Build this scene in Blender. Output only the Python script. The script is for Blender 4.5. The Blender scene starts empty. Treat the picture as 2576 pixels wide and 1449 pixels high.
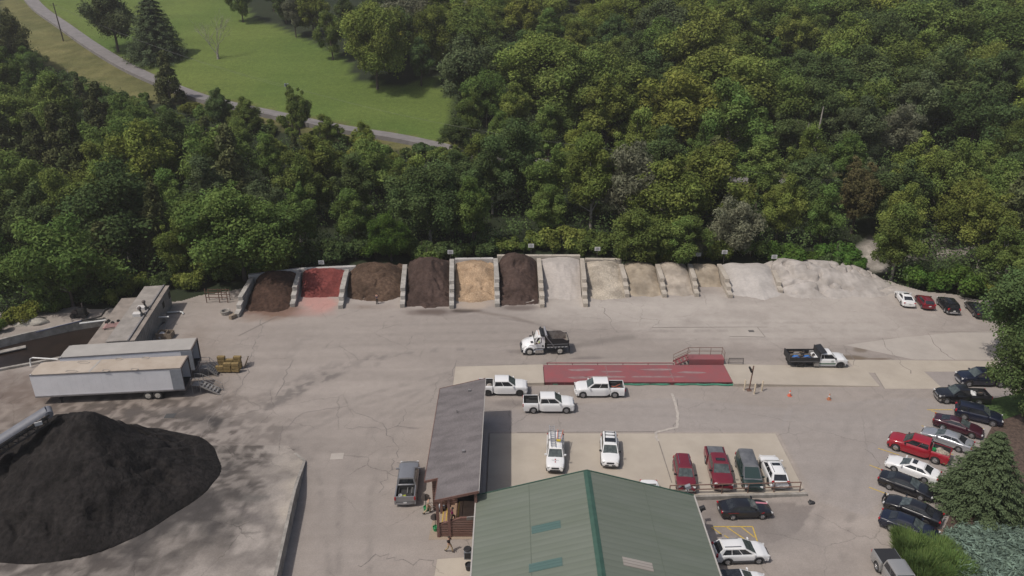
import bpy, bmesh, math, random
import numpy as np
from mathutils import Vector, Matrix
R = math.radians
rnd = random.Random(11)
S = bpy.context.scene
COL = S.collection

# ---------------------------------------------------------------- camera
PW, PH, FPX, CAMH, PITCH = 2576.0, 1449.0, 1910.0, 47.5, R(24)
cam_d = bpy.data.cameras.new("camera")
cam = bpy.data.objects.new("camera", cam_d); COL.objects.link(cam)
cam.location = (0, 0, CAMH); cam.rotation_euler = (R(90) - PITCH, 0, 0)
cam_d.sensor_width = 36; cam_d.lens = 36 * FPX / PW
cam_d.clip_start = 0.5; cam_d.clip_end = 4000
S.camera = cam
S.render.resolution_x = 1024; S.render.resolution_y = 576

# ---------------------------------------------------------------- sky, sun, exposure
SUN_EL, SH_AZ = R(58.5), R(31)                      # shadows run right (+X) and slightly away (+Y)
SUNV = Vector((-math.cos(SH_AZ) * math.cos(SUN_EL), -math.sin(SH_AZ) * math.cos(SUN_EL), math.sin(SUN_EL)))
w = bpy.data.worlds.new("World"); S.world = w; w.use_nodes = True
nt = w.node_tree; nt.nodes.clear()
sky = nt.nodes.new("ShaderNodeTexSky"); sky.sky_type = 'NISHITA'; sky.sun_disc = False
sky.sun_elevation = SUN_EL; sky.sun_rotation = math.atan2(SUNV.x, SUNV.y)
sky.air_density = 1.0; sky.dust_density = 4.0; sky.ozone_density = 1.0
bg = nt.nodes.new("ShaderNodeBackground"); bg.inputs[1].default_value = 0.105
out = nt.nodes.new("ShaderNodeOutputWorld")
nt.links.new(sky.outputs[0], bg.inputs[0]); nt.links.new(bg.outputs[0], out.inputs[0])
sl = bpy.data.lights.new("sun", 'SUN'); sl.energy = 3.2; sl.angle = R(0.6); sl.color = (1.0, 0.945, 0.88)
so = bpy.data.objects.new("sun", sl); COL.objects.link(so)
so.rotation_euler = (-SUNV).to_track_quat('-Z', 'Y').to_euler(); so.location = (-40, -20, 120)
S.view_settings.view_transform = 'Standard'; S.view_settings.look = 'None'
S.view_settings.exposure = -0.2; S.view_settings.gamma = 1.0
S.cycles.max_bounces = 5; S.cycles.diffuse_bounces = 2; S.cycles.glossy_bounces = 2
S.cycles.transmission_bounces = 2; S.cycles.transparent_max_bounces = 4

# ---------------------------------------------------------------- value noise in numpy
_lat = np.random.RandomState(5).rand(256, 256)
def vnoise(x, y):
    xi = np.floor(x).astype(int); yi = np.floor(y).astype(int)
    fx = x - xi; fy = y - yi
    fx = fx * fx * (3 - 2 * fx); fy = fy * fy * (3 - 2 * fy)
    a = _lat[xi & 255, yi & 255]; b = _lat[(xi + 1) & 255, yi & 255]
    c = _lat[xi & 255, (yi + 1) & 255]; d = _lat[(xi + 1) & 255, (yi + 1) & 255]
    return (a * (1 - fx) + b * fx) * (1 - fy) + (c * (1 - fx) + d * fx) * fy
def fbm(x, y, o=4):
    s = 0; a = 0.5; t = 0
    for i in range(o):
        s = s + a * vnoise(x * 2 ** i + 17.3 * i, y * 2 ** i + 9.1 * i); t += a; a *= 0.5
    return s / t
def smooth(a, b, x):
    t = np.clip((x - a) / (b - a), 0, 1); return t * t * (3 - 2 * t)

# ---------------------------------------------------------------- ground heights (metres)
def softp(d, k=4.0): return np.where(d > 30, d, np.log1p(np.exp(np.clip(d / k, -60, 30))) * k)
PAD_X = lambda y: -19.2 - 0.118 * (y - 46.5)
def pad_h(y): return 0.04 + 1.4 * (1 - smooth(56, 65, y))
def base_h(x, y):
    x = np.asarray(x, float); y = np.asarray(y, float)
    z = 0.163 * softp(y - 120) + 0.077 * softp(y - 166) - 0.17 * softp(y - 330, 20)
    low = -0.75 * (1 - smooth(56.4, 59.0, y)) * smooth(12, 15.5, x) * (1 - smooth(27, 36, x))
    return z + low
LOT = [(-2.4, 68.2), (28.3, 68.2), (28.1, 58.4), (14.9, 57.9), (14.9, 52.6), (-2.4, 52.6)]
def in_poly(px, py, poly):
    px = np.asarray(px, float); py = np.asarray(py, float); r = np.zeros(np.broadcast(px, py).shape, bool)
    n = len(poly)
    for i in range(n):
        x1, y1 = poly[i]; x2, y2 = poly[(i + 1) % n]
        if y1 == y2: continue
        c = ((y1 > py) != (y2 > py)) & (px < (x2 - x1) * (py - y1) / (y2 - y1) + x1)
        r ^= c
    return r
def gz(x, y):
    z = base_h(x, y)
    z = np.where(in_poly(x, y, LOT), np.maximum(z, 0.02), z)
    z = np.where((np.asarray(x) < PAD_X(np.asarray(y))) & (np.asarray(y) < 65.5), pad_h(np.asarray(y, float)), z)
    return z
FWD = np.array([0, math.cos(PITCH), -math.sin(PITCH)]); UPV = np.array([0, math.sin(PITCH), math.cos(PITCH)])
def ray(u, v):
    return np.array([1, 0, 0]) * (u - PW / 2) / FPX + UPV * (PH / 2 - v) / FPX + FWD
def at(u, v, z=0.0):
    d = ray(u, v); t = (z - CAMH) / d[2]
    return Vector((d[0] * t, d[1] * t, z))
def hit(u, v):
    d = ray(u, v); t = np.linspace(40, 620, 6000)
    x = d[0] * t; y = d[1] * t; z = CAMH + d[2] * t
    f = z - gz(x, y); k = int(np.argmax(f < 0))
    if f[k] >= 0: k = len(t) - 1
    a = f[k - 1] / (f[k - 1] - f[k] + 1e-9); tt = t[k - 1] + a * (t[k] - t[k - 1])
    return Vector((d[0] * tt, d[1] * tt, float(gz(d[0] * tt, d[1] * tt))))
def proj(x, y, z):
    z = np.asarray(z, float) - CAMH
    f = y * FWD[1] + z * FWD[2]; uu = y * UPV[1] + z * UPV[2]
    return PW / 2 + FPX * np.asarray(x) / f, PH / 2 - FPX * uu / f

# ---------------------------------------------------------------- materials
MATS = {}
def mat(name, col, rough=0.8, var=0.0, scale=3.0, metal=0.0, coat=0.0, bump=0.0, col2=None, spec=0.5, emit=None, detail=4, bscale=None, objc=True):
    if name in MATS: return MATS[name]
    m = bpy.data.materials.new(name); m.use_nodes = True; t = m.node_tree
    b = t.nodes["Principled BSDF"]
    b.inputs["Roughness"].default_value = rough; b.inputs["Metallic"].default_value = metal
    b.inputs["Coat Weight"].default_value = coat; b.inputs["Coat Roughness"].default_value = 0.08
    b.inputs["Specular IOR Level"].default_value = spec
    c = (*col, 1)
    b.inputs["Base Color"].default_value = c
    m.diffuse_color = c
    if var > 0 or col2 or bump > 0:
        tc = t.nodes.new("ShaderNodeTexCoord"); n = t.nodes.new("ShaderNodeTexNoise")
        n.inputs["Scale"].default_value = scale; n.inputs["Detail"].default_value = detail; n.inputs["Roughness"].default_value = 0.62
        t.links.new(tc.outputs["Object"], n.inputs["Vector"])
        if var > 0 or col2:
            r = t.nodes.new("ShaderNodeValToRGB")
            c1 = tuple(max(0, v * (1 - var)) for v in col); c2 = col2 or tuple(min(1, v * (1 + var)) for v in col)
            r.color_ramp.elements[0].position = 0.36; r.color_ramp.elements[1].position = 0.66
            r.color_ramp.elements[0].color = (*c1, 1); r.color_ramp.elements[1].color = (*c2, 1)
            t.links.new(n.outputs["Fac"], r.inputs["Fac"]); t.links.new(r.outputs["Color"], b.inputs["Base Color"])
        if bump > 0:
            n2 = n
            if bscale:
                n2 = t.nodes.new("ShaderNodeTexNoise"); n2.inputs["Scale"].default_value = bscale; n2.inputs["Detail"].default_value = 5
                t.links.new(tc.outputs["Object"], n2.inputs["Vector"])
            bp = t.nodes.new("ShaderNodeBump"); bp.inputs["Strength"].default_value = min(1, bump); bp.inputs["Distance"].default_value = 0.15 * bump
            t.links.new(n2.outputs["Fac"], bp.inputs["Height"]); t.links.new(bp.outputs["Normal"], b.inputs["Normal"])
    MATS[name] = m
    return m

# ---------------------------------------------------------------- mesh builder
class MB:
    def __init__(s): s.v = []; s.f = []; s.m = []
    def add(s, vs, fs, m=0):
        o = len(s.v); s.v += [tuple(p) for p in vs]; s.f += [tuple(i + o for i in f) for f in fs]; s.m += [m] * len(fs); return s
    def box(s, cx, cy, cz, sx, sy, sz, rz=0.0, m=0, ry=0.0, rx=0.0):
        M = Matrix.Rotation(rz, 3, 'Z') @ Matrix.Rotation(ry, 3, 'Y') @ Matrix.Rotation(rx, 3, 'X')
        vs = [Vector((cx, cy, cz)) + M @ Vector((a * sx / 2, b * sy / 2, c * sz / 2)) for c in (-1, 1) for b in (-1, 1) for a in (-1, 1)]
        return s.add(vs, [(0, 2, 3, 1), (4, 5, 7, 6), (0, 1, 5, 4), (2, 6, 7, 3), (0, 4, 6, 2), (1, 3, 7, 5)], m)
    def bar(s, p, q, wx, wz=None, m=0):
        p = Vector(p); q = Vector(q); d = q - p; L = d.length; d.normalize(); wz = wz or wx
        up = Vector((0, 0, 1)) if abs(d.z) < 0.95 else Vector((1, 0, 0))
        a = d.cross(up).normalized() * wx / 2; b = a.cross(d).normalized() * wz / 2
        vs = [e + i * a + j * b for e in (p, q) for i, j in ((-1, -1), (1, -1), (1, 1), (-1, 1))]
        return s.add(vs, [(0, 3, 2, 1), (4, 5, 6, 7), (0, 1, 5, 4), (1, 2, 6, 5), (2, 3, 7, 6), (3, 0, 4, 7)], m)
    def tube(s, pts, r, n=8, m=0, cap=True):
        pts = [Vector(p) for p in pts]; rs = r if isinstance(r, (list, tuple)) else [r] * len(pts)
        rings = []
        for i, p in enumerate(pts):
            d = (pts[min(i + 1, len(pts) - 1)] - pts[max(i - 1, 0)]).normalized()
            up = Vector((0, 0, 1)) if abs(d.z) < 0.9 else Vector((1, 0, 0))
            a = d.cross(up).normalized(); b = a.cross(d).normalized()
            rings.append([p + (a * math.cos(k * 2 * math.pi / n) + b * math.sin(k * 2 * math.pi / n)) * rs[i] for k in range(n)])
        return s.loft(rings, cap, m)
    def loft(s, rings, cap=True, m=0, closed=True):
        n = len(rings[0]); vs = [p for r in rings for p in r]; fs = []
        for i in range(len(rings) - 1):
            for k in range(n if closed else n - 1):
                k2 = (k + 1) % n
                fs.append((i * n + k, i * n + k2, (i + 1) * n + k2, (i + 1) * n + k))
        if cap:
            fs.append(tuple(range(n - 1, -1, -1))); fs.append(tuple((len(rings) - 1) * n + k for k in range(n)))
        return s.add(vs, fs, m)
    def prism(s, pts, z0, z1, m=0):
        n = len(pts); a = sum(pts[i][0] * pts[(i + 1) % n][1] - pts[(i + 1) % n][0] * pts[i][1] for i in range(n))
        if a < 0: pts = pts[::-1]
        g = lambda z, p: z(p[0], p[1]) if callable(z) else z
        vs = [(p[0], p[1], g(z0, p)) for p in pts] + [(p[0], p[1], g(z1, p)) for p in pts]
        fs = [tuple(range(n - 1, -1, -1)), tuple(range(n, 2 * n))] + [(i, (i + 1) % n, n + (i + 1) % n, n + i) for i in range(n)]
        return s.add(vs, fs, m)
    def ball(s, c, r, n=10, k=6, m=0, sq=(1, 1, 1)):
        c = Vector(c); rings = []
        for i in range(k + 1):
            t = math.pi * (0.02 + 0.96 * i / k)
            rings.append([c + Vector((r * sq[0] * math.sin(t) * math.cos(2 * math.pi * j / n), r * sq[1] * math.sin(t) * math.sin(2 * math.pi * j / n), -r * sq[2] * math.cos(t))) for j in range(n)])
        return s.loft(rings, True, m)
    def build(s, name, mats, parent=None, smooth_deg=None, bevel=0.0, seg=2):
        me = bpy.data.meshes.new(name); me.from_pydata(s.v, [], s.f)
        for mm in (mats if isinstance(mats, (list, tuple)) else [mats]): me.materials.append(mm)
        if any(s.m): me.polygons.foreach_set("material_index", s.m)
        if bevel > 0:
            bm = bmesh.new(); bm.from_mesh(me)
            bmesh.ops.bevel(bm, geom=list(bm.edges), offset=bevel, segments=seg, affect='EDGES', clamp_overlap=True)
            bm.to_mesh(me); bm.free()
        if smooth_deg:
            me.polygons.foreach_set("use_smooth", [True] * len(me.polygons))
            try: me.set_sharp_from_angle(angle=R(smooth_deg))
            except Exception: pass
        me.update()
        o = bpy.data.objects.new(name, me); COL.objects.link(o)
        if parent is not None: o.parent = parent
        return o
def tag(o, label=None, cat=None, group=None, kind=None):
    if label: o["label"] = label
    if cat: o["category"] = cat
    if group: o["group"] = group
    if kind: o["kind"] = kind
    return o
def thing(name, label, cat, loc=(0, 0, 0), rz=0.0, group=None):
    o = bpy.data.objects.new(name, None); COL.objects.link(o)
    o.empty_display_size = 0.3; o.location = loc; o.rotation_euler = (0, 0, rz)
    return tag(o, label, cat, group)
def copy_tree(o, parent=None):
    c = o.copy(); COL.objects.link(c); c.parent = parent
    for ch in [x for x in KIDS.get(o.name, [])]: copy_tree(ch, c)
    return c
KIDS = {}
def reg(o):                       # remember the children of a thing that will be copied
    KIDS[o.name] = list(o.children)
    for c in o.children: reg(c)
    return o
def grid_mesh(name, xs, ys, zf, mats, mask=None, cols=None, parent=None, attr=None):
    X, Y = np.meshgrid(xs, ys); Z = zf(X, Y); ny, nx = X.shape
    V = np.stack([X, Y, Z], -1).reshape(-1, 3)
    idx = np.arange(nx * ny).reshape(ny, nx)
    F = np.stack([idx[:-1, :-1], idx[:-1, 1:], idx[1:, 1:], idx[1:, :-1]], -1).reshape(-1, 4)
    if mask is not None:
        mk = mask(X, Y); mq = mk[:-1, :-1] & mk[:-1, 1:] & mk[1:, 1:] & mk[1:, :-1]; F = F[mq.reshape(-1)]
        used = np.zeros(len(V), bool); used[F.reshape(-1)] = True
        rem = np.cumsum(used) - 1; F = rem[F]; V = V[used]
        if cols is not None: cols = cols.reshape(-1, cols.shape[-1])[used]
    elif cols is not None: cols = cols.reshape(-1, cols.shape[-1])
    me = bpy.data.meshes.new(name); me.from_pydata(V.tolist(), [], F.tolist())
    for mm in (mats if isinstance(mats, (list, tuple)) else [mats]): me.materials.append(mm)
    if cols is not None:
        ca = me.color_attributes.new("tint", 'FLOAT_COLOR', 'POINT')
        c4 = np.ones((len(V), 4), np.float32); c4[:, :cols.shape[1]] = cols
        ca.data.foreach_set("color", c4.reshape(-1))
    me.polygons.foreach_set("use_smooth", [True] * len(me.polygons)); me.update()
    o = bpy.data.objects.new(name, me); COL.objects.link(o)
    if parent is not None: o.parent = parent
    return o
def ground_mat(name, fine=9.0, var=0.16, bump=0.25, cracks=0.0, bscale=None, rough=0.92):
    """surface that takes its albedo from the 'tint' attribute and adds grain (and hairline cracks)"""
    m = bpy.data.materials.new(name); m.use_nodes = True; t = m.node_tree; b = t.nodes["Principled BSDF"]
    b.inputs["Roughness"].default_value = rough; b.inputs["Specular IOR Level"].default_value = 0.25
    a = t.nodes.new("ShaderNodeVertexColor"); a.layer_name = "tint"
    tc = t.nodes.new("ShaderNodeTexCoord")
    def noise(sc, det=5):
        n = t.nodes.new("ShaderNodeTexNoise"); n.inputs["Scale"].default_value = sc; n.inputs["Detail"].default_value = det
        n.inputs["Roughness"].default_value = 0.65; t.links.new(tc.outputs["Object"], n.inputs["Vector"]); return n
    n1 = noise(fine); n2 = noise(0.9, 6)
    def mapr(src, lo, hi, a0=0.3, a1=0.7):
        r = t.nodes.new("ShaderNodeMapRange"); r.inputs[1].default_value = a0; r.inputs[2].default_value = a1
        r.inputs[3].default_value = lo; r.inputs[4].default_value = hi; t.links.new(src, r.inputs[0]); return r.outputs[0]
    mu = t.nodes.new("ShaderNodeMath"); mu.operation = 'MULTIPLY'
    t.links.new(mapr(n1.outputs["Fac"], 1 - var, 1 + var), mu.inputs[0]); t.links.new(mapr(n2.outputs["Fac"], 1 - var * 0.6, 1 + var * 0.6), mu.inputs[1])
    fac = mu.outputs[0]
    if cracks > 0:
        wv = t.nodes.new("ShaderNodeVectorMath"); wv.operation = 'MULTIPLY_ADD'
        wv.inputs[1].default_value = (1.6, 1.6, 0); nn = noise(0.5, 4)
        t.links.new(nn.outputs["Color"], wv.inputs[0]); t.links.new(tc.outputs["Object"], wv.inputs[2])
        vo = t.nodes.new("ShaderNodeTexVoronoi"); vo.feature = 'DISTANCE_TO_EDGE'; vo.inputs["Scale"].default_value = 0.16
        t.links.new(wv.outputs[0], vo.inputs["Vector"])
        dk = mapr(vo.outputs["Distance"], 1 - cracks, 1.0, 0.002, 0.010)
        mask = mapr(noise(0.09, 3).outputs["Fac"], 0.0, 1.0, 0.45, 0.6)
        mx = t.nodes.new("ShaderNodeMix"); mx.data_type = 'FLOAT'; mx.inputs[2].default_value = 1.0
        t.links.new(mask, mx.inputs[0]); t.links.new(dk, mx.inputs[3])
        m2 = t.nodes.new("ShaderNodeMath"); m2.operation = 'MULTIPLY'; t.links.new(fac, m2.inputs[0]); t.links.new(mx.outputs[0], m2.inputs[1]); fac = m2.outputs[0]
    vm = t.nodes.new("ShaderNodeVectorMath"); vm.operation = 'SCALE'
    t.links.new(a.outputs["Color"], vm.inputs[0]); t.links.new(fac, vm.inputs["Scale"]); t.links.new(vm.outputs[0], b.inputs["Base Color"])
    if bump > 0:
        bp = t.nodes.new("ShaderNodeBump"); bp.inputs["Strength"].default_value = bump; bp.inputs["Distance"].default_value = 0.08
        src = noise(bscale, 5) if bscale else n1
        t.links.new(src.outputs["Fac"], bp.inputs["Height"]); t.links.new(bp.outputs["Normal"], b.inputs["Normal"])
    return m
# ================================================================ THE SETTING
LAWN_PX = [(60, 0), (105, 12), (240, 118), (470, 228), (700, 282), (1108, 360), (1140, 305), (1128, 245), (1085, 190), (1010, 215), (900, 205), (860, 140), (740, 85), (645, 50), (600, 0), (590, -60), (60, -60)]
VERGE_PX = [(0, 0), (60, 0), (240, 125), (470, 235), (400, 262), (300, 262), (200, 215), (120, 165), (0, 140)]
LANE_PX = [(40, -55), (90, 14), (160, 66), (240, 122), (340, 180), (470, 235), (560, 262), (690, 290), (840, 322), (1000, 348), (1105, 370), (1202, 393), (1316, 405), (1500, 428), (1700, 446), (1940, 460), (2180, 467), (2320, 468), (2560, 456), (2700, 446)]
LAWN2_PX = [(2476, 66), (2480, -60), (2900, -60), (2900, 75), (2560, 80)]
lane_w = [hit(*p) for p in LANE_PX]
LX = np.array([p.x for p in lane_w]); LY = np.array([p.y for p in lane_w])
def lane_y(x): return np.interp(x, LX, LY)
def lane_dist(X, Y):
    d = np.full(np.shape(X), 1e9)
    for i in range(len(LX) - 1):
        ax, ay, bx, by = LX[i], LY[i], LX[i + 1], LY[i + 1]; L2 = (bx - ax) ** 2 + (by - ay) ** 2 + 1e-9
        t = np.clip(((X - ax) * (bx - ax) + (Y - ay) * (by - ay)) / L2, 0, 1)
        d = np.minimum(d, np.hypot(X - ax - t * (bx - ax), Y - ay - t * (by - ay)))
    return d
# ---- hillside and lawn: one sheet to the horizon
YARD = [(-75, 30), (-75, 98.5), (-62, 99.5), (-52, 101), (-45.5, 104.5), (-40, 108), (-33, 112), (-20, 114), (-5, 115), (12, 115.2), (30, 114.5), (42, 114), (52, 113.5), (58, 110), (64, 105.5), (72, 102), (90, 100), (90, 30)]
def terr_h(X, Y):
    z = base_h(X, Y) + np.where(Y > 119, (fbm(X * 0.06, Y * 0.06, 3) - 0.5) * 1.0 * smooth(119, 130, Y) * smooth(3, 9, lane_dist(X, Y)), 0)
    return z - 0.35 * (Y < 118) - 0.9 * (Y < 70)
xs = np.concatenate([np.linspace(-900, -240, 20), np.arange(-232, 264, 2.4), np.linspace(280, 900, 20)])
ys = np.concatenate([np.arange(-60, 330, 2.4), np.linspace(336, 1500, 40)])
X, Y = np.meshgrid(xs, ys); Zt = terr_h(X, Y); U, V = proj(X, Y, Zt)
lawn = in_poly(U, V, LAWN_PX) & (Y > 150) & (Y < 420)
lawn2 = in_poly(U, V, LAWN2_PX) & (Y > 200) & (Y < 420)
n1 = fbm(X * 0.035, Y * 0.035, 4)[..., None]; n2 = fbm(X * 0.05 + Y * .02, Y * 0.42, 5)[..., None]
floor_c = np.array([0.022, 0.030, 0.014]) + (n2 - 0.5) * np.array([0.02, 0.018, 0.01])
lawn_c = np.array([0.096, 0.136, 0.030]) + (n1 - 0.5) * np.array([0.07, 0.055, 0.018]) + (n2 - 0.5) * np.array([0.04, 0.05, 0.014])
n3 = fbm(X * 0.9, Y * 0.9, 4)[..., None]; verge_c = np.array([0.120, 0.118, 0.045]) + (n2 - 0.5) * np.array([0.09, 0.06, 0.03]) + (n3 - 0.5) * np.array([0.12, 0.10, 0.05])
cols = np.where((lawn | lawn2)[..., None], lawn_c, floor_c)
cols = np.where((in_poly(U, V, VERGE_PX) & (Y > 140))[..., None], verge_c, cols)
nearlane = ((lane_dist(X, Y) < 5.5) & ~lawn)[..., None]
cols = np.where(nearlane, verge_c * 0.9, cols)
creek = in_poly(U, V, [(2150, 660), (2160, 610), (2230, 590), (2330, 600), (2420, 560), (2600, 520), (2650, 640), (2480, 650), (2380, 640), (2300, 650), (2240, 640), (2220, 700)]) & (Y < 150)
cols = np.where(creek[..., None], np.array([0.27, 0.245, 0.215]) * (0.3 + 1.4 * n3), cols)  # lowered, speckled tone paints the tree shade onto this pale ground
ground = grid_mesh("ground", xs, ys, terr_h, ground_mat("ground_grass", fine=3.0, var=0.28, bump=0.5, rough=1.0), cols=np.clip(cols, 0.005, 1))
tag(ground, kind="structure")
# ---- the lane
def ribbon(name, pts, width, m, lift=0.05, zf=gz, step=1.0, jitter=0.0, kind="structure", th=0.0):
    P = [Vector((p[0], p[1], 0)) for p in pts]; fine = []
    for i in range(len(P) - 1):
        n = max(1, int((P[i + 1] - P[i]).length / step))
        for k in range(n): fine.append(P[i].lerp(P[i + 1], k / n))
    fine.append(P[-1]); mb = MB(); L = []
    ws = width if callable(width) else (lambda t: width)
    for i, p in enumerate(fine):
        d = (fine[min(i + 1, len(fine) - 1)] - fine[max(i - 1, 0)]).normalized(); nrm = Vector((-d.y, d.x, 0))
        hw = ws(i / max(1, len(fine) - 1)) / 2 * (1 + jitter * (rnd.random() - 0.5)); off = nrm * (jitter * 0.5 * (rnd.random() - 0.5))
        a = p + off + nrm * hw; b = p + off - nrm * hw
        zc = max(float(zf(p.x, p.y)), float(zf(a.x, a.y)), float(zf(b.x, b.y))) + lift
        L.append((a.x, a.y, zc, b.x, b.y, zc))
    vs = []
    for l in L: vs += [l[:3], l[3:]]
    mb.add(vs, [(2 * i, 2 * i + 1, 2 * i + 3, 2 * i + 2) for i in range(len(L) - 1)])
    if th:
        n_ = len(vs); mb.v += [(p[0], p[1], p[2] - th) for p in vs]; mb.f += [(2 * i + 2 * 0, 2 * i + 2, n_ + 2 * i + 2, n_ + 2 * i) for i in range(len(L) - 1)] + [(2 * i + 1, n_ + 2 * i + 1, n_ + 2 * i + 3, 2 * i + 3) for i in range(len(L) - 1)]; mb.m += [0] * (2 * len(L) - 2)
    o = mb.build(name, m); tag(o, kind=kind); return o
# smooth the lane with a Catmull-Rom pass
def smooth_pts(P, n=6):
    out = []
    for i in range(len(P) - 1):
        p0, p1, p2, p3 = P[max(i - 1, 0)], P[i], P[i + 1], P[min(i + 2, len(P) - 1)]
        for k in range(n):
            t = k / n; out.append(0.5 * ((2 * p1) + (p2 - p0) * t + (2 * p0 - 5 * p1 + 4 * p2 - p3) * t * t + (3 * p1 - p0 - 3 * p2 + p3) * t ** 3))
    out.append(P[-1]); return out
lane_m = mat("lane_asphalt", (0.20, 0.185, 0.18), 0.9, 0.12, 0.6)
ribbon("lane", smooth_pts([Vector((p.x, p.y, 0)) for p in lane_w]), 4.0, lane_m, 0.12, zf=terr_h, step=1.5, th=1.0)

# ---- the paved yard, its albedo painted with dirt, dust, tracks and patches
def seg_dist(X, Y, pts):
    d = np.full(X.shape, 1e9)
    for (ax, ay), (bx, by) in zip(pts[:-1], pts[1:]):
        L2 = (bx - ax) ** 2 + (by - ay) ** 2 + 1e-9
        t = np.clip(((X - ax) * (bx - ax) + (Y - ay) * (by - ay)) / L2, 0, 1)
        d = np.minimum(d, np.hypot(X - ax - t * (bx - ax), Y - ay - t * (by - ay)))
    return d
def W(pts): return [tuple(hit(*p)[:2]) for p in pts]
xs = np.arange(-76, 91, 0.28); ys = np.arange(30, 116, 0.28)
X, Y = np.meshgrid(xs, ys)
nA = fbm(X * 0.05 + 3, Y * 0.05, 5); nB = fbm(X * 0.4, Y * 0.4, 4); nC = fbm(X * 0.09 + Y * 0.02, Y * 0.55, 4); nD = fbm(X * 1.3, Y * 1.3, 3)
C = np.zeros(X.shape + (3,)) + np.array([0.290, 0.255, 0.228])
nE = fbm(X * 0.03 + 50, Y * 0.9, 4); C *= (0.99 + 0.30 * (nA - 0.5) + 0.22 * (nC - 0.5) + 0.16 * (nE - 0.5) + 0.10 * (nD - 0.5))[..., None]
Uy, Vy = proj(X, Y, gz(X, Y))
def blend(maskv, col, k=1.0):
    global C
    a = np.clip(maskv, 0, 1)[..., None] * k; C = C * (1 - a) + np.array(col) * a
def ell(u, v, ru, rv, soft=0.5, nz=0.5):
    d = np.hypot((Uy - u) / ru, (Vy - v) / rv) + (nB - 0.5) * nz * 1.6 + (nA - 0.5) * nz
    return 1 - smooth(1 - soft, 1 + soft * 0.4, d)
def line(pts, wdt, soft=1.0, nz=1.0):
    d = seg_dist(X, Y, W(pts)) + (nB - 0.5) * wdt * nz
    return 1 - smooth(wdt * 0.5 * (1 - soft), wdt * 0.5 * (1 + soft), d)
def poly(pts, soft=0): return in_poly(Uy, Vy, pts).astype(float)
# pale stone dust in front of the gravel bins
for e in ((1560, 790, 330, 36, 0.9), (2080, 765, 330, 70, 0.9), (2000, 830, 420, 40, 0.8), (1720, 760, 260, 26, 0.8), (1430, 755, 90, 30, 0.8), (2180, 730, 120, 40, 0.6)):
    blend(ell(*e), (0.43, 0.39, 0.35), 0.6)
blend(ell(2140, 690, 110, 40, 0.5), (0.40, 0.36, 0.32), 0.8)
# browner, dirtier ground at left
for e in ((250, 1000, 420, 80, 0.8), (60, 1060, 240, 70, 0.7), (500, 900, 90, 120, 0.9)):
    blend(ell(*e) * (0.35 + 1.2 * nD), (0.215, 0.178, 0.150), 0.75)
blend(ell(200, 1030, 340, 40, 0.9, 1.1) * smooth(.38, .6, nD), (0.12, 0.095, 0.08), 0.75)
blend(ell(60, 990, 120, 60, 0.9, 1.0) * (0.2 + 1.5 * nD), (0.13, 0.10, 0.085), 0.7)
rm_ = np.hypot(X + 41.2, Y - 60.3); blend((1 - smooth(11, 22, rm_ + (nB - .5) * 8)) * (0.15 + smooth(.36, .62, nD)), (0.085, 0.072, 0.064), 0.85)
blend(ell(520, 1060, 60, 26, 0.9, 1.0) * (.3 + nD), (0.045, 0.042, 0.042), 0.9)
blend(ell(440, 1040, 120, 18, 0.9, 1.2), (0.10, 0.09, 0.085), 0.6)
# mulch litter, pink bin floor, wet patches
blend(ell(690, 775, 95, 28, 0.5, 0.5), (0.15, 0.082, 0.055), 0.85)
blend(ell(660, 800, 60, 10, 0.9, 0.9), (0.20, 0.13, 0.09), 0.6)
blend(ell(800, 762, 62, 26, 0.35, 0.4), (0.43, 0.235, 0.205), 0.9); blend(ell(790, 785, 60, 14, 0.9, 0.8), (0.38, 0.24, 0.21), 0.6)
blend(ell(935, 772, 90, 10, 0.9, 0.9), (0.20, 0.15, 0.12), 0.6)
blend(ell(1075, 784, 80, 10, 0.9, 0.8), (0.085, 0.06, 0.05), 0.8)
blend(ell(1175, 782, 48, 5, 0.7, 0.7), (0.055, 0.042, 0.036), 0.85); blend(line([(1200, 784), (1280, 796), (1340, 812)], 0.8), (0.15, 0.12, 0.10), 0.6)
blend(ell(1195, 765, 52, 14, 0.8, 0.7), (0.40, 0.32, 0.25), 0.7)
blend(ell(1300, 775, 55, 8, 0.9, 0.8), (0.10, 0.075, 0.065), 0.7)
blend(ell(2150, 902, 40, 9, 0.25, 0.8), (0.135, 0.105, 0.075), 0.9); blend(ell(2195, 903, 45, 2.5, 0.5, 0.6), (0.145, 0.11, 0.08), 0.9); blend(ell(2165, 880, 18, 9, 0.3, 0.9), (0.15, 0.12, 0.09), 0.8)
blend(ell(2075, 722, 60, 9, 0.9, 0.8), (0.30, 0.26, 0.20), 0.6)
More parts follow.
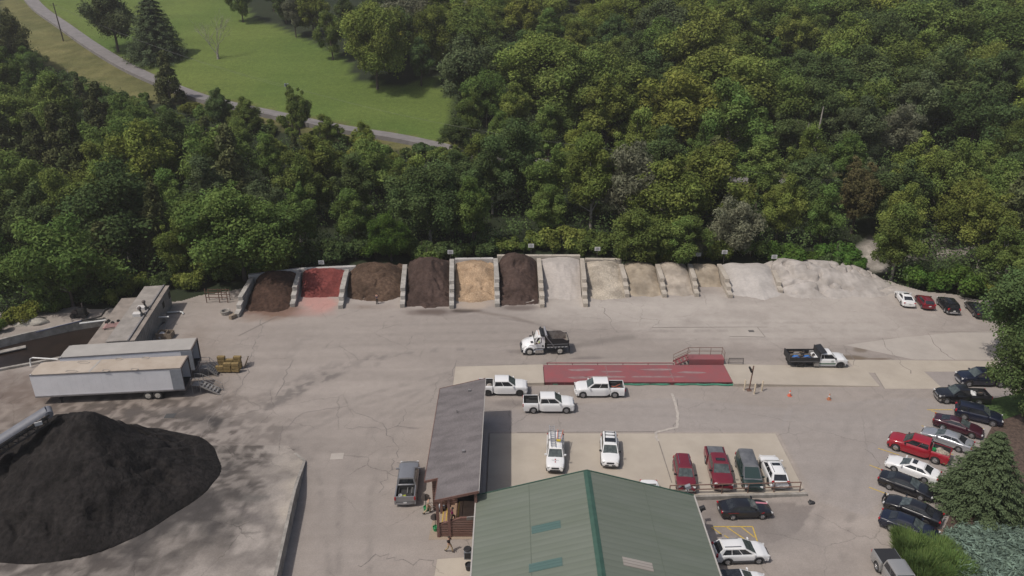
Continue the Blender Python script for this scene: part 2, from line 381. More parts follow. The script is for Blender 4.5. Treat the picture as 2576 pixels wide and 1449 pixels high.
# tyre-dirt arc and dark seams
blend(line([(690, 1010), (735, 975), (800, 945), (880, 920), (935, 905)], 2.6, 1.0, 1.6) * (0.10 + 1.2 * smooth(.44, .62, nD)), (0.16, 0.142, 0.132), 0.45)
blend(line([(660, 1035), (720, 990), (800, 955), (870, 938)], 1.3, 1.0, 1.8) * (0.15 + 1.2 * smooth(.4, .62, nD)), (0.13, 0.117, 0.108), 0.6)
blend(line([(935, 905), (1010, 890), (1130, 878), (1300, 885)], 1.0, 1.0, 2.0) * (0.05 + 1.2 * smooth(.4, .62, nD)), (0.165, 0.148, 0.138), 0.5)
for tr_, st_ in (([(700, 1100), (900, 1000), (1150, 930), (1500, 900), (2000, 880), (2400, 870)], .30), ([(850, 1440), (860, 1200), (950, 1050), (1150, 930)], .28), ([(930, 1440), (930, 1230), (1000, 1060), (1170, 950)], .24), ([(2050, 1330), (2100, 1150), (2150, 1020), (2300, 960)], .28), ([(2120, 1400), (2160, 1180), (2200, 1050), (2340, 970)], .24), ([(620, 830), (1100, 815), (1600, 812), (2200, 812)], .20), ([(650, 860), (1100, 838), (1600, 832), (2250, 830)], .22), ([(1150, 1010), (1700, 1025), (2100, 1060)], .22), ([(560, 1050), (700, 1060), (800, 1180), (830, 1440)], .26), ([(760, 830), (700, 930), (620, 1050)], .25)):
    for of_ in (0, 22):
        blend(line([(a_, b_ + of_) for a_, b_ in tr_], 0.6, 0.8, 1.0) * (0.1 + 1.4 * nC) * smooth(.3, .6, nD), (0.19, 0.168, 0.152), st_ * 1.3)
    blend(line([(a_, b_ + 11) for a_, b_ in tr_], 3.2, 1.0, 0.6) * nB, (0.22, 0.196, 0.178), st_ * .45)
blend(line([(1440, 872), (1500, 862), (1560, 850), (1590, 848)], 1.2, 1.0, 1.4), (0.17, 0.15, 0.135), 0.6)
blend(line([(1260, 800), (1340, 812), (1400, 832)], 0.5, 0.8, 0.8), (0.19, 0.165, 0.15), 0.7)
for (u, v, a, b) in ((1300, 884, 26, 5), (1460, 902, 26, 2), (1490, 900, 40, 4), (985, 797, 6, 2), (1040, 1077, 16, 2), (1068, 1192, 4, 3), (1390, 1040, 50, 8), (1290, 1015, 40, 9), (850, 1320, 4, 8), (1120, 1438, 9, 4), (1890, 833, 3, 3), (2270, 862, 34, 6), (2570, 865, 20, 5), (1155, 1420, 5, 3), (1790, 1018, 7, 3), (1801, 1030, 4, 2), (650, 1216, 6, 5), (570, 1380, 40, 25)):
    blend(ell(u, v, a, b, 0.6, 0.6), (0.16, 0.14, 0.13), 0.6)
# large tonal patches of older paving
blend(poly([(1150, 1040), (1700, 1000), (2000, 1030), (1960, 1088), (1300, 1088), (1180, 1075)]) * (0.4 + 0.6 * nC), (0.285, 0.262, 0.25), 0.5)
blend(poly([(2325, 935), (2480, 935), (2576, 1010), (2420, 1020)]), (0.27, 0.245, 0.235), 0.6)
blend(poly([(1980, 1020), (2300, 1000), (2330, 1130), (2180, 1300), (2060, 1260), (1960, 1090)]) * (0.3 + nC), (0.29, 0.265, 0.25), 0.5)
blend(poly([(2180, 1130), (2300, 1000), (2576, 1020), (2400, 1449), (2270, 1400)]), (0.275, 0.25, 0.235), 0.55)
blend(poly([(1745, 1255), (2050, 1270), (2010, 1340), (1930, 1370), (1760, 1330)]) * (0.3 + 1.1 * nB), (0.15, 0.13, 0.12), 0.65)
blend(ell(1980, 1330, 120, 70, 0.9, 0.7), (0.21, 0.19, 0.175), 0.5)
blend(poly([(680, 905), (560, 800), (600, 790), (760, 800), (720, 905)]) * (0.2 + nB), (0.27, 0.235, 0.21), 0.5)
blend((nD > 0.66) * (nB - 0.35), (0.20, 0.18, 0.165), 0.45)
in_yard = lambda X, Y: in_poly(X + (fbm(X * 0.3, Y * 0.3, 3) - 0.5) * 2.5, Y + (fbm(X * 0.3 + 9, Y * 0.3, 3) - 0.5) * 3.0, YARD)
yard_m = ground_mat("yard_paving", fine=7.0, var=0.10, bump=0.12, cracks=0.28)
def yard_z(X, Y): return base_h(X, Y) + 0.0 - np.where(in_poly(X, Y, LOT), 0.3, 0)
yard = grid_mesh("yard_pavement", xs, ys, yard_z, yard_m, mask=in_yard, cols=C); tag(yard, kind="structure")

# ---- slabs lying on the yard
def slab(name, pts, z, m, skirt=0.25, kind="structure"):
    o = MB().prism(pts, (lambda x, y: float(base_h(x, y)) - skirt), z, 0).build(name, m); tag(o, kind=kind); return o
conc_tan = mat("tan_concrete", (0.36, 0.315, 0.26), 0.9, 0.0, 0.25, col2=(0.425, 0.375, 0.31), bump=0.1, bscale=9, detail=9)
conc_gray = mat("gray_concrete", (0.345, 0.31, 0.275), 0.9, 0.0, 0.35, col2=(0.40, 0.36, 0.32), bump=0.1, bscale=8, detail=8)
conc_dark = mat("weathered_concrete", (0.20, 0.185, 0.165), 0.92, 0.0, 1.2, col2=(0.36, 0.335, 0.30), bump=0.2, detail=7)
pad_m = ground_mat("pad_concrete", fine=6, var=0.12, bump=0.12, cracks=0.55)
slab("parking_slab", LOT, 0.02, conc_tan, 1.2)
slab("slab_patch", [hit(*p)[:2] for p in ((2125, 868), (2260, 850), (2420, 835), (2576, 832), (2576, 905), (2300, 905))], 0.008, conc_gray, 0.02)
slab("slab_strip", [hit(*p)[:2] for p in ((2130, 905), (2576, 909), (2576, 935), (2325, 935), (2372, 978), (2225, 978), (2200, 938), (2160, 936))], 0.012, conc_tan, 0.02)
slab("patch_panel", [hit(*p)[:2] for p in ((1830, 823), (1905, 823), (1925, 848), (1835, 846))], 0.010, conc_gray, 0.02)
slab("walk_slab", [hit(*p)[:2] for p in ((1100, 1407), (1200, 1400), (1200, 1449), (1200, 1500), (1085, 1500))], 0.012, conc_tan, 0.02)
# raised mulch pad
def pad_z(X, Y): return np.where(True, pad_h(Y), 0)
xs2 = np.arange(-78, -18, 0.4); ys2 = np.arange(38, 66.0, 0.4); X, Y = np.meshgrid(xs2, ys2)
nA = fbm(X * 0.15, Y * 0.15, 4); nB = fbm(X * 0.5 + 4, Y * 0.5, 4); Uy, Vy = proj(X, Y, pad_h(Y))
C = np.zeros(X.shape + (3,)) + np.array([0.30, 0.268, 0.24]) ; C *= (0.75 + 0.5 * nA)[..., None]
a = np.clip(smooth(0, 1, (X + 19.5 + 0.118 * (Y - 46.5)) / 4.0 + 0.55 + (nB - .5)), 0, 1)
blend(a * (Vy < 1350), (0.41, 0.36, 0.295), 0.8)
nD = fbm(X * 1.4 + 2, Y * 1.4, 4); nG = smooth(.42, .62, fbm(X * .3 + 7, Y * .3, 5))
blend(ell(640, 1400, 150, 130, 0.9, 1.0) * nG * (0.3 + 1.3 * nD), (0.12, 0.11, 0.105), 0.9)
blend(ell(560, 1310, 130, 34, 0.9, 1.2) * nG * (0.3 + 1.3 * nD), (0.10, 0.092, 0.088), 0.9)
blend(ell(300, 1420, 330, 100, 0.9, 1.0) * (0.3 + 1.3 * nD), (0.10, 0.088, 0.08), 0.85)
blend(nG * (0.2 + nD), (0.205, 0.18, 0.158), 0.7)
rm_ = np.hypot(X + 41.2, Y - 60.3); blend((1 - smooth(11.5, 21, rm_ + (nB - .5) * 8)) * (0.35 + 1.0 * smooth(.36, .62, nD)), (0.075, 0.065, 0.059), 0.9)
blend(ell(640, 1255, 34, 8, 0.8, 1.0), (0.09, 0.085, 0.08), 0.7)
blend(ell(300, 1230, 270, 190, 0.35, 0.5), (0.055, 0.05, 0.048), 0.85)
blend(line([(560, 1270), (600, 1285), (640, 1310), (672, 1335)], 0.5, 0.8, 0.8), (0.12, 0.105, 0.1), 0.6)
nS, nT = 150, 72; Sg, Tg = np.meshgrid(np.linspace(0, 1, nS), np.linspace(0, 1, nT)); PY = 38 + Tg * 28.0
edge_x = np.where(PY > 63.3, PAD_X(63.3) - (PY - 63.3) * 0.85, PAD_X(PY)); PX = -78 + (edge_x + 78) * Sg ** 0.8
ci = lambda k: np.stack([C[np.clip(((PY - 38) / 0.4).astype(int), 0, C.shape[0] - 1), np.clip(((PX + 78) / 0.4).astype(int), 0, C.shape[1] - 1), q] for q in range(3)], -1)
CP = ci(0); pad = grid_mesh("mulch_pad", np.linspace(0, 1, nS), np.linspace(0, 1, nT), lambda a_, b_: a_ * 0, pad_m, cols=CP)
pad.data.vertices.foreach_set("co", np.stack([PX, PY, pad_h(PY)], -1).astype(np.float32).reshape(-1)); pad.data.update(); tag(pad, kind="structure")
def wall_thing(name, label, cat, pts, h0, h1, th, m):
    mb = MB()
    for p, q in zip(pts[:-1], pts[1:]):
        p = Vector(p); q = Vector(q); d = (q - p).normalized(); n = Vector((-d.y, d.x)) * th / 2
        a, b, c, e = p + n, q + n, q - n, p - n
        mb.prism([tuple(a), tuple(b), tuple(c), tuple(e)], h0, h1)
    return tag(mb.build(name, m), label, cat)
yy = [38 + i * 1.5 for i in range(17)] + [63.2]
wall_thing("retaining_wall", "concrete edge wall of the raised dark mulch pad, facing the driveway", "retaining wall",
    [(PAD_X(y) + 0.12, y) for y in yy] + [(PAD_X(63.2) - 1.25, 64.7)], -0.4, lambda x, y: pad_h(y) + 0.02, 0.28, conc_dark)
wall_thing("retaining_wall", "concrete retaining wall below the brown pipe railing", "retaining wall", [(15.0, 57.8), (28.2, 58.32)], -1.2, 0.10, 0.3, conc_dark)
# paver apron by the porch
pm = bpy.data.materials.new("brick_pavers"); pm.use_nodes = True; t = pm.node_tree; b = t.nodes["Principled BSDF"]; b.inputs["Roughness"].default_value = 0.9
br = t.nodes.new("ShaderNodeTexBrick"); br.inputs["Scale"].default_value = 2.6; br.inputs["Color1"].default_value = (0.36, 0.285, 0.21, 1); br.inputs["Color2"].default_value = (0.31, 0.25, 0.19, 1); br.inputs["Mortar"].default_value = (0.20, 0.16, 0.125, 1); br.inputs["Mortar Size"].default_value = 0.03
tc = t.nodes.new("ShaderNodeTexCoord"); t.links.new(tc.outputs["Object"], br.inputs["Vector"]); t.links.new(br.outputs["Color"], b.inputs["Base Color"])
slab("paver_apron", [hit(*p)[:2] for p in ((1078, 1358), (1190, 1356), (1200, 1290), (1092, 1290))], 0.014, pm, 0.02)
# cracks and joints: thin dark ribbons
crack_m = mat("crack_filler", (0.185, 0.163, 0.150), 0.95, 0.3, 6.0)
joint_m = mat("joint_line", (0.20, 0.178, 0.16), 0.95, 0.2, 5.0)
def wob(pts, a=0.25, n=5):
    P = [Vector((*hit(*p)[:2], 0)) for p in pts]; out = []
    for i in range(len(P) - 1):
        for k in range(n):
            q = P[i].lerp(P[i + 1], k / n); out.append(q + Vector((rnd.gauss(0, a), rnd.gauss(0, a), 0)) * (0 if (i == 0 and k == 0) else 1))
    out.append(P[-1]); return out
CR = [[(885, 1030), (965, 1065), (1000, 1140), (985, 1180), (950, 1240)], [(870, 1076), (960, 1075), (1040, 1076)], [(1003, 1073), (1020, 1030)], [(985, 1175), (1020, 1185)],
      [(575, 925), (562, 980), (555, 1020), (500, 1110)], [(660, 800), (640, 880), (610, 960), (585, 1010), (560, 1040)], [(735, 905), (715, 950), (690, 1000)],
      [(590, 870), (625, 850), (665, 845)], [(595, 900), (640, 895)], [(1520, 775), (1530, 800), (1545, 830)], [(1510, 842), (1518, 870)],
      [(2125, 868), (2145, 905), (2165, 935)], [(2215, 850), (2250, 900), (2290, 940)], [(2340, 840), (2355, 870), (2400, 905)], [(1120, 1440), (1090, 1415), (1010, 1410), (960, 1395), (900, 1420)],
      [(1700, 1005), (1706, 1050), (1695, 1085)], [(2180, 1130), (2220, 1180), (2250, 1270), (2300, 1360)], [(1390, 830), (1440, 835)], [(1135, 990), (1170, 1010)], [(1150, 905), (1135, 955), (1160, 985)],
      [(860, 870), (905, 905)], [(1040, 845), (1025, 870)], [(1450, 830), (1540, 826), (1560, 838)], [(1050, 1170), (1000, 1168)], [(700, 1100), (760, 1040), (870, 1020)]]
for c in CR:
    if any(abs(hit(*p).z) > 0.3 for p in c): pass
    ribbon("pavement_crack", wob(c, 0.13), 0.075, crack_m, 0.012, step=0.6, jitter=1.2)
for c in ([(1830, 823), (1930, 823)], [(1905, 823), (1925, 848)], [(1835, 846), (1925, 848)], [(1640, 824), (1830, 823)], [(1300, 1088), (1655, 1086)], [(1395, 1270), (1400, 1271)],
          [(1655, 1105), (1690, 1215)], [(570, 1110), (740, 1130)], [(585, 985), (640, 1020)], [(600, 845), (700, 795)], [(2340, 835), (2560, 836)], [(2225, 978), (2200, 938)], [(1145, 964), (1220, 966)]):
    ribbon("pavement_joint", [hit(*p)[:2] for p in c], 0.09, joint_m, 0.028, step=1.0)
pale = mat("pale_patch", (0.40, 0.36, 0.32), 0.95, 0.15, 3.0)
ribbon("sealed_crack", wob([(1690, 990), (1706, 1040), (1703, 1075), (1650, 1088), (1655, 1110)], 0.05), 0.3, pale, 0.03, step=0.5)
yellow = mat("yellow_paint", (0.52, 0.36, 0.06), 0.85, 0.2, 6.0)
yel = 0
for a_, b_ in (((1795, 1325), (1893, 1325)), ((1893, 1325), (1905, 1362)), ((1790, 1326), (1815, 1345)), ((1828, 1326), (1872, 1356)), ((1865, 1326), (1898, 1352)), ((1822, 1347), (1842, 1360)),
               ((2332, 1031), (2396, 1031)), ((2342, 1033), (2372, 1044)), ((2462, 1076), (2475, 1078)), ((2318, 1071), (2335, 1077)), ((2430, 1107), (2452, 1116)), ((2209, 1128), (2262, 1145)), ((2187, 1170), (2226, 1185)), ((2186, 1226), (2234, 1244)), ((2330, 1222), (2342, 1228)), ((2220, 1290), (2235, 1297)), ((2385, 1140), (2398, 1144))):
    p, q = hit(*a_), hit(*b_)
    ribbon("parking_line", [p[:2], q[:2]], 0.11, yellow, 0.02, step=1.0)
# mulch bed and grass strip at the right edge
slab("mulch_bed", [hit(*p)[:2] for p in ((2500, 1065), (2700, 1000), (2760, 1420), (2390, 1449), (2370, 1340), (2460, 1140))], 0.10, mat("bark_mulch", (0.085, 0.058, 0.045), 1.0, 0.4, 4.0, bump=0.5), 0.2)
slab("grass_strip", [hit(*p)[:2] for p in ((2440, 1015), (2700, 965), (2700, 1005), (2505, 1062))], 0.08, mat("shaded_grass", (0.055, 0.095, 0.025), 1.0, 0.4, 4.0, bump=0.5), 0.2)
slab("dirt_shoulder", [hit(*p)[:2] for p in ((2250, 1400), (2262, 1345), (2380, 1330), (2420, 1449), (2460, 1520), (2330, 1520))], 0.05, mat("dry_dirt", (0.17, 0.13, 0.10), 1.0, 0.3, 3.0, bump=0.3), 0.2)
# ================================================================ STORAGE BINS
block_m = mat("cast_blocks", (0.25, 0.235, 0.21), 0.92, 0.0, 0.7, col2=(0.42, 0.395, 0.36), bump=0.15, detail=8)
block_tan = mat("dusty_blocks", (0.34, 0.30, 0.25), 0.92, 0.0, 0.7, col2=(0.44, 0.395, 0.335), bump=0.15, detail=8)
back_m = mat("pale_blocks", (0.36, 0.34, 0.32), 0.9, 0.0, 0.6, col2=(0.47, 0.455, 0.44), bump=0.1, detail=7)
def course(p, q, z0, z1, th, L=1.8, bev=0.05):
    """one row of big blocks with bevelled joints, as one continuous mesh along p-q"""
    p = Vector(p); q = Vector(q); D = (q - p).length; d = (q - p) / D; n = Vector((-d.y, d.x)); rings = []
    k = max(1, round(D / L)); st = []
    for i in range(k):
        a = D * i / k; b = D * (i + 1) / k
        st += [(a + 0.004, bev), (a + bev, 0), (b - bev, 0), (b - 0.004, bev)]
    for s_, ins in st:
        c = p + d * s_; hw = th / 2 - ins; zz0 = z0 + 0.012; zz1 = z1 - ins * 0.8
        rings.append([(c.x + n.x * hw, c.y + n.y * hw, zz0), (c.x - n.x * hw, c.y - n.y * hw, zz0), (c.x - n.x * hw, c.y - n.y * hw, zz1 - 0.03), (c.x - n.x * (hw - 0.04), c.y - n.y * (hw - 0.04), zz1),
                      (c.x + n.x * (hw - 0.04), c.y + n.y * (hw - 0.04), zz1), (c.x + n.x * hw, c.y + n.y * hw, zz1 - 0.03)])
    mb = MB(); mb.loft(rings, True); return mb
def block_wall(label, front, back, ncourse, m, step=1.55, th=0.72, h=0.62, group="block divider walls of the storage bins"):
    f = Vector(front); bk = Vector(back); d = (bk - f).normalized(); rz = 0
    t = thing("block_wall", label, "block wall", (f.x, f.y, 0), 0, group)
    for k in range(ncourse):
        a = d * step * k + Vector((rnd.uniform(-.05, .05), 0)); e = bk - f + Vector((rnd.uniform(-.04, .04), 0))
        course(a, e, h * k + (0.0 if k else -0.05), h * (k + 1), th + rnd.uniform(-.03, .03)).build("block_course", m, t)
    return t
walls = [((-38.9, 96.4), (-39.8, 106.6), 3, "left of the dark shaded mulch, leftmost of the row", block_m), ((-31.9, 99.8), (-33.0, 108.6), 3, "between the dark shaded mulch and the red mulch", block_m),
         ((-24.8, 99.2), (-25.9, 109.8), 3, "between the red mulch and the brown mulch", block_m), ((-15.9, 99.6), (-17.0, 111.8), 3, "between the brown mulch and the tall chocolate mulch heap", block_m),
         ((-8.7, 99.2), (-9.6, 112.6), 4, "between the tall chocolate mulch and the orange wood chips", block_m), ((-2.1, 99.8), (-2.6, 112.9), 4, "between the orange wood chips and the dark mulch", block_m),
         ((4.4, 99.6), (4.3, 112.9), 4, "between the dark mulch and the pale grey gravel", block_tan), ((10.7, 99.8), (11.2, 112.9), 4, "between the pale grey gravel and the cream stone", block_tan),
         ((17.2, 103.2), (17.4, 112.0), 3, "between the cream stone and the tan sand", block_tan), ((22.8, 103.1), (23.2, 112.0), 3, "between the tan sand and the pale sandy gravel", block_tan),
         ((27.7, 103.4), (28.3, 112.0), 3, "left of the nearly empty sandy bin", block_tan), ((32.6, 102.9), (33.0, 112.0), 3, "right of the nearly empty sandy bin", block_tan),
         ((40.6, 104.6), (41.4, 111.0), 2, "low, half buried between the white gravel and the big grey heap", block_tan)]
for f, bk, n, lb, m in walls: block_wall("concrete block wall " + lb, f, bk, n, m)
def back_wall(label, pts, z0, z1, m=None):
    t = thing("back_wall", label, "block wall", (pts[0][0], pts[0][1], 0), 0, "block walls closing the backs of the bins")
    o = Vector(pts[0]); k = max(1, round((z1 - z0) / 0.62))
    for i in range(k):
        for p, q in zip(pts[:-1], pts[1:]):
            course(Vector(p) - o, Vector(q) - o, z0 + (z1 - z0) * i / k, z0 + (z1 - z0) * (i + 1) / k, 0.7, 2.4).build("block_course", m or back_m, t)
back_wall("pale block wall along the backs of the two leftmost mulch bins", [(-40.4, 107.0), (-33.0, 109.5), (-24.6, 110.6)], 0, 2.1)
back_wall("pale block wall behind the orange wood chips", [(-9.2, 113.4), (-3.0, 113.6)], 0, 2.2)
back_wall("tan block wall behind the dark mulch and the pale grey gravel", [(-2.4, 113.9), (4.3, 113.9), (11.0, 113.9)], 0, 2.6, block_tan)
back_wall("low tan block wall behind the cream stone", [(11.8, 113.7), (17.6, 113.5)], 0, 2.1, block_tan)
def pile(name, label, cat, xl, xr, yf, yt, yb, H, m, dome=0.3, toe=0.12, rough=0.12, scarp=0.0, back=0.35, power=1.0, seed=0, nx=70, ny=80, asym=0.0, peak=0.5, lumpy=0.35):
    def f(Sg, Tg):
        X = (xl[0] * (1 - Tg) + xl[1] * Tg) * (1 - Sg) + (xr[0] * (1 - Tg) + xr[1] * Tg) * Sg
        Y = yf + (yb - yf) * Tg
        c = (Sg - peak) / np.where(Sg < peak, peak, 1 - peak)
        tt = Tg - toe * np.abs(c) ** 2 - 0.05 + 0.16 * (fbm(X * 0.45 + seed, Y * 0.1 + seed, 4) - 0.5)
        tk = (yt - yf) / (yb - yf); q = np.clip(tt / tk, 0, None)
        up = np.clip(q, 0, 1) ** power; up = np.where(q > 0.8, 0.8 ** power + (1 - 0.8 ** power) * np.sin(np.clip((q - 0.8) / 0.2, 0, 1) * math.pi / 2) * 0.9, up)
        dn = 1 - back * np.clip((q - 1) / max(1e-6, 1 / tk - 1), 0, 1) ** 1.6
        g = 1 - dome * np.abs(c) ** 2.3
        Z = H * np.where(q < 1, up, up * dn) * g
        wgt = smooth(0, 0.5, Z)
        Z = Z + wgt * rough * 2 * (fbm(X * 1.6 + seed, Y * 1.6, 4) - 0.5) + wgt * lumpy * (fbm(X * 0.35 + seed * 3, Y * 0.35, 3) - 0.5)
        if scarp: 
            r = fbm(X * 0.22 + seed, Y * 0.35 + seed, 3); Z = Z - wgt * scarp * smooth(0.47, 0.52, r) * (1 - smooth(0.52, 0.62, r))
        return X, Y, np.maximum(Z, 0.0) + np.where(Z > 0.01, 0.02, -0.08)
    Sg, Tg = np.meshgrid(np.linspace(0, 1, nx), np.linspace(0, 1, ny)); X, Y, Z = f(Sg, Tg)
    V = np.stack([X, Y, Z], -1).reshape(-1, 3); idx = np.arange(nx * ny).reshape(ny, nx)
    F = np.stack([idx[:-1, :-1], idx[:-1, 1:], idx[1:, 1:], idx[1:, :-1]], -1).reshape(-1, 4)
    me = bpy.data.meshes.new(name); me.from_pydata(V.tolist(), [], F.tolist()); me.materials.append(m)
    me.polygons.foreach_set("use_smooth", [True] * len(me.polygons)); me.update()
    o = bpy.data.objects.new(name, me); COL.objects.link(o)
    return tag(o, label, cat)
def loose(name, c1, c2, sc=2.5, bump=0.7, bs=5.0, macro=0.3):
    m = mat(name, c1, 0.95, 0.0, sc, col2=c2, bump=bump, bscale=bs, detail=8, spec=0.2); t = m.node_tree; b = t.nodes["Principled BSDF"]
    l = [q for q in t.links if q.to_socket == b.inputs["Base Color"]][0]; src = l.from_socket; tc = t.nodes.new("ShaderNodeTexCoord"); n = t.nodes.new("ShaderNodeTexNoise"); n.inputs["Scale"].default_value = 0.38; n.inputs["Detail"].default_value = 5
    t.links.new(tc.outputs["Object"], n.inputs["Vector"]); r = t.nodes.new("ShaderNodeMapRange"); r.inputs[1].default_value = .36; r.inputs[2].default_value = .62; r.inputs[3].default_value = 1 - macro; r.inputs[4].default_value = 1 + macro * .5; t.links.new(n.outputs["Fac"], r.inputs[0])
    v = t.nodes.new("ShaderNodeVectorMath"); v.operation = 'SCALE'; t.links.new(src, v.inputs[0]); t.links.new(r.outputs[0], v.inputs["Scale"]); t.links.new(v.outputs[0], b.inputs["Base Color"]); return m
m_dark = loose("dark_mulch", (0.042, 0.024, 0.018), (0.085, 0.050, 0.036)); m_red = loose("red_mulch", (0.135, 0.035, 0.032), (0.215, 0.06, 0.052))
m_brown = loose("brown_mulch", (0.062, 0.038, 0.026), (0.118, 0.078, 0.054)); m_choc = loose("chocolate_mulch", (0.052, 0.033, 0.027), (0.088, 0.060, 0.050))
m_chip = loose("wood_chips", (0.28, 0.19, 0.115), (0.46, 0.335, 0.225), 5.0, 0.9, 6.0); m_gray = loose("pale_gravel", (0.37, 0.335, 0.305), (0.44, 0.40, 0.365), 3, 0.35, 9, .1)
m_cream = loose("cream_stone", (0.33, 0.285, 0.225), (0.52, 0.46, 0.38), 6.0, 0.9, 7.0); m_sand = loose("tan_sand", (0.29, 0.24, 0.18), (0.365, 0.31, 0.24), 1.2, 0.3, 4)
m_sand2 = loose("pale_sand", (0.33, 0.285, 0.235), (0.40, 0.35, 0.295), 1.2, 0.3, 5); m_white = loose("white_gravel", (0.39, 0.36, 0.335), (0.45, 0.42, 0.39), 3, 0.3, 9, .1)
m_scr = loose("grey_screenings", (0.33, 0.30, 0.272), (0.43, 0.395, 0.365), 0.8, 0.4, 3, .15)
pile("mulch_pile", "dark brown mulch pile, half in tree shade, leftmost bin", "mulch pile", (-38.5, -39.4), (-32.3, -33.3), 97.6, 106.5, 108.6, 2.6, m_dark, 0.45, 0.1, 0.14, seed=1)
pile("mulch_pile", "bright red mulch pile on a pink stained floor", "mulch pile", (-31.5, -32.6), (-25.2, -26.2), 102.6, 108.0, 109.9, 2.6, m_red, 0.3, 0.05, 0.12, 0.2, seed=2)
pile("mulch_pile", "wide brown mulch heap with a person standing at its foot", "mulch pile", (-24.4, -26.0), (-16.3, -17.2), 101.0, 108.2, 114.0, 3.05, m_brown, 0.62, 0.13, 0.13, 0.35, seed=3, back=0.8)
pile("mulch_pile", "tall rounded chocolate brown mulch heap left of the orange chips", "mulch pile", (-15.5, -16.7), (-9.1, -9.9), 98.6, 108.8, 115.0, 3.8, m_choc, 0.55, 0.08, 0.13, 0.35, seed=4, back=0.8, peak=0.45)
pile("wood_chip_pile", "orange tan wood chip pile between two dark mulches", "wood chip pile", (-8.3, -9.1), (-2.5, -3.0), 101.0, 110.0, 113.2, 2.15, m_chip, 0.28, 0.05, 0.12, 0.25, seed=5, back=0.1)
pile("mulch_pile", "tall dark mulch heap between the orange chips and the pale gravel", "mulch pile", (-1.7, -2.2), (3.9, 3.9), 99.4, 110.4, 113.4, 3.85, m_choc, 0.5, 0.07, 0.12, 0.45, seed=6, back=0.25)
pile("gravel_pile", "smooth pale grey gravel pile in a block bin", "gravel pile", (4.8, 4.7), (10.3, 10.8), 102.0, 110.6, 113.4, 2.6, m_gray, 0.22, 0.05, 0.04, seed=7, back=0.05)
pile("stone_pile", "cream crushed stone pile", "stone pile", (11.1, 11.6), (16.9, 17.2), 101.6, 111.0, 113.1, 2.1, m_cream, 0.3, 0.04, 0.10, seed=8, back=0.05)
pile("sand_pile", "tan sand pile with runnels, under leafy branches", "sand pile", (17.5, 17.8), (22.4, 22.8), 102.6, 110.0, 113.5, 2.15, m_sand, 0.4, 0.08, 0.05, 0.2, seed=9)
pile("gravel_pile", "pale sandy gravel pile dappled by tree shade", "gravel pile", (23.2, 23.6), (27.3, 27.9), 103.2, 110.5, 113.5, 2.0, m_sand2, 0.3, 0.05, 0.04, seed=10)
pile("sand_pile", "low brown sand bank at the back of the nearly empty bin", "sand pile", (28.1, 28.7), (32.3, 32.6), 106.8, 110.6, 113.5, 1.9, m_sand, 0.15, 0.02, 0.04, seed=11)
pile("gravel_pile", "white grey gravel pile with a flat front", "gravel pile", (32.9, 33.4), (41.2, 41.2), 102.0, 109.6, 113.5, 1.95, m_white, 0.45, 0.16, 0.03, seed=12)
pile("screenings_pile", "big spreading grey stone screenings heap at the right end", "stone pile", (40.0, 41.3), (60, 57), 101.8, 109.8, 116.0, 2.6, m_scr, 0.92, 0.16, 0.03, 0.8, lumpy=0.12, seed=13, back=0.8, nx=130, peak=0.24)

# ---- signs on posts behind the bins
sign_white = mat("sign_white", (0.56, 0.56, 0.56), 0.6); sign_ink = mat("sign_ink", (0.12, 0.12, 0.13), 0.7); post_m = mat("dark_post", (0.055, 0.048, 0.042), 0.9)
sign_grey = mat("grey_sign", (0.36, 0.36, 0.35), 0.7)  # darker grey panel tone than the white signs
def bin_sign(label, u, v, y, gray=False):
    d = ray(u, v); t = y / d[1]; p = Vector((0, 0, CAMH)) + Vector(d) * t; z0 = float(terr_h(p.x, y))
    th = thing("bin_sign", label, "sign", (p.x, y, z0), 0, "white signs behind the storage bins")
    h = p.z - z0; MB().box(0, 0.05, h / 2, 0.1, 0.1, h, 0).build("post", post_m, th)
    MB().box(0, -0.02, h, 0.92, 0.04, 0.66).build("panel", sign_grey if gray else sign_white, th)
    mb = MB(); 
    for i, wd in enumerate((0.34, 0.62, 0.6, 0.5)): mb.box(0, -0.045, h + 0.19 - i * 0.125, wd, 0.006, 0.055)
    if not gray: mb.build("lettering", sign_ink, th)
for lb, u, v, y, g in (("small white sign above the red mulch bin", 808, 660, 112.5, 0), ("small white sign above the left edge of the orange wood chips", 1133, 634, 114.5, 0), ("small white sign above the dark mulch heap by the orange chips", 1336, 618, 115.0, 0),
                       ("small white sign half in leaves above the cream stone", 1503, 626, 115.0, 0), ("grey sign in the shade left of the white one behind the empty bin", 1757, 640, 115.5, 1), ("white sign behind the nearly empty sandy bin", 1823, 634, 115.0, 0), ("small white sign in vines behind the white gravel pile", 1948, 646, 115.0, 0)):
    bin_sign(lb, u, v, y, g)

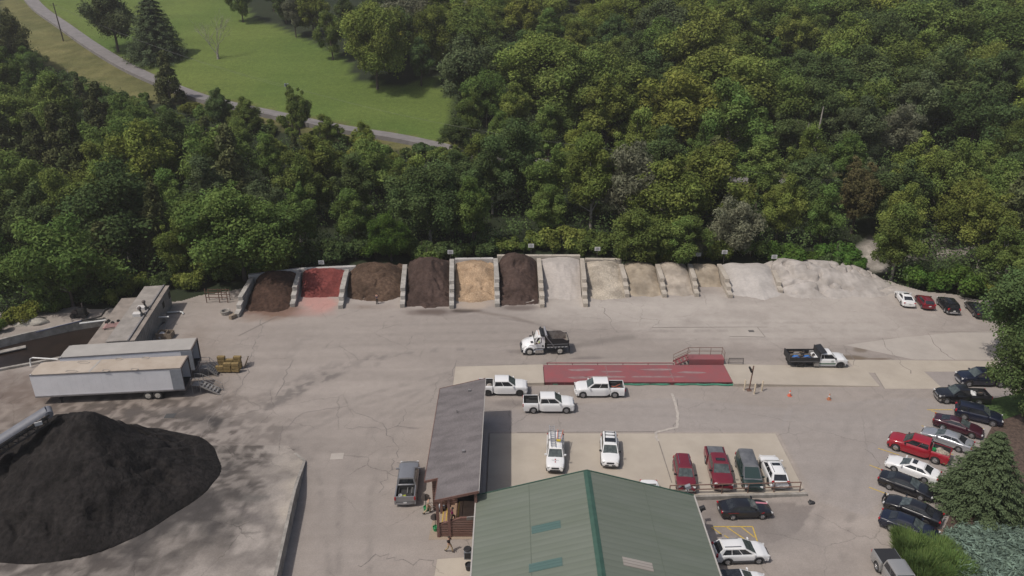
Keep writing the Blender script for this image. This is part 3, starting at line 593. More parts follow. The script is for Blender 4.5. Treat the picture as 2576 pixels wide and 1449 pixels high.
# ================================================================ LEFT SIDE: TRAILERS, PIT, SHED
def trailer(label, P, zt, zb, roof_m, side_m, name="semi_trailer", doorcol=None, wheels=True, axle=(0.74, 0.805), open_rear=True, side_rust=False):
    """P: front-left, rear-left (far side), rear-right(near side), front-right corners on the ground (front = left end)"""
    ctr = sum((Vector(p) for p in P), Vector((0, 0))) / 4
    t = thing(name, label, "trailer", (ctr.x, ctr.y, 0))
    Q = [Vector(p) - ctr for p in P]           # 0 far front, 1 far rear, 2 near rear, 3 near front
    ex = (Q[2] - Q[3]).normalized(); ey = Vector((-ex.y, ex.x)); L = (Q[2] - Q[3]).length; Wd = (Q[0] - Q[3]).length
    M = lambda a, b, z: Vector((*(Q[3] + ex * a + ey * b), z))
    def bx(mb, a0, a1, b0, b1, z0, z1, m=0):
        mb.add([M(a, b, z) for z in (z0, z1) for b in (b0, b1) for a in (a0, a1)], [(0, 2, 3, 1), (4, 5, 7, 6), (0, 1, 5, 4), (2, 6, 7, 3), (0, 4, 6, 2), (1, 3, 7, 5)], m)
    n = 24; mb = MB(); 
    for i in range(n):                          # near side in ribbed panels
        a0, a1 = L * i / n, L * (i + 1) / n; dpt = 0.0
        bx(mb, a0 + 0.012, a1 - 0.012, 0, 0.06, zb, zt - 0.02)
    mb2 = MB(); bx(mb2, 0, L, 0.02, 0.08, zb, zt - 0.03)
    o = mb2.build("near_side", side_m, t); 
    mbr = MB()
    for i in range(n + 1): bx(mbr, min(L - .03, max(0, L * i / n - 0.008)), min(L, L * i / n + 0.012), 0.014, 0.021, zb + 0.02, zt - 0.05)
    mbr.build("side_ribs", side_m, o)
    mb = MB(); bx(mb, 0, L, Wd - 0.08, Wd - 0.02, zb, zt - 0.03); mb.build("far_side", side_m, t)
    mb = MB(); bx(mb, 0.0, 0.07, 0.081, Wd - 0.081, zb, zt - 0.03); mb.build("front_wall", side_m, t)
    mb = MB(); c = 0.45
    pts = [M(c, 0, 0), M(L - 0.05, 0, 0), M(L - 0.05, Wd, 0), M(c, Wd, 0), M(0.08, Wd - 0.25, 0), M(0, Wd / 2, 0), M(0.08, 0.25, 0)]
    mb.prism([(p.x, p.y) for p in pts], zt, zt + 0.05); ro = mb.build("roof", roof_m, t)
    mb = MB(); bx(mb, 0, L, -0.02, 0.05, zt - 0.12, zt + 0.02); bx(mb, 0, L, Wd - 0.05, Wd + 0.02, zt - 0.12, zt + 0.02); bx(mb, 0, L, -0.025, 0.05, zb - 0.16, zb + 0.02); mb.build("rail", M_rail, t)
    mb = MB(); bx(mb, 0.05, L - 0.02, 0.06, Wd - 0.06, zb - 0.12, zb + 0.03); mb.build("floor", M_black, t)
    mb = MB(); bx(mb, L - 0.12, L, 0, 0.12, zb - 0.1, zt + 0.05); bx(mb, L - 0.12, L, Wd - 0.12, Wd, zb - 0.1, zt + 0.05); bx(mb, L - 0.12, L + 0.005, 0, Wd, zt - 0.16, zt + 0.06); bx(mb, L - 0.12, L + 0.006, 0, Wd, zb - 0.22, zb + 0.04); mb.build("rear_frame", M_steel, t)
    mb = MB(); bx(mb, L - 1.28, L - 0.02, -0.085, -0.035, zb + 0.05, zt - 0.12); mb.build("door", M_door, t)
    mb = MB(); bx(mb, L - 1.28, L - 0.02, Wd + 0.035, Wd + 0.085, zb + 0.05, zt - 0.12); mb.build("door", M_door, t)
    mb = MB()
    for a in (2.4,): bx(mb, a, a + 0.16, 0.35, 0.5, 0, zb - 0.12); bx(mb, a, a + 0.16, Wd - 0.5, Wd - 0.35, 0, zb - 0.12); bx(mb, a - .1, a + .26, 0.35, Wd - 0.35, 0.5, 0.62)
    mb.build("landing_gear", M_black, t)
    for fr in axle:
        a = L * fr
        for b in (0.2, Wd - 0.2):
            w_ = wheel_obj(0.52, 0.5, M_rimwhite, t); w_.location = M(a, b + (0.05 if b < 1 else -0.05), 0.52); w_.rotation_euler = (0, 0, math.atan2(ex.y, ex.x) + (0 if b < 1 else math.pi))
        mb = MB(); mb.tube([M(a, 0.3, 0.52), M(a, Wd - 0.3, 0.52)], 0.09); mb.build("axle", M_black, t)
    mb = MB(); bx(mb, L * 0.62, L - 0.1, 0.75, Wd - 0.75, 0.75, zb - 0.13); mb.build("bogie_frame", M_black, t)
    return t, M, L, Wd
M_rail = mat("trailer_rail", (0.20, 0.19, 0.19), 0.5, 0.15, 3); M_steel = mat("trailer_frame", (0.13, 0.105, 0.095), 0.7, 0.2, 3); M_black = mat("chassis_black", (0.018, 0.017, 0.017), 0.8)
M_door = mat("grey_door", (0.24, 0.255, 0.28), 0.55, 0.08, 2); M_tyre = mat("tyre_rubber", (0.028, 0.027, 0.027), 0.85, 0.2, 6); M_rimwhite = mat("painted_rim", (0.52, 0.49, 0.44), 0.6)
M_rim = mat("alloy_rim", (0.36, 0.36, 0.37), 0.35, metal=0.7); M_rimdark = mat("dark_rim", (0.06, 0.06, 0.062), 0.4, metal=0.5); M_rimchrome = mat("chrome_rim", (0.55, 0.55, 0.55), 0.2, metal=0.9)
_wm = {}
def wheel_obj(r, wd, rim_m, parent):
    """wheel: tyre mesh with a rim child; local axis -Y faces outward"""
    k = (round(r, 3), round(wd, 3), rim_m.name)
    if k not in _wm:
        n = 22; rings = []
        prof = [(r * 0.60, -wd / 2 + 0.03), (r * 0.66, -wd / 2), (r * 0.93, -wd / 2 + 0.005), (r, -wd / 2 + 0.045), (r, wd / 2 - 0.045), (r * 0.93, wd / 2 - 0.005), (r * 0.6, wd / 2)]
        for rr, y in prof: rings.append([(rr * math.cos(2 * math.pi * i / n), y, rr * math.sin(2 * math.pi * i / n)) for i in range(n)])
        mb = MB(); mb.loft(rings, True); o = mb.build("wheel", M_tyre, None, 40); me1 = o.data; bpy.data.objects.remove(o)
        mb = MB(); ns = 5; rr = r * 0.615
        prof = [(rr, -wd / 2 + 0.025), (rr * 0.9, -wd / 2 + 0.01), (rr * 0.82, -wd / 2 + 0.05), (rr * 0.3, -wd / 2 + 0.05), (rr * 0.24, -wd / 2 + 0.0), (0.01, -wd / 2 - 0.005)]
        rings = [[(a * math.cos(2 * math.pi * i / n), y, a * math.sin(2 * math.pi * i / n)) for i in range(n)] for a, y in prof]
        mb.loft(rings, True)
        for i in range(ns):
            a = 2 * math.pi * i / ns + 0.3; c, s_ = math.cos(a), math.sin(a)
            mb.bar((0.12 * rr * c, -wd / 2 + 0.02, 0.12 * rr * s_), (0.9 * rr * c, -wd / 2 + 0.02, 0.9 * rr * s_), rr * 0.24, 0.05)
        o = mb.build("rim", rim_m, None, 30); me2 = o.data; bpy.data.objects.remove(o)
        _wm[k] = (me1, me2)
    me1, me2 = _wm[k]
    w_ = bpy.data.objects.new("wheel", me1); COL.objects.link(w_); w_.parent = parent
    q = bpy.data.objects.new("rim", me2); COL.objects.link(q); q.parent = w_
    return w_
m_tr_roof1 = mat("dusty_roof", (0.36, 0.30, 0.24), 0.9, 0.0, 0.35, col2=(0.45, 0.39, 0.325), detail=6); m_tr_roof2 = mat("grey_roof", (0.35, 0.33, 0.305), 0.9, 0.08, 0.4, detail=5)
m_tr_side = mat("white_trailer_side", (0.74, 0.735, 0.75), 0.45, 0.04, 0.7)
tA = trailer("white semi trailer with tan dusty roof, nearest the black mulch mound", [(-54.8, 76.5), (-38.4, 78.1), (-37.7, 75.3), (-54.1, 73.7)], 3.98, 1.2, m_tr_roof1, m_tr_side)
tB = trailer("white semi trailer with grey roof and open dark rear, behind the nearer one", [(-53.6, 80.6), (-38.9, 82.9), (-38.2, 79.7), (-52.9, 77.7)], 3.98, 1.2, m_tr_roof2, m_tr_side)
# roof patches and seam on the near trailer
t, Mf, L, Wd = tA
mb = MB(); mb.bar(Mf(L * 0.39, 0.05, 4.045), Mf(L * 0.405, Wd - 0.05, 4.045), 0.22, 0.012); mb.build("roof_seam", m_tr_roof2, t)
for a, b in ((0.27, 0.35), (0.30, 2.3), (0.5, 0.12), (0.53, 2.72), (0.69, 0.12), (0.71, 2.72)):
    mb = MB(); c = Mf(L * a, b, 4.05); sx = 0.7 if 0.2 < b < 2.6 else 0.45
    mb.tube([c + Vector((sx, 0, 0)), c + Vector((sx * .6, .22, 0)), c + Vector((-sx * .6, .22, 0)), c + Vector((-sx, 0, 0)), c + Vector((-sx * .6, -.2, 0)), c + Vector((sx * .6, -.2, 0)), c + Vector((sx, 0, 0))], 0.05, 5); mb.build("roof_patch", conc_gray, t)
# metal stairs at the trailer rears
def stairs(label, x, y, rz, h=1.15, w=1.0, run=2.2):
    t = thing("steel_stairs", label, "stairs", (x, y, 0), rz, "steel stairs at the trailer doors")
    mb = MB(); mb.box(-0.5, 0, h - 0.03, 1.0, w, 0.05); mb.build("landing", M_galv, t)
    for b in (-w / 2, w / 2):
        mb = MB(); mb.bar((0, b, h), (run, b, 0.05), 0.05, 0.2); mb.build("stringer", M_galv, t)
        mb = MB(); mb.tube([(-1.0, b, h + 1.0), (0, b, h + 1.0), (run, b, 1.0), (run, b, 0)], 0.03, 6); mb.tube([(-1.0, b, h + .5), (0, b, h + .5), (run, b, .5)], 0.025, 6); mb.tube([(-1, b, 0), (-1, b, h + 1)], 0.03, 6); mb.tube([(0, b, 0), (0, b, h + 1)], 0.03, 6); mb.build("handrail", M_galv, t)
    for i in range(5): mb = MB(); mb.box(run * (i + 0.7) / 6, 0, h * (1 - (i + 0.7) / 6) + 0.02, 0.26, w - 0.06, 0.04); mb.build("step", M_galv, t)
M_galv = mat("galvanised_steel", (0.28, 0.27, 0.26), 0.5, 0.15, 4, metal=0.3)
stairs("grey steel stairs below the open rear of the nearer trailer", -36.3, 76.6, R(-4))
stairs("grey steel stairs under the open rear of the farther trailer, mostly shaded", -36.9, 80.6, R(2), run=1.0)
# straw bales and pallets behind the trailers
m_straw = mat("straw", (0.17, 0.12, 0.05), 1.0, 0.0, 7, col2=(0.28, 0.20, 0.085), bump=0.6); m_pal = mat("pallet_wood", (0.25, 0.20, 0.15), 0.9, 0.25, 5)  # straw colour darkened to stand in for the trailer's shade
def bale(label, x, y, z, rz): 
    o = MB().box(0, 0, 0.2, 0.95, 0.45, 0.4).build("straw_bale", m_straw, None, None, 0.05, 1); o.location = (x, y, z); o.rotation_euler = (0, 0, rz); return tag(o, label, "straw bale", "straw bales stacked behind the trailers")
bx0, by0 = -34.9, 81.6
k = 0; wl = {0: "bottom", 1: "second", 2: "third", 3: "top"}
for lay in range(4):
    for i in range(3):
        for j in range(2):
            if lay == 3 and (j == 0 or i == 1): continue
            if lay == 2 and j == 0 and i == 0: continue
            bale(f"yellow straw bale in the {wl[lay]} layer, {('near', 'far')[j]} row, {('left', 'middle', 'right')[i]} place", bx0 + (i - 1) * 0.97 + rnd.uniform(-.05, .05), by0 + (j - .5) * 0.95, 0.14 + lay * 0.41, rnd.uniform(-.06, .06) )
def pallet(label, x, y, z, rz, tilt=0):
    t = thing("pallet", label, "pallet", (x, y, z), rz); 
    for i in range(6): MB().box(0, -0.5 + i * 0.2, 0.13, 1.2, 0.12, 0.025).build("slat", m_pal, t)
    for i in range(3): MB().box(-0.53 + i * 0.53, 0, 0.06, 0.1, 1.05, 0.11).build("bearer", m_pal, t)
    return t
pallet("flat wooden pallet under the left end of the straw bales", bx0 - 0.7, by0, 0, 0); pallet("flat wooden pallet under the right end of the straw bales", bx0 + 0.6, by0, 0, 0)
p_ = pallet("weathered pallet leaning on the far right side of the straw bales", -33.1, 82.9, 0.5, R(90)); p_.rotation_euler = (R(-65), 0, R(100))

# ---- long metal storage shed (old office trailer with a lower annexe)
m_shed = mat("shed_metal", (0.20, 0.20, 0.195), 0.6, 0.2, 0.9); m_shedroof = mat("shed_roof", (0.27, 0.245, 0.22), 0.85, 0.18, 0.7); m_shedroof2 = mat("annexe_roof", (0.25, 0.215, 0.185), 0.9, 0.2, 0.6)
sh = thing("storage_shed", "long grey metal storage shed with a lower annexe, behind the trailers", "shed", (-50.0, 92.0, 0))
a0, a1 = Vector((-47.0, 83.6)), Vector((-49.6, 100.3)); d = (a1 - a0).normalized(); n = Vector((-d.y, d.x)); o0 = Vector((-50, 92))
SP = lambda s_, b, z: (Vector((*(a0 + d * s_ + n * b - o0), z)))
Ls = (a1 - a0).length
def sbx(mb, s0, s1, b0, b1, z0, z1): mb.add([SP(s_, b, z) for z in (z0, z1) for b in (b0, b1) for s_ in (s0, s1)], [(0, 2, 3, 1), (4, 5, 7, 6), (0, 1, 5, 4), (2, 6, 7, 3), (0, 4, 6, 2), (1, 3, 7, 5)])
mb = MB(); sbx(mb, 0, Ls, 0, 3.2, 0, 3.15); wl_ = mb.build("wall", m_shed, sh)
for i in range(26): mb = MB(); sbx(mb, i * Ls / 26, i * Ls / 26 + 0.07, -0.035, 0.01, 0.1, 3.0); mb.build("wall_rib", m_shed, wl_)
mb = MB(); sbx(mb, -0.1, Ls + 0.1, 0.75, 3.3, 3.153, 3.28); mb.build("roof", m_shedroof, sh)
mb = MB(); sbx(mb, -0.1, Ls + 0.1, -0.1, 0.74, 3.153, 3.2); mb.build("roof_ledge", m_shedroof2, sh)
mb = MB(); sbx(mb, -0.1, Ls + 0.1, 0.55, 0.72, 3.2, 3.38); mb.build("gutter", M_rail, sh)
mb = MB(); sbx(mb, -0.2, Ls - 2.6, 3.215, 5.6, 0, 2.62); mb.build("annexe_wall", m_shed, sh)
mb = MB(); sbx(mb, -0.3, Ls - 2.5, 3.31, 5.75, 2.623, 2.75); mb.build("annexe_roof", m_shedroof2, sh)
for s_ in (Ls - 4.2, Ls - 0.9): mb = MB(); sbx(mb, s_, s_ + 0.8, -0.05, 0.0, 1.5, 2.4); mb.build("window", M_black, sh)
m_van = mat("vent_white", (0.55, 0.53, 0.51), 0.7); m_rust = mat("rusty_scrap", (0.12, 0.065, 0.045), 0.9, 0.4, 4)
for i, s_ in enumerate((6.6, 8.6)):
    t = thing("roof_fan", ("white roof fan with a dark hose, nearer one on the shed roof", "white roof fan with a dark hose, farther one on the shed roof")[i], "roof fan", (o0.x, o0.y, 0), 0, "fans on the shed roof")
    mb = MB(); sbx(mb, s_, s_ + 0.85, 1.0, 2.0, 3.285, 3.7); mb.build("housing", m_van, t)
    mb = MB(); c = SP(s_ + 0.6, 1.1, 3.75); mb.tube([c + Vector((.0, 0, 0.3)), c + Vector((.05, 0, 0.0)), c + Vector((.35, -.3, -0.1)), c + Vector((.7, -.3, -.35))], 0.12, 8); mb.build("hose", M_black, t)
    mb = MB(); mb.ball(SP(s_ + 0.9, 1.25, 4.15), 0.26, 10, 6); mb.tube([SP(s_ + .9, 1.25, 3.7), SP(s_ + .9, 1.25, 4.0)], .1); mb.build("blower", M_steel, t)
m_pink = mat("pink_frame", (0.36, 0.22, 0.20), 0.8, 0.15, 4)
t = thing("scrap_cart", "pinkish scrap cart with black wheels lying on the annexe roof", "cart", (o0.x, o0.y, 0))
mb = MB(); 
for q in range(4): mb.bar(SP(4.6 + q * .35, 3.5, 3.1), SP(4.4 + q * .35, 5.0, 3.0), 0.16, 0.1)
mb.bar(SP(4.4, 3.5, 3.05), SP(5.9, 3.4, 3.05), .2, .12); mb.bar(SP(4.3, 5.0, 2.98), SP(5.8, 5.0, 2.98), .2, .12); mb.build("frame", m_pink, t)
for s_, b in ((6.0, 3.6), (5.8, 5.0), (6.3, 4.9), (5.6, 4.2)): mb = MB(); c = SP(s_, b, 3.15); mb.tube([c - Vector((0, .07, 0)), c + Vector((0, .07, 0))], 0.22, 12); mb.build("wheel", M_tyre, t)
for i in range(9):
    s_, b = rnd.uniform(.6, 3.6), rnd.uniform(3.7, 5.2); mb = MB(); c = SP(s_, b, 2.85); mb.box(c.x, c.y, 2.755 + .03 + i * 0.05, rnd.uniform(.7, 1.3), rnd.uniform(.2, .5), 0.06, rnd.uniform(0, 3)); tag(mb.build("scrap_sheet", m_rust if i % 3 else M_rail), "rusty or grey scrap sheet heaped on the near end of the annexe roof", "scrap", "scrap sheets on the annexe roof")
mb = MB(); mb.bar(SP(6.4, 3.3, 2.9), SP(9.2, 3.34, 2.95), 0.2, 0.1); tag(mb.build("timber_plank", m_rust), "long rusty plank lying along the step between shed roof and annexe", "plank")
m_teal = mat("teal_tarp", (0.10, 0.17, 0.165), 0.8, 0.2, 3)
mb = MB(); c = SP(6.2, 3.1, 3.31); mb.prism([(c.x - .9, c.y - .1), (c.x - .2, c.y + .35), (c.x + .5, c.y + .1), (c.x + .8, c.y - .4), (c.x + .3, c.y - .35), (c.x - .2, c.y - .05)], 3.29, 3.36); tag(mb.build("tarp", m_teal), "small teal tarp crumpled on the shed roof", "tarp")
# ---- settling pit with concrete wall
pit_far = [at(-60, 868, 1.2), at(60, 838, 1.2), at(180, 812, 1.2), at(255, 800, 1.2), at(300, 797, 1.2), at(415, 790, 1.2)]
pit_near = [at(-60, 938, 0.3), at(90, 910, 0.3), at(150, 898, 0.3), at(300, 870, 0.3), at(330, 860, 0.3)]
wall_thing("pit_wall", "curved concrete wall on the far side of the dark settling pit", "concrete wall", [p[:2] for p in pit_far], 0, 1.2, 0.35, conc_dark)
wall_thing("pit_wall", "low concrete edge on the near side of the dark settling pit", "concrete wall", [p[:2] for p in pit_near[:3]], 0, 0.3, 0.4, conc_dark)
m_sludge = mat("sludge_water", (0.020, 0.013, 0.010), 0.35, 0.3, 0.6, bump=0.05)
so_ = MB().prism([tuple(p[:2]) for p in pit_far] + [tuple(p[:2]) for p in pit_near[::-1]], 0.01, 0.06).build("pit_water", m_sludge); tag(so_, kind="structure")
p0, p1 = at(-20, 890, .3), at(65, 872, .3); mb = MB(); mb.bar(p0, p1, 0.8, 0.12); tag(mb.build("concrete_slab", conc_dark), "loose concrete slab lying in the dark settling pit", "slab")
m_pvc = mat("white_pvc", (0.58, 0.58, 0.56), 0.4); m_hose = mat("blue_hose", (0.08, 0.09, 0.15), 0.6)
def pipe(label, pts, r, m, name="pipe"): 
    mb = MB(); mb.tube(pts, r, 8); return tag(mb.build(name, m, None, 50), label, name)
pipe("long white plastic pipe lying along the far pit wall", [at(200, 814, 1.35), at(300, 801, 1.35), at(425, 797, 1.35)], 0.13, m_pvc)
pipe("white plastic pipe elbow at the left end of the trailers", [at(77, 922, 0.2), at(76, 903, 1.1), at(82, 900, 1.15), at(147, 904, 1.1)], 0.1, m_pvc)
pipe("white plastic drain pipe sticking out of the shed side", [at(407, 787, .25), at(452, 784, .25), at(460, 786, .2), at(461, 791, .05)], 0.12, m_pvc)
pipe("thin grey pipe lying in the shed's shadow", [at(410, 829, .06), at(420, 803, .06)], 0.06, M_galv)
pipe("dark hose from the pump to the white pit pipe", [at(205, 806, 1.3), at(240, 800, 1.4), at(255, 795, 1.6), at(265, 780, 1.4), at(275, 775, 1.2)], 0.12, M_black, "hose")
pipe("blue and rust hose along the pit's far wall", [at(90, 836, 1.25), at(150, 820, 1.25), at(205, 807, 1.3)], 0.08, m_hose, "hose")
# pump
pc = at(303, 795, 0.1); pc = at(203 * 1.0 + 0, 795, 0)
t = thing("water_pump", "dark greasy pump machine with a vent stack by the far pit wall", "pump", (*at(203, 797, 0)[:2], 0.0))
mb = MB(); mb.box(0, 0, .35, 2.0, 1.1, .25); mb.build("skid", M_black, t); mb = MB(); mb.box(.35, .1, .95, 1.0, .8, .9); mb.build("engine", mat("engine_grime", (0.03, 0.03, 0.028), .6, .5, 6), t, None, .06, 1)
mb = MB(); mb.tube([(-.6, -.3, .7), (-.6, .45, .7)], .42, 14); mb.build("impeller_housing", mat("pump_iron", (0.07, 0.06, 0.055), .5, .3, 4), t, 40); mb = MB(); mb.tube([(.5, .1, 1.35), (.5, .1, 2.1)], .08); mb.build("exhaust", M_steel, t)
for x in (-.8, .8): mb = MB(); mb.tube([(x, -.65, .35), (x, -.5, .35)], .35, 14); mb.build("wheel", M_tyre, t, 40)
m_bag = mat("pale_tarpaulin", (0.36, 0.335, 0.29), 0.9, 0.15, 2, bump=0.4)
mb = MB(); c = at(70, 815, 0)
for i in range(9): pass
def lump(name, label, cat, c, sx, sy, sz, m, seed=1, n=18, k=10, amp=.35):
    rr = random.Random(seed); ph = [rr.uniform(0, 6.28) for _ in range(6)]; rings = []
    for i in range(k + 1):
        tt = math.pi / 2 * i / k; ring = []
        for j in range(n):
            a = 2 * math.pi * j / n; q = 1 + amp * (0.5 * math.sin(3 * a + ph[0] + 2 * tt) + 0.3 * math.sin(5 * a + ph[1] - 3 * tt) + .3 * math.sin(2 * a + ph[2])) 
            ring.append((sx * q * math.cos(tt) * math.cos(a) + 1e-4 * math.cos(a), sy * q * math.cos(tt) * math.sin(a), sz * math.sin(tt) * (1 + amp * .4 * math.sin(4 * a + ph[3]))))
        rings.append(ring)
    mb = MB(); mb.loft(rings, True); o = mb.build(name, m, None, 50); o.location = c; return tag(o, label, cat)
lump("tarpaulin", "crumpled pale tarpaulin heap left of the settling pit", "tarpaulin", at(75, 812, 0), 2.2, 1.3, .9, m_bag, 4)
# black mulch mound on the pad, with conveyor
mxy = (-40.0, 59.6)
def mound_z(X, Y):
    dx = X - mxy[0]; dy = Y - mxy[1]
    a = np.arctan2(dy, dx); r = np.hypot(dx, dy)
    # ridge running to the lower left, gentler to the right
    rr = 10.7 + 1.0 * np.cos(a + 0.85) + 0.35 * np.sin(3 * a) + 1.6 * (fbm(X * 0.14 + 5, Y * 0.14, 3) - 0.5)
    ridge = np.hypot(np.clip(dx - 0, None, 0) * 0.55 + np.clip(dx, 0, None), dy)
    q = ridge / rr
    z = np.minimum(8.0 * np.clip(1 - q ** 0.94, -1, 1), 6.9 + 0.25 * np.clip(1 - q, 0, 1))
    z2 = 6.3 * np.clip(1 - np.hypot((X + 38.0) / 7.8, (Y - 57.6) / 9.6) ** 1.2, -1, 1)
    z = np.maximum(z, np.where(z2 > 0, z2, -9)) 
    z = z - 0.9 * smooth(0, 2.5, dx - 1.0) * np.exp(-((dy - 2.5) / 5) ** 2) * np.exp(-((dx - 4) / 4.5) ** 2) * (q < 1)
    r1 = fbm(X * 0.35 + 2, Y * 0.3, 4); z = z + (z > 0) * (0.8 * (r1 - 0.5) + 0.62 * (fbm(X * 1.2, Y * 1.2, 5) - 0.5) - 0.55 * np.clip(0.10 - np.abs(fbm(X * 0.42 + 11, Y * 0.42, 4) - 0.5), 0, 1) * 4) * smooth(0, 1.5, z)
    sc = fbm(X * 0.2 + 31, Y * 0.3, 3); z = z - smooth(0.3, 1.6, z) * 0.5 * smooth(0.52, 0.55, sc) * (1 - smooth(0.55, 0.66, sc))
    return np.where(z > 0, z, np.maximum(z * 3, -1.2)) + np.where(Y < 66, pad_h(Y), 0) + 0.02
m_soot = loose("black_mulch", (0.011, 0.010, 0.0095), (0.028, 0.024, 0.023), 2.2, 1.0, 3.2)
md = grid_mesh("mulch_mound", np.arange(-64, -26, 0.17), np.arange(45, 76, 0.17), mound_z, m_soot, mask=lambda X, Y: mound_z(X, Y) > np.where(Y < 66, pad_h(Y), 0) - 1.0)
tag(md, "huge black mulch mound on the concrete pad", "mulch mound")
cv = thing("conveyor", "grey stacking conveyor reaching over the black mulch mound", "conveyor", (0, 0, 0))
h0 = at(122, 1036, 9.2); h1 = h0 + (at(0, 1113, 7.6) - h0) * 3.2
dv = (h1 - h0).normalized(); sd = dv.cross(Vector((0, 0, 1))).normalized(); upv = sd.cross(dv).normalized()
m_belt = mat("belt_cover", (0.15, 0.155, 0.175), 0.6, 0.1, 2); m_frame = mat("conveyor_frame", (0.035, 0.033, 0.033), 0.7)
rings = []
for q in (h0, h1): rings.append([q + sd * 0.62 * math.cos(a) + upv * (0.42 * math.sin(a) + 0.15) for a in [math.pi * i / 8 for i in range(9)]])
mb = MB(); mb.loft(rings, True); mb.build("belt_cover", m_belt, cv, 40)
mb = MB(); Lc = (h1 - h0).length
for sgn in (-1, 1):
    a = h0 + sd * 0.6 * sgn - upv * 0.0; b = h0 + sd * 0.5 * sgn - upv * 0.75
    mb.bar(a, a + dv * Lc, 0.14); mb.bar(b + dv * 0.4, b + dv * Lc, 0.12); nseg = int(Lc / 0.9)
    for i in range(nseg): mb.bar(a + dv * (i * 0.9 + .2), b + dv * (i * 0.9 + 0.65), 0.07); mb.bar(b + dv * (i * 0.9 + .65), a + dv * (i * .9 + 1.1), 0.07)
mb.build("truss", m_frame, cv)
mb = MB(); mb.tube([h0 - sd * 0.6, h0 + sd * 0.6], 0.33, 14); mb.build("head_drum", m_belt, cv, 40)
mb = MB(); mb.box(*(h0 + dv * 1.1 - upv * 0.1 - sd * 0.72), 0.6, 0.1, 0.35, math.atan2(dv.y, dv.x)); mb.build("motor_box", sign_white, cv)
for q in (0.45, 0.75):
    mb = MB(); c = h0 + dv * Lc * q
    for sgn in (-1, 1): mb.bar(c + sd * .5 * sgn - upv * .7, Vector((*(c + sd * 1.2 * sgn)[:2], 0.3)), 0.14)
    mb.build("support_leg", m_frame, cv)
# small things beside the bins
t = thing("pipe_rack", "rusty pipe rack standing in front of the trees beside the leftmost bin", "rack", (*at(548, 762)[:2], 0))
mb = MB()
for x in (-1.6, 0.3, 1.5): mb.bar((x, 0, 0), (x, 0, 2.3), .09); mb.bar((x, 1, 0), (x, 1, 1.8), .09)
for z in (.9, 1.7): mb.bar((-1.6, 0, z), (1.5, 0, z), .08); mb.bar((-1.6, 1, z), (1.5, 1, z), .08)
mb.build("frame", m_rust, t)
c = at(568, 790); mb = MB(); mb.loft([[(r_ * math.cos(a), r_ * math.sin(a), z) for a in [2 * math.pi * i / 16 for i in range(16)]] for r_, z in ((.62, 0), (.7, .55), (.62, .6), (.5, .55), (.45, .2))], True); o = mb.build("concrete_ring", conc_dark, None, 40); o.location = c; tag(o, "round hollow concrete ring beside the leftmost block wall", "concrete ring")
c = at(590, 799); mb = MB(); mb.box(0, 0, .3, 1.5, .6, .6); o = mb.build("timber_crate", m_pal, None, None, .03, 1); o.location = c; o.rotation_euler = (0, 0, R(60)); tag(o, "plain timber box at the front end of the leftmost block wall", "crate")
t = thing("open_crate", "open wooden crate with white bags by the shed's near end", "crate", (*at(417, 848)[:2], 0.0))
mb = MB()
for bx_ in ((0, -.6, 2.0, .06), (0, .6, 2.0, .06), (-1, 0, .06, 1.2), (1, 0, .06, 1.2), (.25, 0, .05, 1.2)): mb.box(bx_[0], bx_[1], .4, bx_[2], bx_[3], .8)
mb.build("sides", m_pal, t)
lump("white_bag", "white plastic bag lying in the open wooden crate", "bag", Vector((*at(410, 850)[:2], .1)), .5, .4, .75, sign_white, 8)
# ================================================================ VEHICLES
def paint(name, c, flake=0.0, rough=0.28): return mat("paint_" + name, c, rough, coat=0.7, metal=flake)
P_WHITE = paint("white", (0.74, 0.74, 0.735)); P_BLACK = paint("black", (0.012, 0.012, 0.015)); P_NAVY = paint("navy", (0.010, 0.013, 0.028)); P_RED = paint("red", (0.30, 0.012, 0.024))
P_DKRED = paint("dark_red", (0.15, 0.012, 0.022)); P_MAROON = paint("maroon", (0.045, 0.010, 0.018)); P_SILVER = paint("silver", (0.40, 0.41, 0.43), 0.5); P_GREY = paint("grey", (0.26, 0.26, 0.27), 0.4)
P_GREEN = paint("dark_green", (0.018, 0.035, 0.030)); P_CHAMP = paint("pale_silver", (0.36, 0.355, 0.345), 0.4)
P_WORN = mat("faded_roof", (0.085, 0.09, 0.10), 0.6, 0.0, 1.6, col2=(0.14, 0.145, 0.155))
GLASS = mat("car_glass", (0.016, 0.018, 0.021), 0.06, 0.0, 3.0, col2=(0.035, 0.038, 0.042), spec=0.7); GLASS2 = mat("windshield_glass", (0.04, 0.05, 0.05), 0.1, 0.0, 2.5, col2=(0.10, 0.12, 0.118), spec=0.6)  # windshield colour is paler bluish grey, painting in the reflected sky
TRIM = mat("black_trim", (0.022, 0.022, 0.024), 0.6); CLAD = mat("grey_cladding", (0.075, 0.074, 0.078), 0.7); LENS = mat("headlight_lens", (0.55, 0.55, 0.54), 0.12); TAIL = mat("tail_lens", (0.33, 0.012, 0.02), 0.2)
CHROME = mat("chrome", (0.5, 0.5, 0.5), 0.18, metal=0.9); PLATE = mat("licence_plate", (0.6, 0.6, 0.58), 0.5); LINER = mat("bed_liner", (0.030, 0.030, 0.031), 0.85, 0.2, 5); AMBER = mat("amber_lens", (0.5, 0.2, 0.03), 0.3)

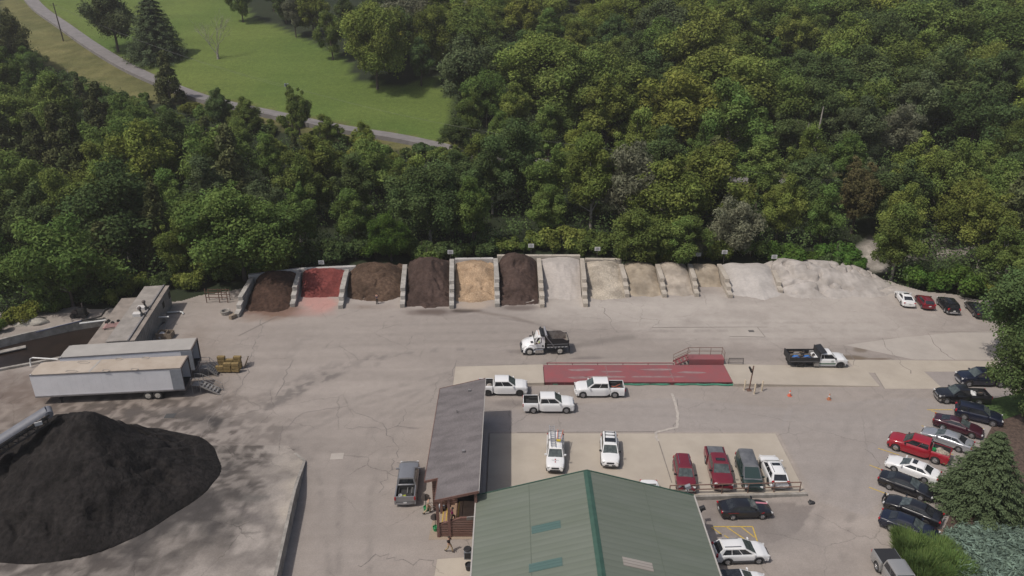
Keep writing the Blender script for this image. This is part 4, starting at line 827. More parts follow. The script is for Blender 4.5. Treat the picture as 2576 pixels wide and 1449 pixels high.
def interp(pts, x):
    xs = [p[0] for p in pts]; ys = [p[1] for p in pts]; return float(np.interp(x, xs, ys))
def body_shell(mb, x0, x1, W, top, wb, r, zb=0.30, narrow=0.84, arch=None, crown=0.035, tuck=0.10):
    """lofted lower body from x0 (rear) to x1 (front) with real wheel arches"""
    ra = r * 1.17; xsn = set(np.linspace(x0, x1, 26).round(3))
    for xw in (-wb / 2, wb / 2):
        for k in np.linspace(-1, 1, 11): 
            if x0 < xw + k * ra < x1: xsn.add(round(xw + k * ra, 3)); 
        for k in (-1.02, 1.02):
            if x0 < xw + k * ra < x1: xsn.add(round(xw + k * ra, 3))
    for e in (0.03, 0.1, 0.22): xsn.add(round(x0 + e, 3)); xsn.add(round(x1 - e, 3))
    rings = []
    for x in sorted(xsn):
        e = min(x - x0, x1 - x); k = narrow + (1 - narrow) * math.sin(min(1, e / 0.75) * math.pi / 2); hw = W / 2 * k
        zt = interp(top, x) - 0.10 * max(0, 1 - e / 0.10); z0 = zb + 0.16 * max(0, 1 - e / 0.35)
        for xw in (-wb / 2, wb / 2):
            dx = abs(x - xw)
            if dx < ra: z0 = max(z0, r + math.sqrt(max(0, ra * ra - dx * dx)) * 0.98)
        z0 = min(z0, zt - 0.14); q = lambda f: z0 + (zt - z0) * f
        half = [(0, z0), (hw - 0.10, z0), (hw - 0.015, z0 + 0.02), (hw, q(.45)), (hw - 0.01, q(.72)), (hw - 0.045, q(.90)), (hw - tuck - .02, zt), (hw * .45, zt + crown * .7), (0, zt + crown)]
        ring = [(x, y, z) for y, z in half] + [(x, -y, z) for y, z in half[-2:0:-1]]
        rings.append(ring)
    mb.loft(rings, True)
def cabin(mb, xb0, xt0, xt1, xb1, wbm, wtp, zb, zt, crown=0.05):
    """greenhouse: rear base, rear roof, front roof, front base"""
    rings = []
    for x_b, x_t in ((xb0, xt0), (xb0 * .66 + xb1 * .34, xt0 * .66 + xt1 * .34), (xb0 * .34 + xb1 * .66, xt0 * .34 + xt1 * .66), (xb1, xt1)):
        e = 0.0 if x_b in (xb0, xb1) else 1.0
        rings.append([(x_b, wbm / 2, zb), (x_t, wtp / 2 + .02, zt - 0.06), (x_t, wtp / 2 - .06, zt - 0.008), (x_t, wtp * .25, zt + crown * (.5 + .3 * e)), (x_t, 0, zt + crown * (.6 + .4 * e)), (x_t, -wtp * .25, zt + crown * (.5 + .3 * e)), (x_t, -wtp / 2 + .06, zt - 0.008), (x_t, -wtp / 2 - .02, zt - 0.06), (x_b, -wbm / 2, zb)])
    mb.loft(rings, True)
def pane(A, B, C_, D, s0, s1, t0, t1, off=0.014, skew=0.0):
    """quad on bilinear patch A(bottom start) B(bottom end) C(top end) D(top start), pushed out along its normal"""
    A, B, C_, D = map(Vector, (A, B, C_, D)); n = (B - A).cross(D - A).normalized()
    P = lambda s_, t_: (A.lerp(B, s_)).lerp(D.lerp(C_, s_), t_) + n * off
    return [P(s0, t0), P(s1, t0), P(s1, t1), P(s0, t1)]
def window(name, q, m, parent, th=0.012):
    a, b, c, d = q; n = (b - a).cross(d - a).normalized() * th
    mb = MB(); vs = [a - n, b - n, c - n, d - n, a, b, c, d]
    mb.add(vs, [(3, 2, 1, 0), (4, 5, 6, 7), (0, 1, 5, 4), (1, 2, 6, 5), (2, 3, 7, 6), (3, 0, 4, 7)])
    return mb.build(name, m, parent)
KINDS = {
 'sedan': dict(L0=-2.48, L1=2.36, W=1.84, wb=2.76, r=0.33, top=[(-2.48, .88), (-2.36, .99), (-1.7, 1.03), (.9, .99), (1.7, .90), (2.2, .74), (2.36, .60)], cab=(-1.95, -1.05, .18, 1.12, 1.62, 1.22, .97, 1.42), split=(.12, .47, .88)),
 'coupe': dict(L0=-2.45, L1=2.36, W=1.82, wb=2.74, r=0.34, top=[(-2.45, .90), (-2.35, 1.0), (-1.7, 1.03), (.9, .97), (1.7, .88), (2.2, .72), (2.36, .58)], cab=(-2.1, -.85, .05, 1.1, 1.58, 1.16, .96, 1.38), split=(.16, .90)),
 'suv': dict(L0=-2.36, L1=2.26, W=1.86, wb=2.72, r=0.37, top=[(-2.36, 1.02), (-2.25, 1.10), (.9, 1.10), (1.6, 1.05), (2.1, .94), (2.26, .76)], cab=(-2.24, -1.98, .22, 1.08, 1.66, 1.30, 1.07, 1.68), split=(.05, .34, .64, .93)),
 'crossover': dict(L0=-2.36, L1=2.34, W=1.85, wb=2.71, r=0.36, top=[(-2.36, .98), (-2.25, 1.06), (.9, 1.06), (1.7, .98), (2.2, .82), (2.34, .66)], cab=(-2.28, -1.72, .15, 1.2, 1.66, 1.26, 1.03, 1.62), split=(.10, .36, .64, .92)),
 'hatch': dict(L0=-2.1, L1=2.05, W=1.76, wb=2.55, r=0.31, top=[(-2.1, .86), (-2.0, .98), (.8, .96), (1.5, .86), (1.95, .72), (2.05, .58)], cab=(-2.02, -1.42, .1, 1.15, 1.58, 1.2, .94, 1.44), split=(.10, .45, .9)),
 'minivan': dict(L0=-2.5, L1=2.5, W=1.94, wb=3.03, r=0.34, top=[(-2.5, .98), (-2.4, 1.04), (1.2, 1.03), (1.9, .93), (2.35, .76), (2.5, .6)], cab=(-2.42, -2.2, .55, 1.75, 1.74, 1.4, 1.0, 1.74), split=(.04, .30, .58, .86)),
 'crew': dict(L0=-2.98, L1=2.75, W=2.02, wb=3.68, r=0.41, top=[(-2.98, 1.30), (-1.24, 1.31), (1.4, 1.27), (2.2, 1.20), (2.62, 1.08), (2.75, .88)], cab=(-1.20, -1.06, .55, 1.42, 1.80, 1.46, 1.25, 1.92), split=(.05, .46, .93), bed=(-2.94, -1.28)),
 'regular': dict(L0=-3.05, L1=2.65, W=1.98, wb=3.55, r=0.40, top=[(-3.05, 1.22), (-.75, 1.24), (1.2, 1.20), (2.1, 1.12), (2.5, 1.02), (2.65, .84)], cab=(-.70, -.58, .45, 1.25, 1.76, 1.42, 1.18, 1.84), split=(.08, .9), bed=(-3.0, -.78)),
 'midsize': dict(L0=-2.75, L1=2.55, W=1.84, wb=3.2, r=0.37, top=[(-2.75, 1.12), (-1.0, 1.14), (1.2, 1.10), (2.0, 1.02), (2.4, .92), (2.55, .76)], cab=(-1.0, -.86, .45, 1.22, 1.64, 1.32, 1.09, 1.72), split=(.06, .50, .92), bed=(-2.7, -1.06)),
}
def place(front, rear, kind, side):
    """vehicle centre and heading from the ground points of its visible-side wheels (side=True) or of its bumpers"""
    pf, pr = hit(*front), hit(*rear); d = (pf - pr); d.z = 0; d.normalize(); mid = (pf + pr) / 2
    if side:
        n = Vector((-d.y, d.x, 0)); 
        if n.dot(Vector((mid.x, mid.y, 0))) < 0: n = -n
        mid = mid + n * (KINDS[kind]['W'] / 2 - 0.12)
    return mid, math.atan2(d.y, d.x)
ZTH = {}
def vehicle(name, label, cat, kind, paint_m, front, rear, side=True, rim=None, group=None, bumper=None, roofm=None, rack=False, sunroof=False, clad=False, tonneau=None, mirrors=True, plate_front=False, grille=None, window_m=None, arches=False, roof_glass=False, loc=None, rz=None, topper=None, wipe=None):
    K = KINDS[kind]
    if loc is None: mid, rz = place(front, rear, kind, side)
    else: mid = Vector(loc)
    t = thing(name, label, cat, (mid.x, mid.y, float(gz(mid.x, mid.y)) + 0.012), rz, group)
    W_, wb, r = K['W'], K['wb'], K['r']; bed = K.get('bed'); rim = rim or M_rim; wm = window_m or GLASS
    xb0, xt0, xt1, xb1, wbm, wtp, zb, zt = K['cab']
    mb = MB()
    body_shell(mb, (bed[1] if bed else K['L0']), K['L1'], W_, K['top'], wb, r)
    body = mb.build("body", paint_m, t, 38)
    mb = MB(); cabin(mb, xb0, xt0, xt1, xb1, wbm, wtp, zb - 0.03, zt); mb.build("cab", roofm or paint_m, t, 30) if False else None
    cb = MB(); cabin(cb, xb0, xt0, xt1, xb1, wbm, wtp, zb - 0.03, zt); cb.build("roof", roofm or paint_m, t, 32)
    # underbody so that light does not leak through
    mb = MB(); mb.box((K['L0'] + K['L1']) / 2, 0, 0.42, (K['L1'] - K['L0']) * 0.86, W_ * 0.72, 0.26); mb.build("underbody", M_black, t)
    zw, zr = zb - 0.03, zt - 0.05
    ht = wbm / 2; hp = wtp / 2 + .02
    A, B, C_, D = (xb1, -ht, zw), (xb1, ht, zw), (xt1, hp, zr), (xt1, -hp, zr)
    window("windshield", pane(A, B, C_, D, .05, .95, .10, .93), GLASS2 if wm is GLASS else wm, t)
    A, B, C_, D = (xb0, ht, zw), (xb0, -ht, zw), (xt0, -hp, zr), (xt0, hp, zr)
    window("rear_window", pane(A, B, C_, D, .09, .91, .16, .90), wm, t)
    sp = K['split']
    for sgn in (1, -1):
        if sgn == 1: A, B, C_, D = (xb1, ht, zw), (xb0, ht, zw), (xt0, hp, zr), (xt1, hp, zr)
        else: A, B, C_, D = (xb0, -ht, zw), (xb1, -ht, zw), (xt1, -hp, zr), (xt0, -hp, zr)
        for a, b in zip(sp[:-1], sp[1:]):
            s0, s1 = a + .012, b - .012
            if sgn == 1: s0, s1 = 1 - s1, 1 - s0
            window("side_window", pane(A, B, C_, D, s0, s1, .13, .86), wm, t)
    for xw in (wb / 2, -wb / 2):
        for sgn in (-1, 1):
            w_ = wheel_obj(r, 0.235, rim, t); w_.location = (xw, sgn * (W_ / 2 - 0.115), r); w_.rotation_euler = (0, 0, 0 if sgn < 0 else math.pi)
    # lights, bumpers, grille, mirrors, plates
    fx, rx = K['L1'], K['L0']; zf = interp(K['top'], fx - 0.15)
    for sgn in (-1, 1):
        mb = MB(); mb.box(fx - 0.11, sgn * (W_ / 2 - 0.26), zf - 0.10, 0.16, 0.30, 0.15, sgn * -0.42); mb.build("headlight", LENS, t, None, 0.02, 1)
        mb = MB()
        if bed: mb.box(rx + 0.0, sgn * (W_ / 2 - 0.10), 1.05, 0.10, 0.15, 0.34)
        elif kind in ('suv', 'crossover', 'minivan', 'hatch'): mb.box(rx + 0.10, sgn * (W_ / 2 - 0.20), 0.98, 0.18, 0.26, 0.26, sgn * 0.45)
        else: mb.box(rx + 0.09, sgn * (W_ / 2 - 0.27), 0.86, 0.16, 0.36, 0.15, sgn * 0.35)
        mb.build("taillight", TAIL, t, None, 0.02, 1)
        if mirrors:
            mb = MB(); mb.box(xb1 - 0.32, sgn * (ht + 0.16), zb + 0.12, 0.13, 0.22, 0.15); mb.bar((xb1 - .3, sgn * (ht - 0.02), zb + .06), (xb1 - .32, sgn * (ht + 0.1), zb + 0.08), .06); mb.build("side_mirror", TRIM if bumper is CLAD or paint_m in (P_RED, P_DKRED) else paint_m, t)
    mb = MB(); mb.box(fx - 0.035, 0, zf - 0.17, 0.09, W_ * 0.40, 0.17); mb.build("grille", grille or TRIM, t, None, 0.02, 1)
    bm_ = bumper or paint_m
    for x, s_ in ((fx, 1), (rx, -1)):
        mb = MB(); rings = []
        for a in np.linspace(-1, 1, 9): rings.append([(x + s_ * (0.035 - 0.16 * abs(a) ** 2.5) + s_ * q, a * (W_ / 2 - 0.04), z) for q, z in ((-0.12, .34), (0.0, .36), (.02, .48), (0.0, .60), (-0.12, .62))])
        mb.loft(rings, True); mb.build("bumper", bm_, t, 40)
    for x, s_, ok in ((rx - 0.05, -1, True), (fx + 0.07, 1, plate_front)):
        if ok: MB().box(x, 0, .58 if s_ > 0 else (.62 if bed else .75), .02, .32, .16).build("licence_plate", PLATE, t)
    if clad:
        mb = MB(); 
        for sgn in (-1, 1): mb = MB(); mb.box(0, sgn * (W_ / 2 - 0.005), .40, wb - r * 2.4, 0.05, .2); mb.build("side_cladding", CLAD, t)
    if arches:
        for xw in (wb / 2, -wb / 2):
            for sgn in (-1, 1):
                mb = MB(); mb.tube([(xw + r * 1.24 * math.cos(a), sgn * (W_ / 2 - .01), r + r * 1.24 * math.sin(a)) for a in np.linspace(-.15, math.pi + .15, 11)], .055, 6); mb.build("wheel_arch", CLAD, t, 50)
    if rack:
        for sgn in (-1, 1): mb = MB(); mb.bar((xt0 + .1, sgn * (hp - .16), zt + .07), (xt1 - .35, sgn * (hp - .16), zt + .07), .05, .05); mb.build("roof_rail", TRIM if rack == 1 else rack, t)
        for x in (xt0 + .25, xt0 + .8) if rack == 1 else (): mb = MB(); mb.bar((x, -hp + .14, zt + .1), (x, hp - .14, zt + .1), .07, .04); mb.build("cross_bar", TRIM, t)
    if sunroof: mb = MB(); mb.box((xt1 * .72 + xt0 * .28), 0, zt + .052, .42 + (.25 if sunroof == 2 else 0), wtp * (.62 if sunroof < 2 else .86), .03); mb.build("sunroof", GLASS, t)
    if roof_glass: mb = MB(); mb.box((xt1 + xt0) / 2, 0, zt + .05, (xt1 - xt0) * .86, wtp * .84, .03); mb.build("glass_roof", GLASS, t)
    if bed:
        b0, b1 = bed; zt_ = interp(K['top'], b0 + .1); hw = W_ / 2; ra = r * 1.17; xw = -wb / 2
        for sgn in (-1, 1):
            rings = []
            for x in sorted(set(np.linspace(b0, b1 - .03, 14).round(3)) | set((xw + ra * np.linspace(-1, 1, 13)).round(3))):
                if x < b0 or x > b1: continue
                z0 = .34; dx = abs(x - xw)
                if dx < ra: z0 = max(z0, r + math.sqrt(ra * ra - dx * dx) * .98)
                z0 = min(z0, zt_ - .12)
                rings.append([(x, sgn * (hw - .02), z0), (x, sgn * hw, z0 + (zt_ - z0) * .5), (x, sgn * (hw - .04), zt_ - .04), (x, sgn * (hw - .08), zt_), (x, sgn * (hw - .17), zt_), (x, sgn * (hw - .18), z0)][:: sgn])
            mb = MB(); mb.loft(rings, True); mb.build("bed_side", paint_m, t, 40)
        mb = MB(); mb.box((b0 + b1) / 2, 0, .80, b1 - b0 - .04, W_ - .38, .06)
        for sgn in (-1, 1): mb.box((b0 + b1) / 2, sgn * (hw - .195), (zt_ + .83) / 2, b1 - b0 - .06, .02, zt_ - .85); mb.box(xw, sgn * (hw - .31), .95, .9, .2, .24)
        mb.box(b1 - .07, 0, (zt_ + .8) / 2, .08, W_ - .42, zt_ - .82); mb.build("bed_liner", LINER, t)
        mb = MB(); mb.box(b0 - .005, 0, (zt_ + .66) / 2, .07, W_ - .30, zt_ - .68); mb.build("tailgate", paint_m, t, None, .02, 1)
        if tonneau: mb = MB(); mb.box((b0 + b1) / 2, 0, zt_ + .02, b1 - b0 - .02, W_ - (.26 if tonneau is not P_WORN else .5), .05); mb.build("tonneau_cover", tonneau, t, None, .015, 1)
        if topper:
            mb = MB(); cabin(mb, b0 + .02, b0 + .14, b1 - .06, b1 - .02, wbm + .02, wtp + .06, zt_ + .004, zt); mb.build("bed_cap", paint_m, t, 32)
            for sgn in (1, -1):
                q = pane((b0 + .02, -ht - .01, zt_), (b1 - .02, -ht - .01, zt_), (b1 - .06, -hp - .03, zr), (b0 + .14, -hp - .03, zr), .1, .9, .25, .8) if sgn < 0 else pane((b1 - .02, ht + .01, zt_), (b0 + .02, ht + .01, zt_), (b0 + .14, hp + .03, zr), (b1 - .06, hp + .03, zr), .1, .9, .25, .8)
                window("side_window", q, GLASS, t)
    return t
CARS = {}
# white pickups by the weighbridge
CARS['wp1'] = vehicle("pickup_truck", "white crew cab pickup whose bed is behind the log building's roof corner", "pickup truck", 'crew', P_WHITE, (1307, 996), (1228, 996), rim=M_rimdark, grille=CHROME)
CARS['wp2'] = vehicle("pickup_truck", "white crew cab pickup with an empty black bed, lowest of the three white pickups", "pickup truck", 'crew', P_WHITE, (1424, 1040), (1342, 1040), rim=M_rim, grille=CHROME)
CARS['wp3'] = vehicle("pickup_truck", "white crew cab pickup facing left, with orange tools in its bed", "pickup truck", 'crew', P_WHITE, (1465, 1001), (1547, 1001), rim=M_rim, grille=TRIM)
CARS['gp'] = vehicle("pickup_truck", "grey pickup with an open loaded bed, left of the log building", "pickup truck", 'crew', P_GREY, (1033, 1176), (1020, 1279), side=False, rim=M_rim)
CARS['sv'] = vehicle("service_truck", "white service truck with ladders on its roof rack, behind the green roof", "pickup truck", 'midsize', P_WHITE, (1396, 1204), (1397, 1110), side=False, bumper=TRIM, topper=True)
CARS['ws'] = vehicle("suv", "white SUV with black roof rails and a big sunroof, facing the green roof", "SUV", 'suv', P_WHITE, (1535, 1190), (1531, 1108), side=False, bumper=CLAD, rack=1, sunroof=2, plate_front=True, clad=True, arches=True)
CARS['hid'] = vehicle("sedan", "white car almost hidden behind the green roof's right slope", "car", 'sedan', P_WHITE, (1642, 1290), (1634, 1250), side=False)
CARS['r1'] = vehicle("suv", "dark red SUV with roof rails, leftmost behind the brown railing", "SUV", 'suv', P_DKRED, (1727, 1252), (1712, 1168), side=False, rack=CHROME, bumper=CHROME, rim=M_rim, plate_front=True)
CARS['r2'] = vehicle("pickup_truck", "dark red pickup with a grey bed cover and a sunroof, behind the railing", "pickup truck", 'crew', P_DKRED, (1820, 1249), (1793, 1148), side=False, tonneau=P_WORN, sunroof=1, grille=TRIM, bumper=CHROME)
CARS['gv'] = vehicle("minivan", "dark green minivan with a faded peeling roof, behind the railing", "minivan", 'minivan', P_GREEN, (1896, 1243), (1868, 1158), side=False, roofm=P_WORN, window_m=mat("green_glass", (0.03, 0.05, 0.047), 0.08))
CARS['wj'] = vehicle("suv", "white SUV parked rear end towards the railing's right end", "SUV", 'crossover', P_WHITE, (1926, 1158), (1962, 1238), side=False, sunroof=1, rack=CHROME, rim=M_rimdark)
CARS['bk'] = vehicle("sedan", "black sedan with a pink hood stripe and red side strips, below the retaining wall", "car", 'sedan', P_BLACK, (1917, 1306), (1842, 1308), rim=M_rimchrome)
CARS['wr'] = vehicle("suv", "white crossover beside the yellow hatched paint, right of the green roof", "SUV", 'crossover', P_WHITE, (1908, 1418), (1827, 1421), rack=CHROME, clad=True, arches=True)
CARS['wg'] = vehicle("sedan", "white car with a black glass roof, cut by the bottom edge of the photo", "car", 'crossover', P_WHITE, (1908, 1499), (1825, 1503), roof_glass=True)
# right-hand row, from the top
G = "cars in the angled right-hand row"
CARS['a1'] = vehicle("pickup_truck", "dark navy pickup half hidden under the right-hand tree, front to the left", "pickup truck", 'crew', P_NAVY, (2435, 973), (2515, 975), bumper=P_SILVER, rim=M_rim, group=G)
CARS['a2'] = vehicle("pickup_truck", "black pickup with a spare wheel and white bags in its bed", "pickup truck", 'regular', P_BLACK, (2374, 1016), (2466, 1020), bumper=CHROME, grille=CHROME, rim=M_rim, group=G)
CARS['a3'] = vehicle("suv", "dark navy SUV facing right, next below the loaded black pickup", "SUV", 'suv', P_NAVY, (2495, 1073), (2424, 1056), group=G)
CARS['a4'] = vehicle("coupe", "maroon black coupe facing right between the navy SUV and the silver sedan", "car", 'coupe', P_MAROON, (2441, 1102), (2371, 1081), group=G)
CARS['a5'] = vehicle("sedan", "silver sedan facing left, just above the red pickup", "car", 'sedan', P_SILVER, (2339, 1112), (2407, 1136), group=G)
CARS['a6'] = vehicle("pickup_truck", "bright red crew cab pickup with pale gravel in its bed", "pickup truck", 'crew', P_RED, (2252, 1134), (2349, 1166), rim=M_rimchrome, bumper=TRIM, group=G)
CARS['a7'] = vehicle("sedan", "white sedan with a sunroof below the red pickup", "car", 'sedan', P_WHITE, (2247, 1186), (2324, 1215), sunroof=1, group=G)
CARS['a8'] = vehicle("sedan", "black sedan facing right, next below the white sedan", "car", 'sedan', P_BLACK, (2311, 1258), (2237, 1232), group=G)
CARS['a9'] = vehicle("sedan", "black sedan with a push bar on its left-facing front", "car", 'sedan', P_BLACK, (2243, 1289), (2328, 1323), rim=M_rimdark, group=G)
CARS['a10'] = vehicle("sedan", "navy blue sedan facing right above the ornamental grass", "car", 'sedan', P_NAVY, (2318, 1365), (2243, 1339), group=G)
CARS['sp'] = vehicle("pickup_truck", "pale silver pickup with a black bed cover, beside the ornamental grass", "pickup truck", 'crew', P_CHAMP, (2296, 1536), (2222, 1420), side=False, tonneau=TRIM, rim=M_rimchrome)
# upper right corner of the yard
G = "cars parked in the far right corner of the yard"
CARS['b1'] = vehicle("coupe", "white coupe with a sunroof, leftmost in the far right corner", "car", 'coupe', P_WHITE, (2251, 745), (2269, 772), sunroof=1, group=G)
CARS['b2'] = vehicle("hatchback", "dark red hatchback between the white coupe and the black SUV", "car", 'hatch', P_DKRED, (2301, 754), (2321, 780), group=G)
CARS['b3'] = vehicle("suv", "black SUV with roof bars and silver bumper, in the far right corner", "SUV", 'suv', P_BLACK, (2356, 763), (2379, 790), rack=1, bumper=P_SILVER, group=G)
CARS['b4'] = vehicle("sedan", "black car in shade under the far right tree, behind leaves", "car", 'sedan', P_BLACK, (2427, 772), (2452, 800), group=G)
CARS['b5'] = vehicle("sedan", "silver grey car in shade, rightmost in the far right corner", "car", 'sedan', P_GREY, (2478, 772), (2504, 800), group=G)
def attach(key, mb, name, m, **k): return mb.build(name, m, CARS[key], **k)
# stripes and lettering that belong to the cars
mb = MB(); mb.box(1.60, 0.32, 0.935, 1.1, 0.22, 0.02, 0, ry=R(7)); attach('bk', mb, "hood_stripe", mat("pink_stripe", (0.50, 0.20, 0.24), .5))
for y in (-.935,): mb = MB(); mb.box(1.36, y + .015, .80, .28, .02, .09, 0, ry=R(-25)); attach('bk', mb, "fender_stripe", TAIL); mb = MB(); mb.box(-1.4, y + .02, .84, 1.0, .02, .035); attach('bk', mb, "side_stripe", TAIL)
mb = MB(); mb.tube([(2.42, -.5, .45), (2.5, -.5, .85), (2.5, .5, .85), (2.42, .5, .45)], .06, 6); mb.box(2.5, 0, .6, .05, .9, .3); attach('a9', mb, "push_bar", TRIM)
# ladders and rack on the service truck (ladders lie on it: things of their own)
SVo = CARS['sv']; 
for x in (-2.3, -.7): mb = MB(); mb.bar((x, -.8, 1.86), (x, .8, 1.86), .07, .06); mb.bar((x, -.72, 1.6), (x, -.72, 1.86), .05); mb.bar((x, .72, 1.6), (x, .72, 1.86), .05); attach('sv', mb, "ladder_rack", M_galv)
def local_thing(name, label, cat, car, p, rz=0, group=None):
    c = CARS[car]; M = Matrix.Translation(c.location) @ Matrix.Rotation(c.rotation_euler.z, 4, 'Z'); q = M @ Vector(p)
    return thing(name, label, cat, q, c.rotation_euler.z + rz, group)
M_alu = mat("aluminium_ladder", (0.42, 0.42, 0.43), 0.4, metal=0.4); M_orange = mat("orange_fibreglass", (0.55, 0.13, 0.06), 0.6); M_yel = mat("yellow_plastic", (0.62, 0.46, 0.04), 0.6)
def ladder(label, car, p, L, w0, w1, rail_m, rz=0, n=11):
    t = local_thing("ladder", label, "ladder", car, p, rz)
    for sgn in (-1, 1): mb = MB(); mb.bar((0, sgn * w0 / 2, 0), (L, sgn * w1 / 2, 0), .05, .09); mb.build("ladder_rail", rail_m, t)
    for i in range(n): f = (i + .5) / n; w_ = w0 + (w1 - w0) * f; mb = MB(); mb.bar((L * f, -w_ / 2, 0), (L * f, w_ / 2, 0), .045); mb.build("rung", M_alu, t)
    return t
ladder("long aluminium ladder on the left of the service truck's rack", 'sv', (-3.1, -.42, 1.95), 3.6, .5, .42, M_alu, R(3), 12)
lt = ladder("orange step ladder with a yellow top on the service truck's rack", 'sv', (-2.4, .5, 1.95), 1.9, .55, .32, M_orange, R(-6), 7); MB().box(1.92, 0, .02, .16, .42, .14).build("ladder_top", M_yel, lt)
# the lettered emblem on its hood
fc = bpy.data.curves.new("hood_lettering", 'FONT'); fc.body = "SECURITY"; fc.size = .16; fc.align_x = 'CENTER'; fo = bpy.data.objects.new("font_source", fc); COL.objects.link(fo)
bpy.context.view_layer.update(); fme = bpy.data.meshes.new_from_object(fo.evaluated_get(bpy.context.evaluated_depsgraph_get())); bpy.data.objects.remove(fo); fme.materials.clear(); fme.materials.append(CLAD)
fo = bpy.data.objects.new("hood_lettering", fme); COL.objects.link(fo); fo.parent = SVo; fo.location = (1.75, 0, 1.125); fo.rotation_euler = (0, R(6), R(90))
mb = MB(); mb.box(1.55, 0, 1.128, .16, .1, .008, ry=R(6)); mb.box(1.92, 0, 1.095, .16, .1, .008, ry=R(7)); attach('sv', mb, "hood_emblem", TAIL)
# loads in the beds: things that rest there
def load_lump(car, label, cat, name, p, s, m, seed=3):
    o = lump(name, label, cat, (0, 0, 0), *s, m, seed); c = CARS[car]; M = Matrix.Translation(c.location) @ Matrix.Rotation(c.rotation_euler.z, 4, 'Z'); o.location = M @ Vector(p); o.rotation_euler = (0, 0, c.rotation_euler.z); return o
load_lump('a6', "heap of pale gravel filling the red pickup's bed", "gravel", "gravel_load", (-2.12, 0, .84), (.78, .66, .42), m_cream, 5)
t = local_thing("bucket", "green bucket on the gravel in the red pickup's bed", "bucket", 'a6', (-1.5, .45, 1.1)); MB().loft([[(r_ * math.cos(a), r_ * math.sin(a), z) for a in [2 * math.pi * i / 12 for i in range(12)]] for r_, z in ((.15, 0), (.19, .36), (.165, .36), (.14, .1))]).build("shell", mat("green_plastic", (.03, .30, .10), .5), t, 40)
load_lump('a2', "white bag with blue print in the black pickup's bed", "bag", "bag", (-1.25, .1, .83), (.5, .55, .5), sign_white, 7)
t = local_thing("spare_wheel", "muddy spare wheel lying in the black pickup's bed", "wheel", 'a2', (-2.1, .1, 1.02)); w_ = wheel_obj(.37, .22, mat("muddy_rim", (.16, .11, .08), .9), t); w_.rotation_euler = (R(-75), 0, 0); w_.location = (0, 0, .1)
def tool(car, label, p, q, m, name="shovel", cat="shovel"):
    t = local_thing(name, label, cat, car, p); v = Vector(q) - Vector(p); mb = MB(); mb.tube([(0, 0, 0), v], .03, 6); mb.build("handle", m, t); mb = MB(); mb.box(v.x, v.y, v.z, .3, .22, .05); mb.build("blade", M_steel, t)
tool('wp3', "orange handled tool lying across the white pickup's bed", (-2.6, -.5, 1.0), (-1.5, .5, 1.1), M_orange); tool('wp3', "second orange tool lying lengthwise in the white pickup's bed", (-2.7, .3, .95), (-1.4, -.1, 1.0), M_orange)
load_lump('wp1', "grey sack in the bed of the white pickup by the shed roof", "sack", "sack", (-1.7, -.2, .83), (.34, .5, .35), conc_gray, 9)
# what lies in the grey pickup's bed
t = local_thing("hand_truck", "small two-wheeled hand truck lying in the grey pickup's bed", "hand truck", 'gp', (-1.6, -.35, .95)); MB().tube([(-.5, -.2, .05), (.5, -.2, .12), (.5, .2, .12), (-.5, .2, .05)], .035, 6).build("frame", M_galv, t)
for y in (-.25, .25): w_ = wheel_obj(.17, .1, M_galv, t); w_.location = (.55, y, .12)
t = local_thing("bucket", "white bucket at the rear of the grey pickup's bed", "bucket", 'gp', (-2.65, .45, .84)); MB().loft([[(r_ * math.cos(a), r_ * math.sin(a), z) for a in [2 * math.pi * i / 12 for i in range(12)]] for r_, z in ((.15, 0), (.18, .38), (.155, .38), (.13, .1))]).build("shell", sign_white, t, 40)
load_lump('gp', "yellow green rag on the grey pickup's bed floor", "rag", "rag", (-2.45, .15, .84), (.3, .22, .12), mat("lime_cloth", (.35, .38, .06), .8), 12)

# ---------------------------------------------------------------- dump truck (white cab, black dump body), facing left
pf, pr = hit(1332, 894), hit(1408, 891); d = pf - pr; d.z = 0; wbd = d.length; d.normalize(); n = Vector((-d.y, d.x, 0)); n = n if n.y > 0 else -n
c = (pf + pr) / 2 + n * 1.05
dt = thing("dump_truck", "white dump truck with a tall black open dump body, facing left", "dump truck", (c.x, c.y, 0.01), math.atan2(d.y, d.x))
wf, wr_ = wbd / 2, -wbd / 2
for x in (wf,):
    for s_ in (-1, 1): w_ = wheel_obj(.52, .30, M_rimwhite, dt); w_.location = (x, s_ * .98, .52); w_.rotation_euler = (0, 0, 0 if s_ < 0 else math.pi)
for s_ in (-1, 1): w_ = wheel_obj(.52, .56, M_rimwhite, dt); w_.location = (wr_, s_ * .92, .52); w_.rotation_euler = (0, 0, 0 if s_ < 0 else math.pi)
mb = MB(); mb.box(-.2, 0, .78, wbd + 2.0, .9, .28); mb.build("chassis", M_black, dt)
mb = MB(); rings = []                                               # hood
for x, hw, z0, z1 in ((wf - .62, 1.0, .85, 1.85), (wf - .1, 1.02, 1.05, 1.80), (wf + .35, 1.0, 1.05, 1.68), (wf + .75, .92, .75, 1.48), (wf + .95, .80, .72, 1.22)):
    rings.append([(x, -hw, z0), (x, -hw, z1 - .35), (x, -hw * .72, z1 - .06), (x, 0, z1), (x, hw * .72, z1 - .06), (x, hw, z1 - .35), (x, hw, z0)])
mb.loft(rings, True); mb.build("hood", P_WHITE, dt, 40)
mb = MB(); 
for s_ in (-1, 1):
    mb = MB(); mb.tube([(wf + .66 * math.cos(a), s_ * 1.0, .52 + .68 * math.sin(a)) for a in np.linspace(-.1, math.pi + .1, 11)], .16, 8); mb.build("fender", P_WHITE, dt, 50)
    mb = MB(); mb.box(wf + .78, s_ * .74, 1.02, .22, .36, .24, s_ * -.45); mb.build("headlight", LENS, dt, None, .04, 1)
mb = MB(); mb.box(wf + .97, 0, .62, .22, 2.25, .32); mb.build("bumper", CLAD, dt, None, .05, 2)
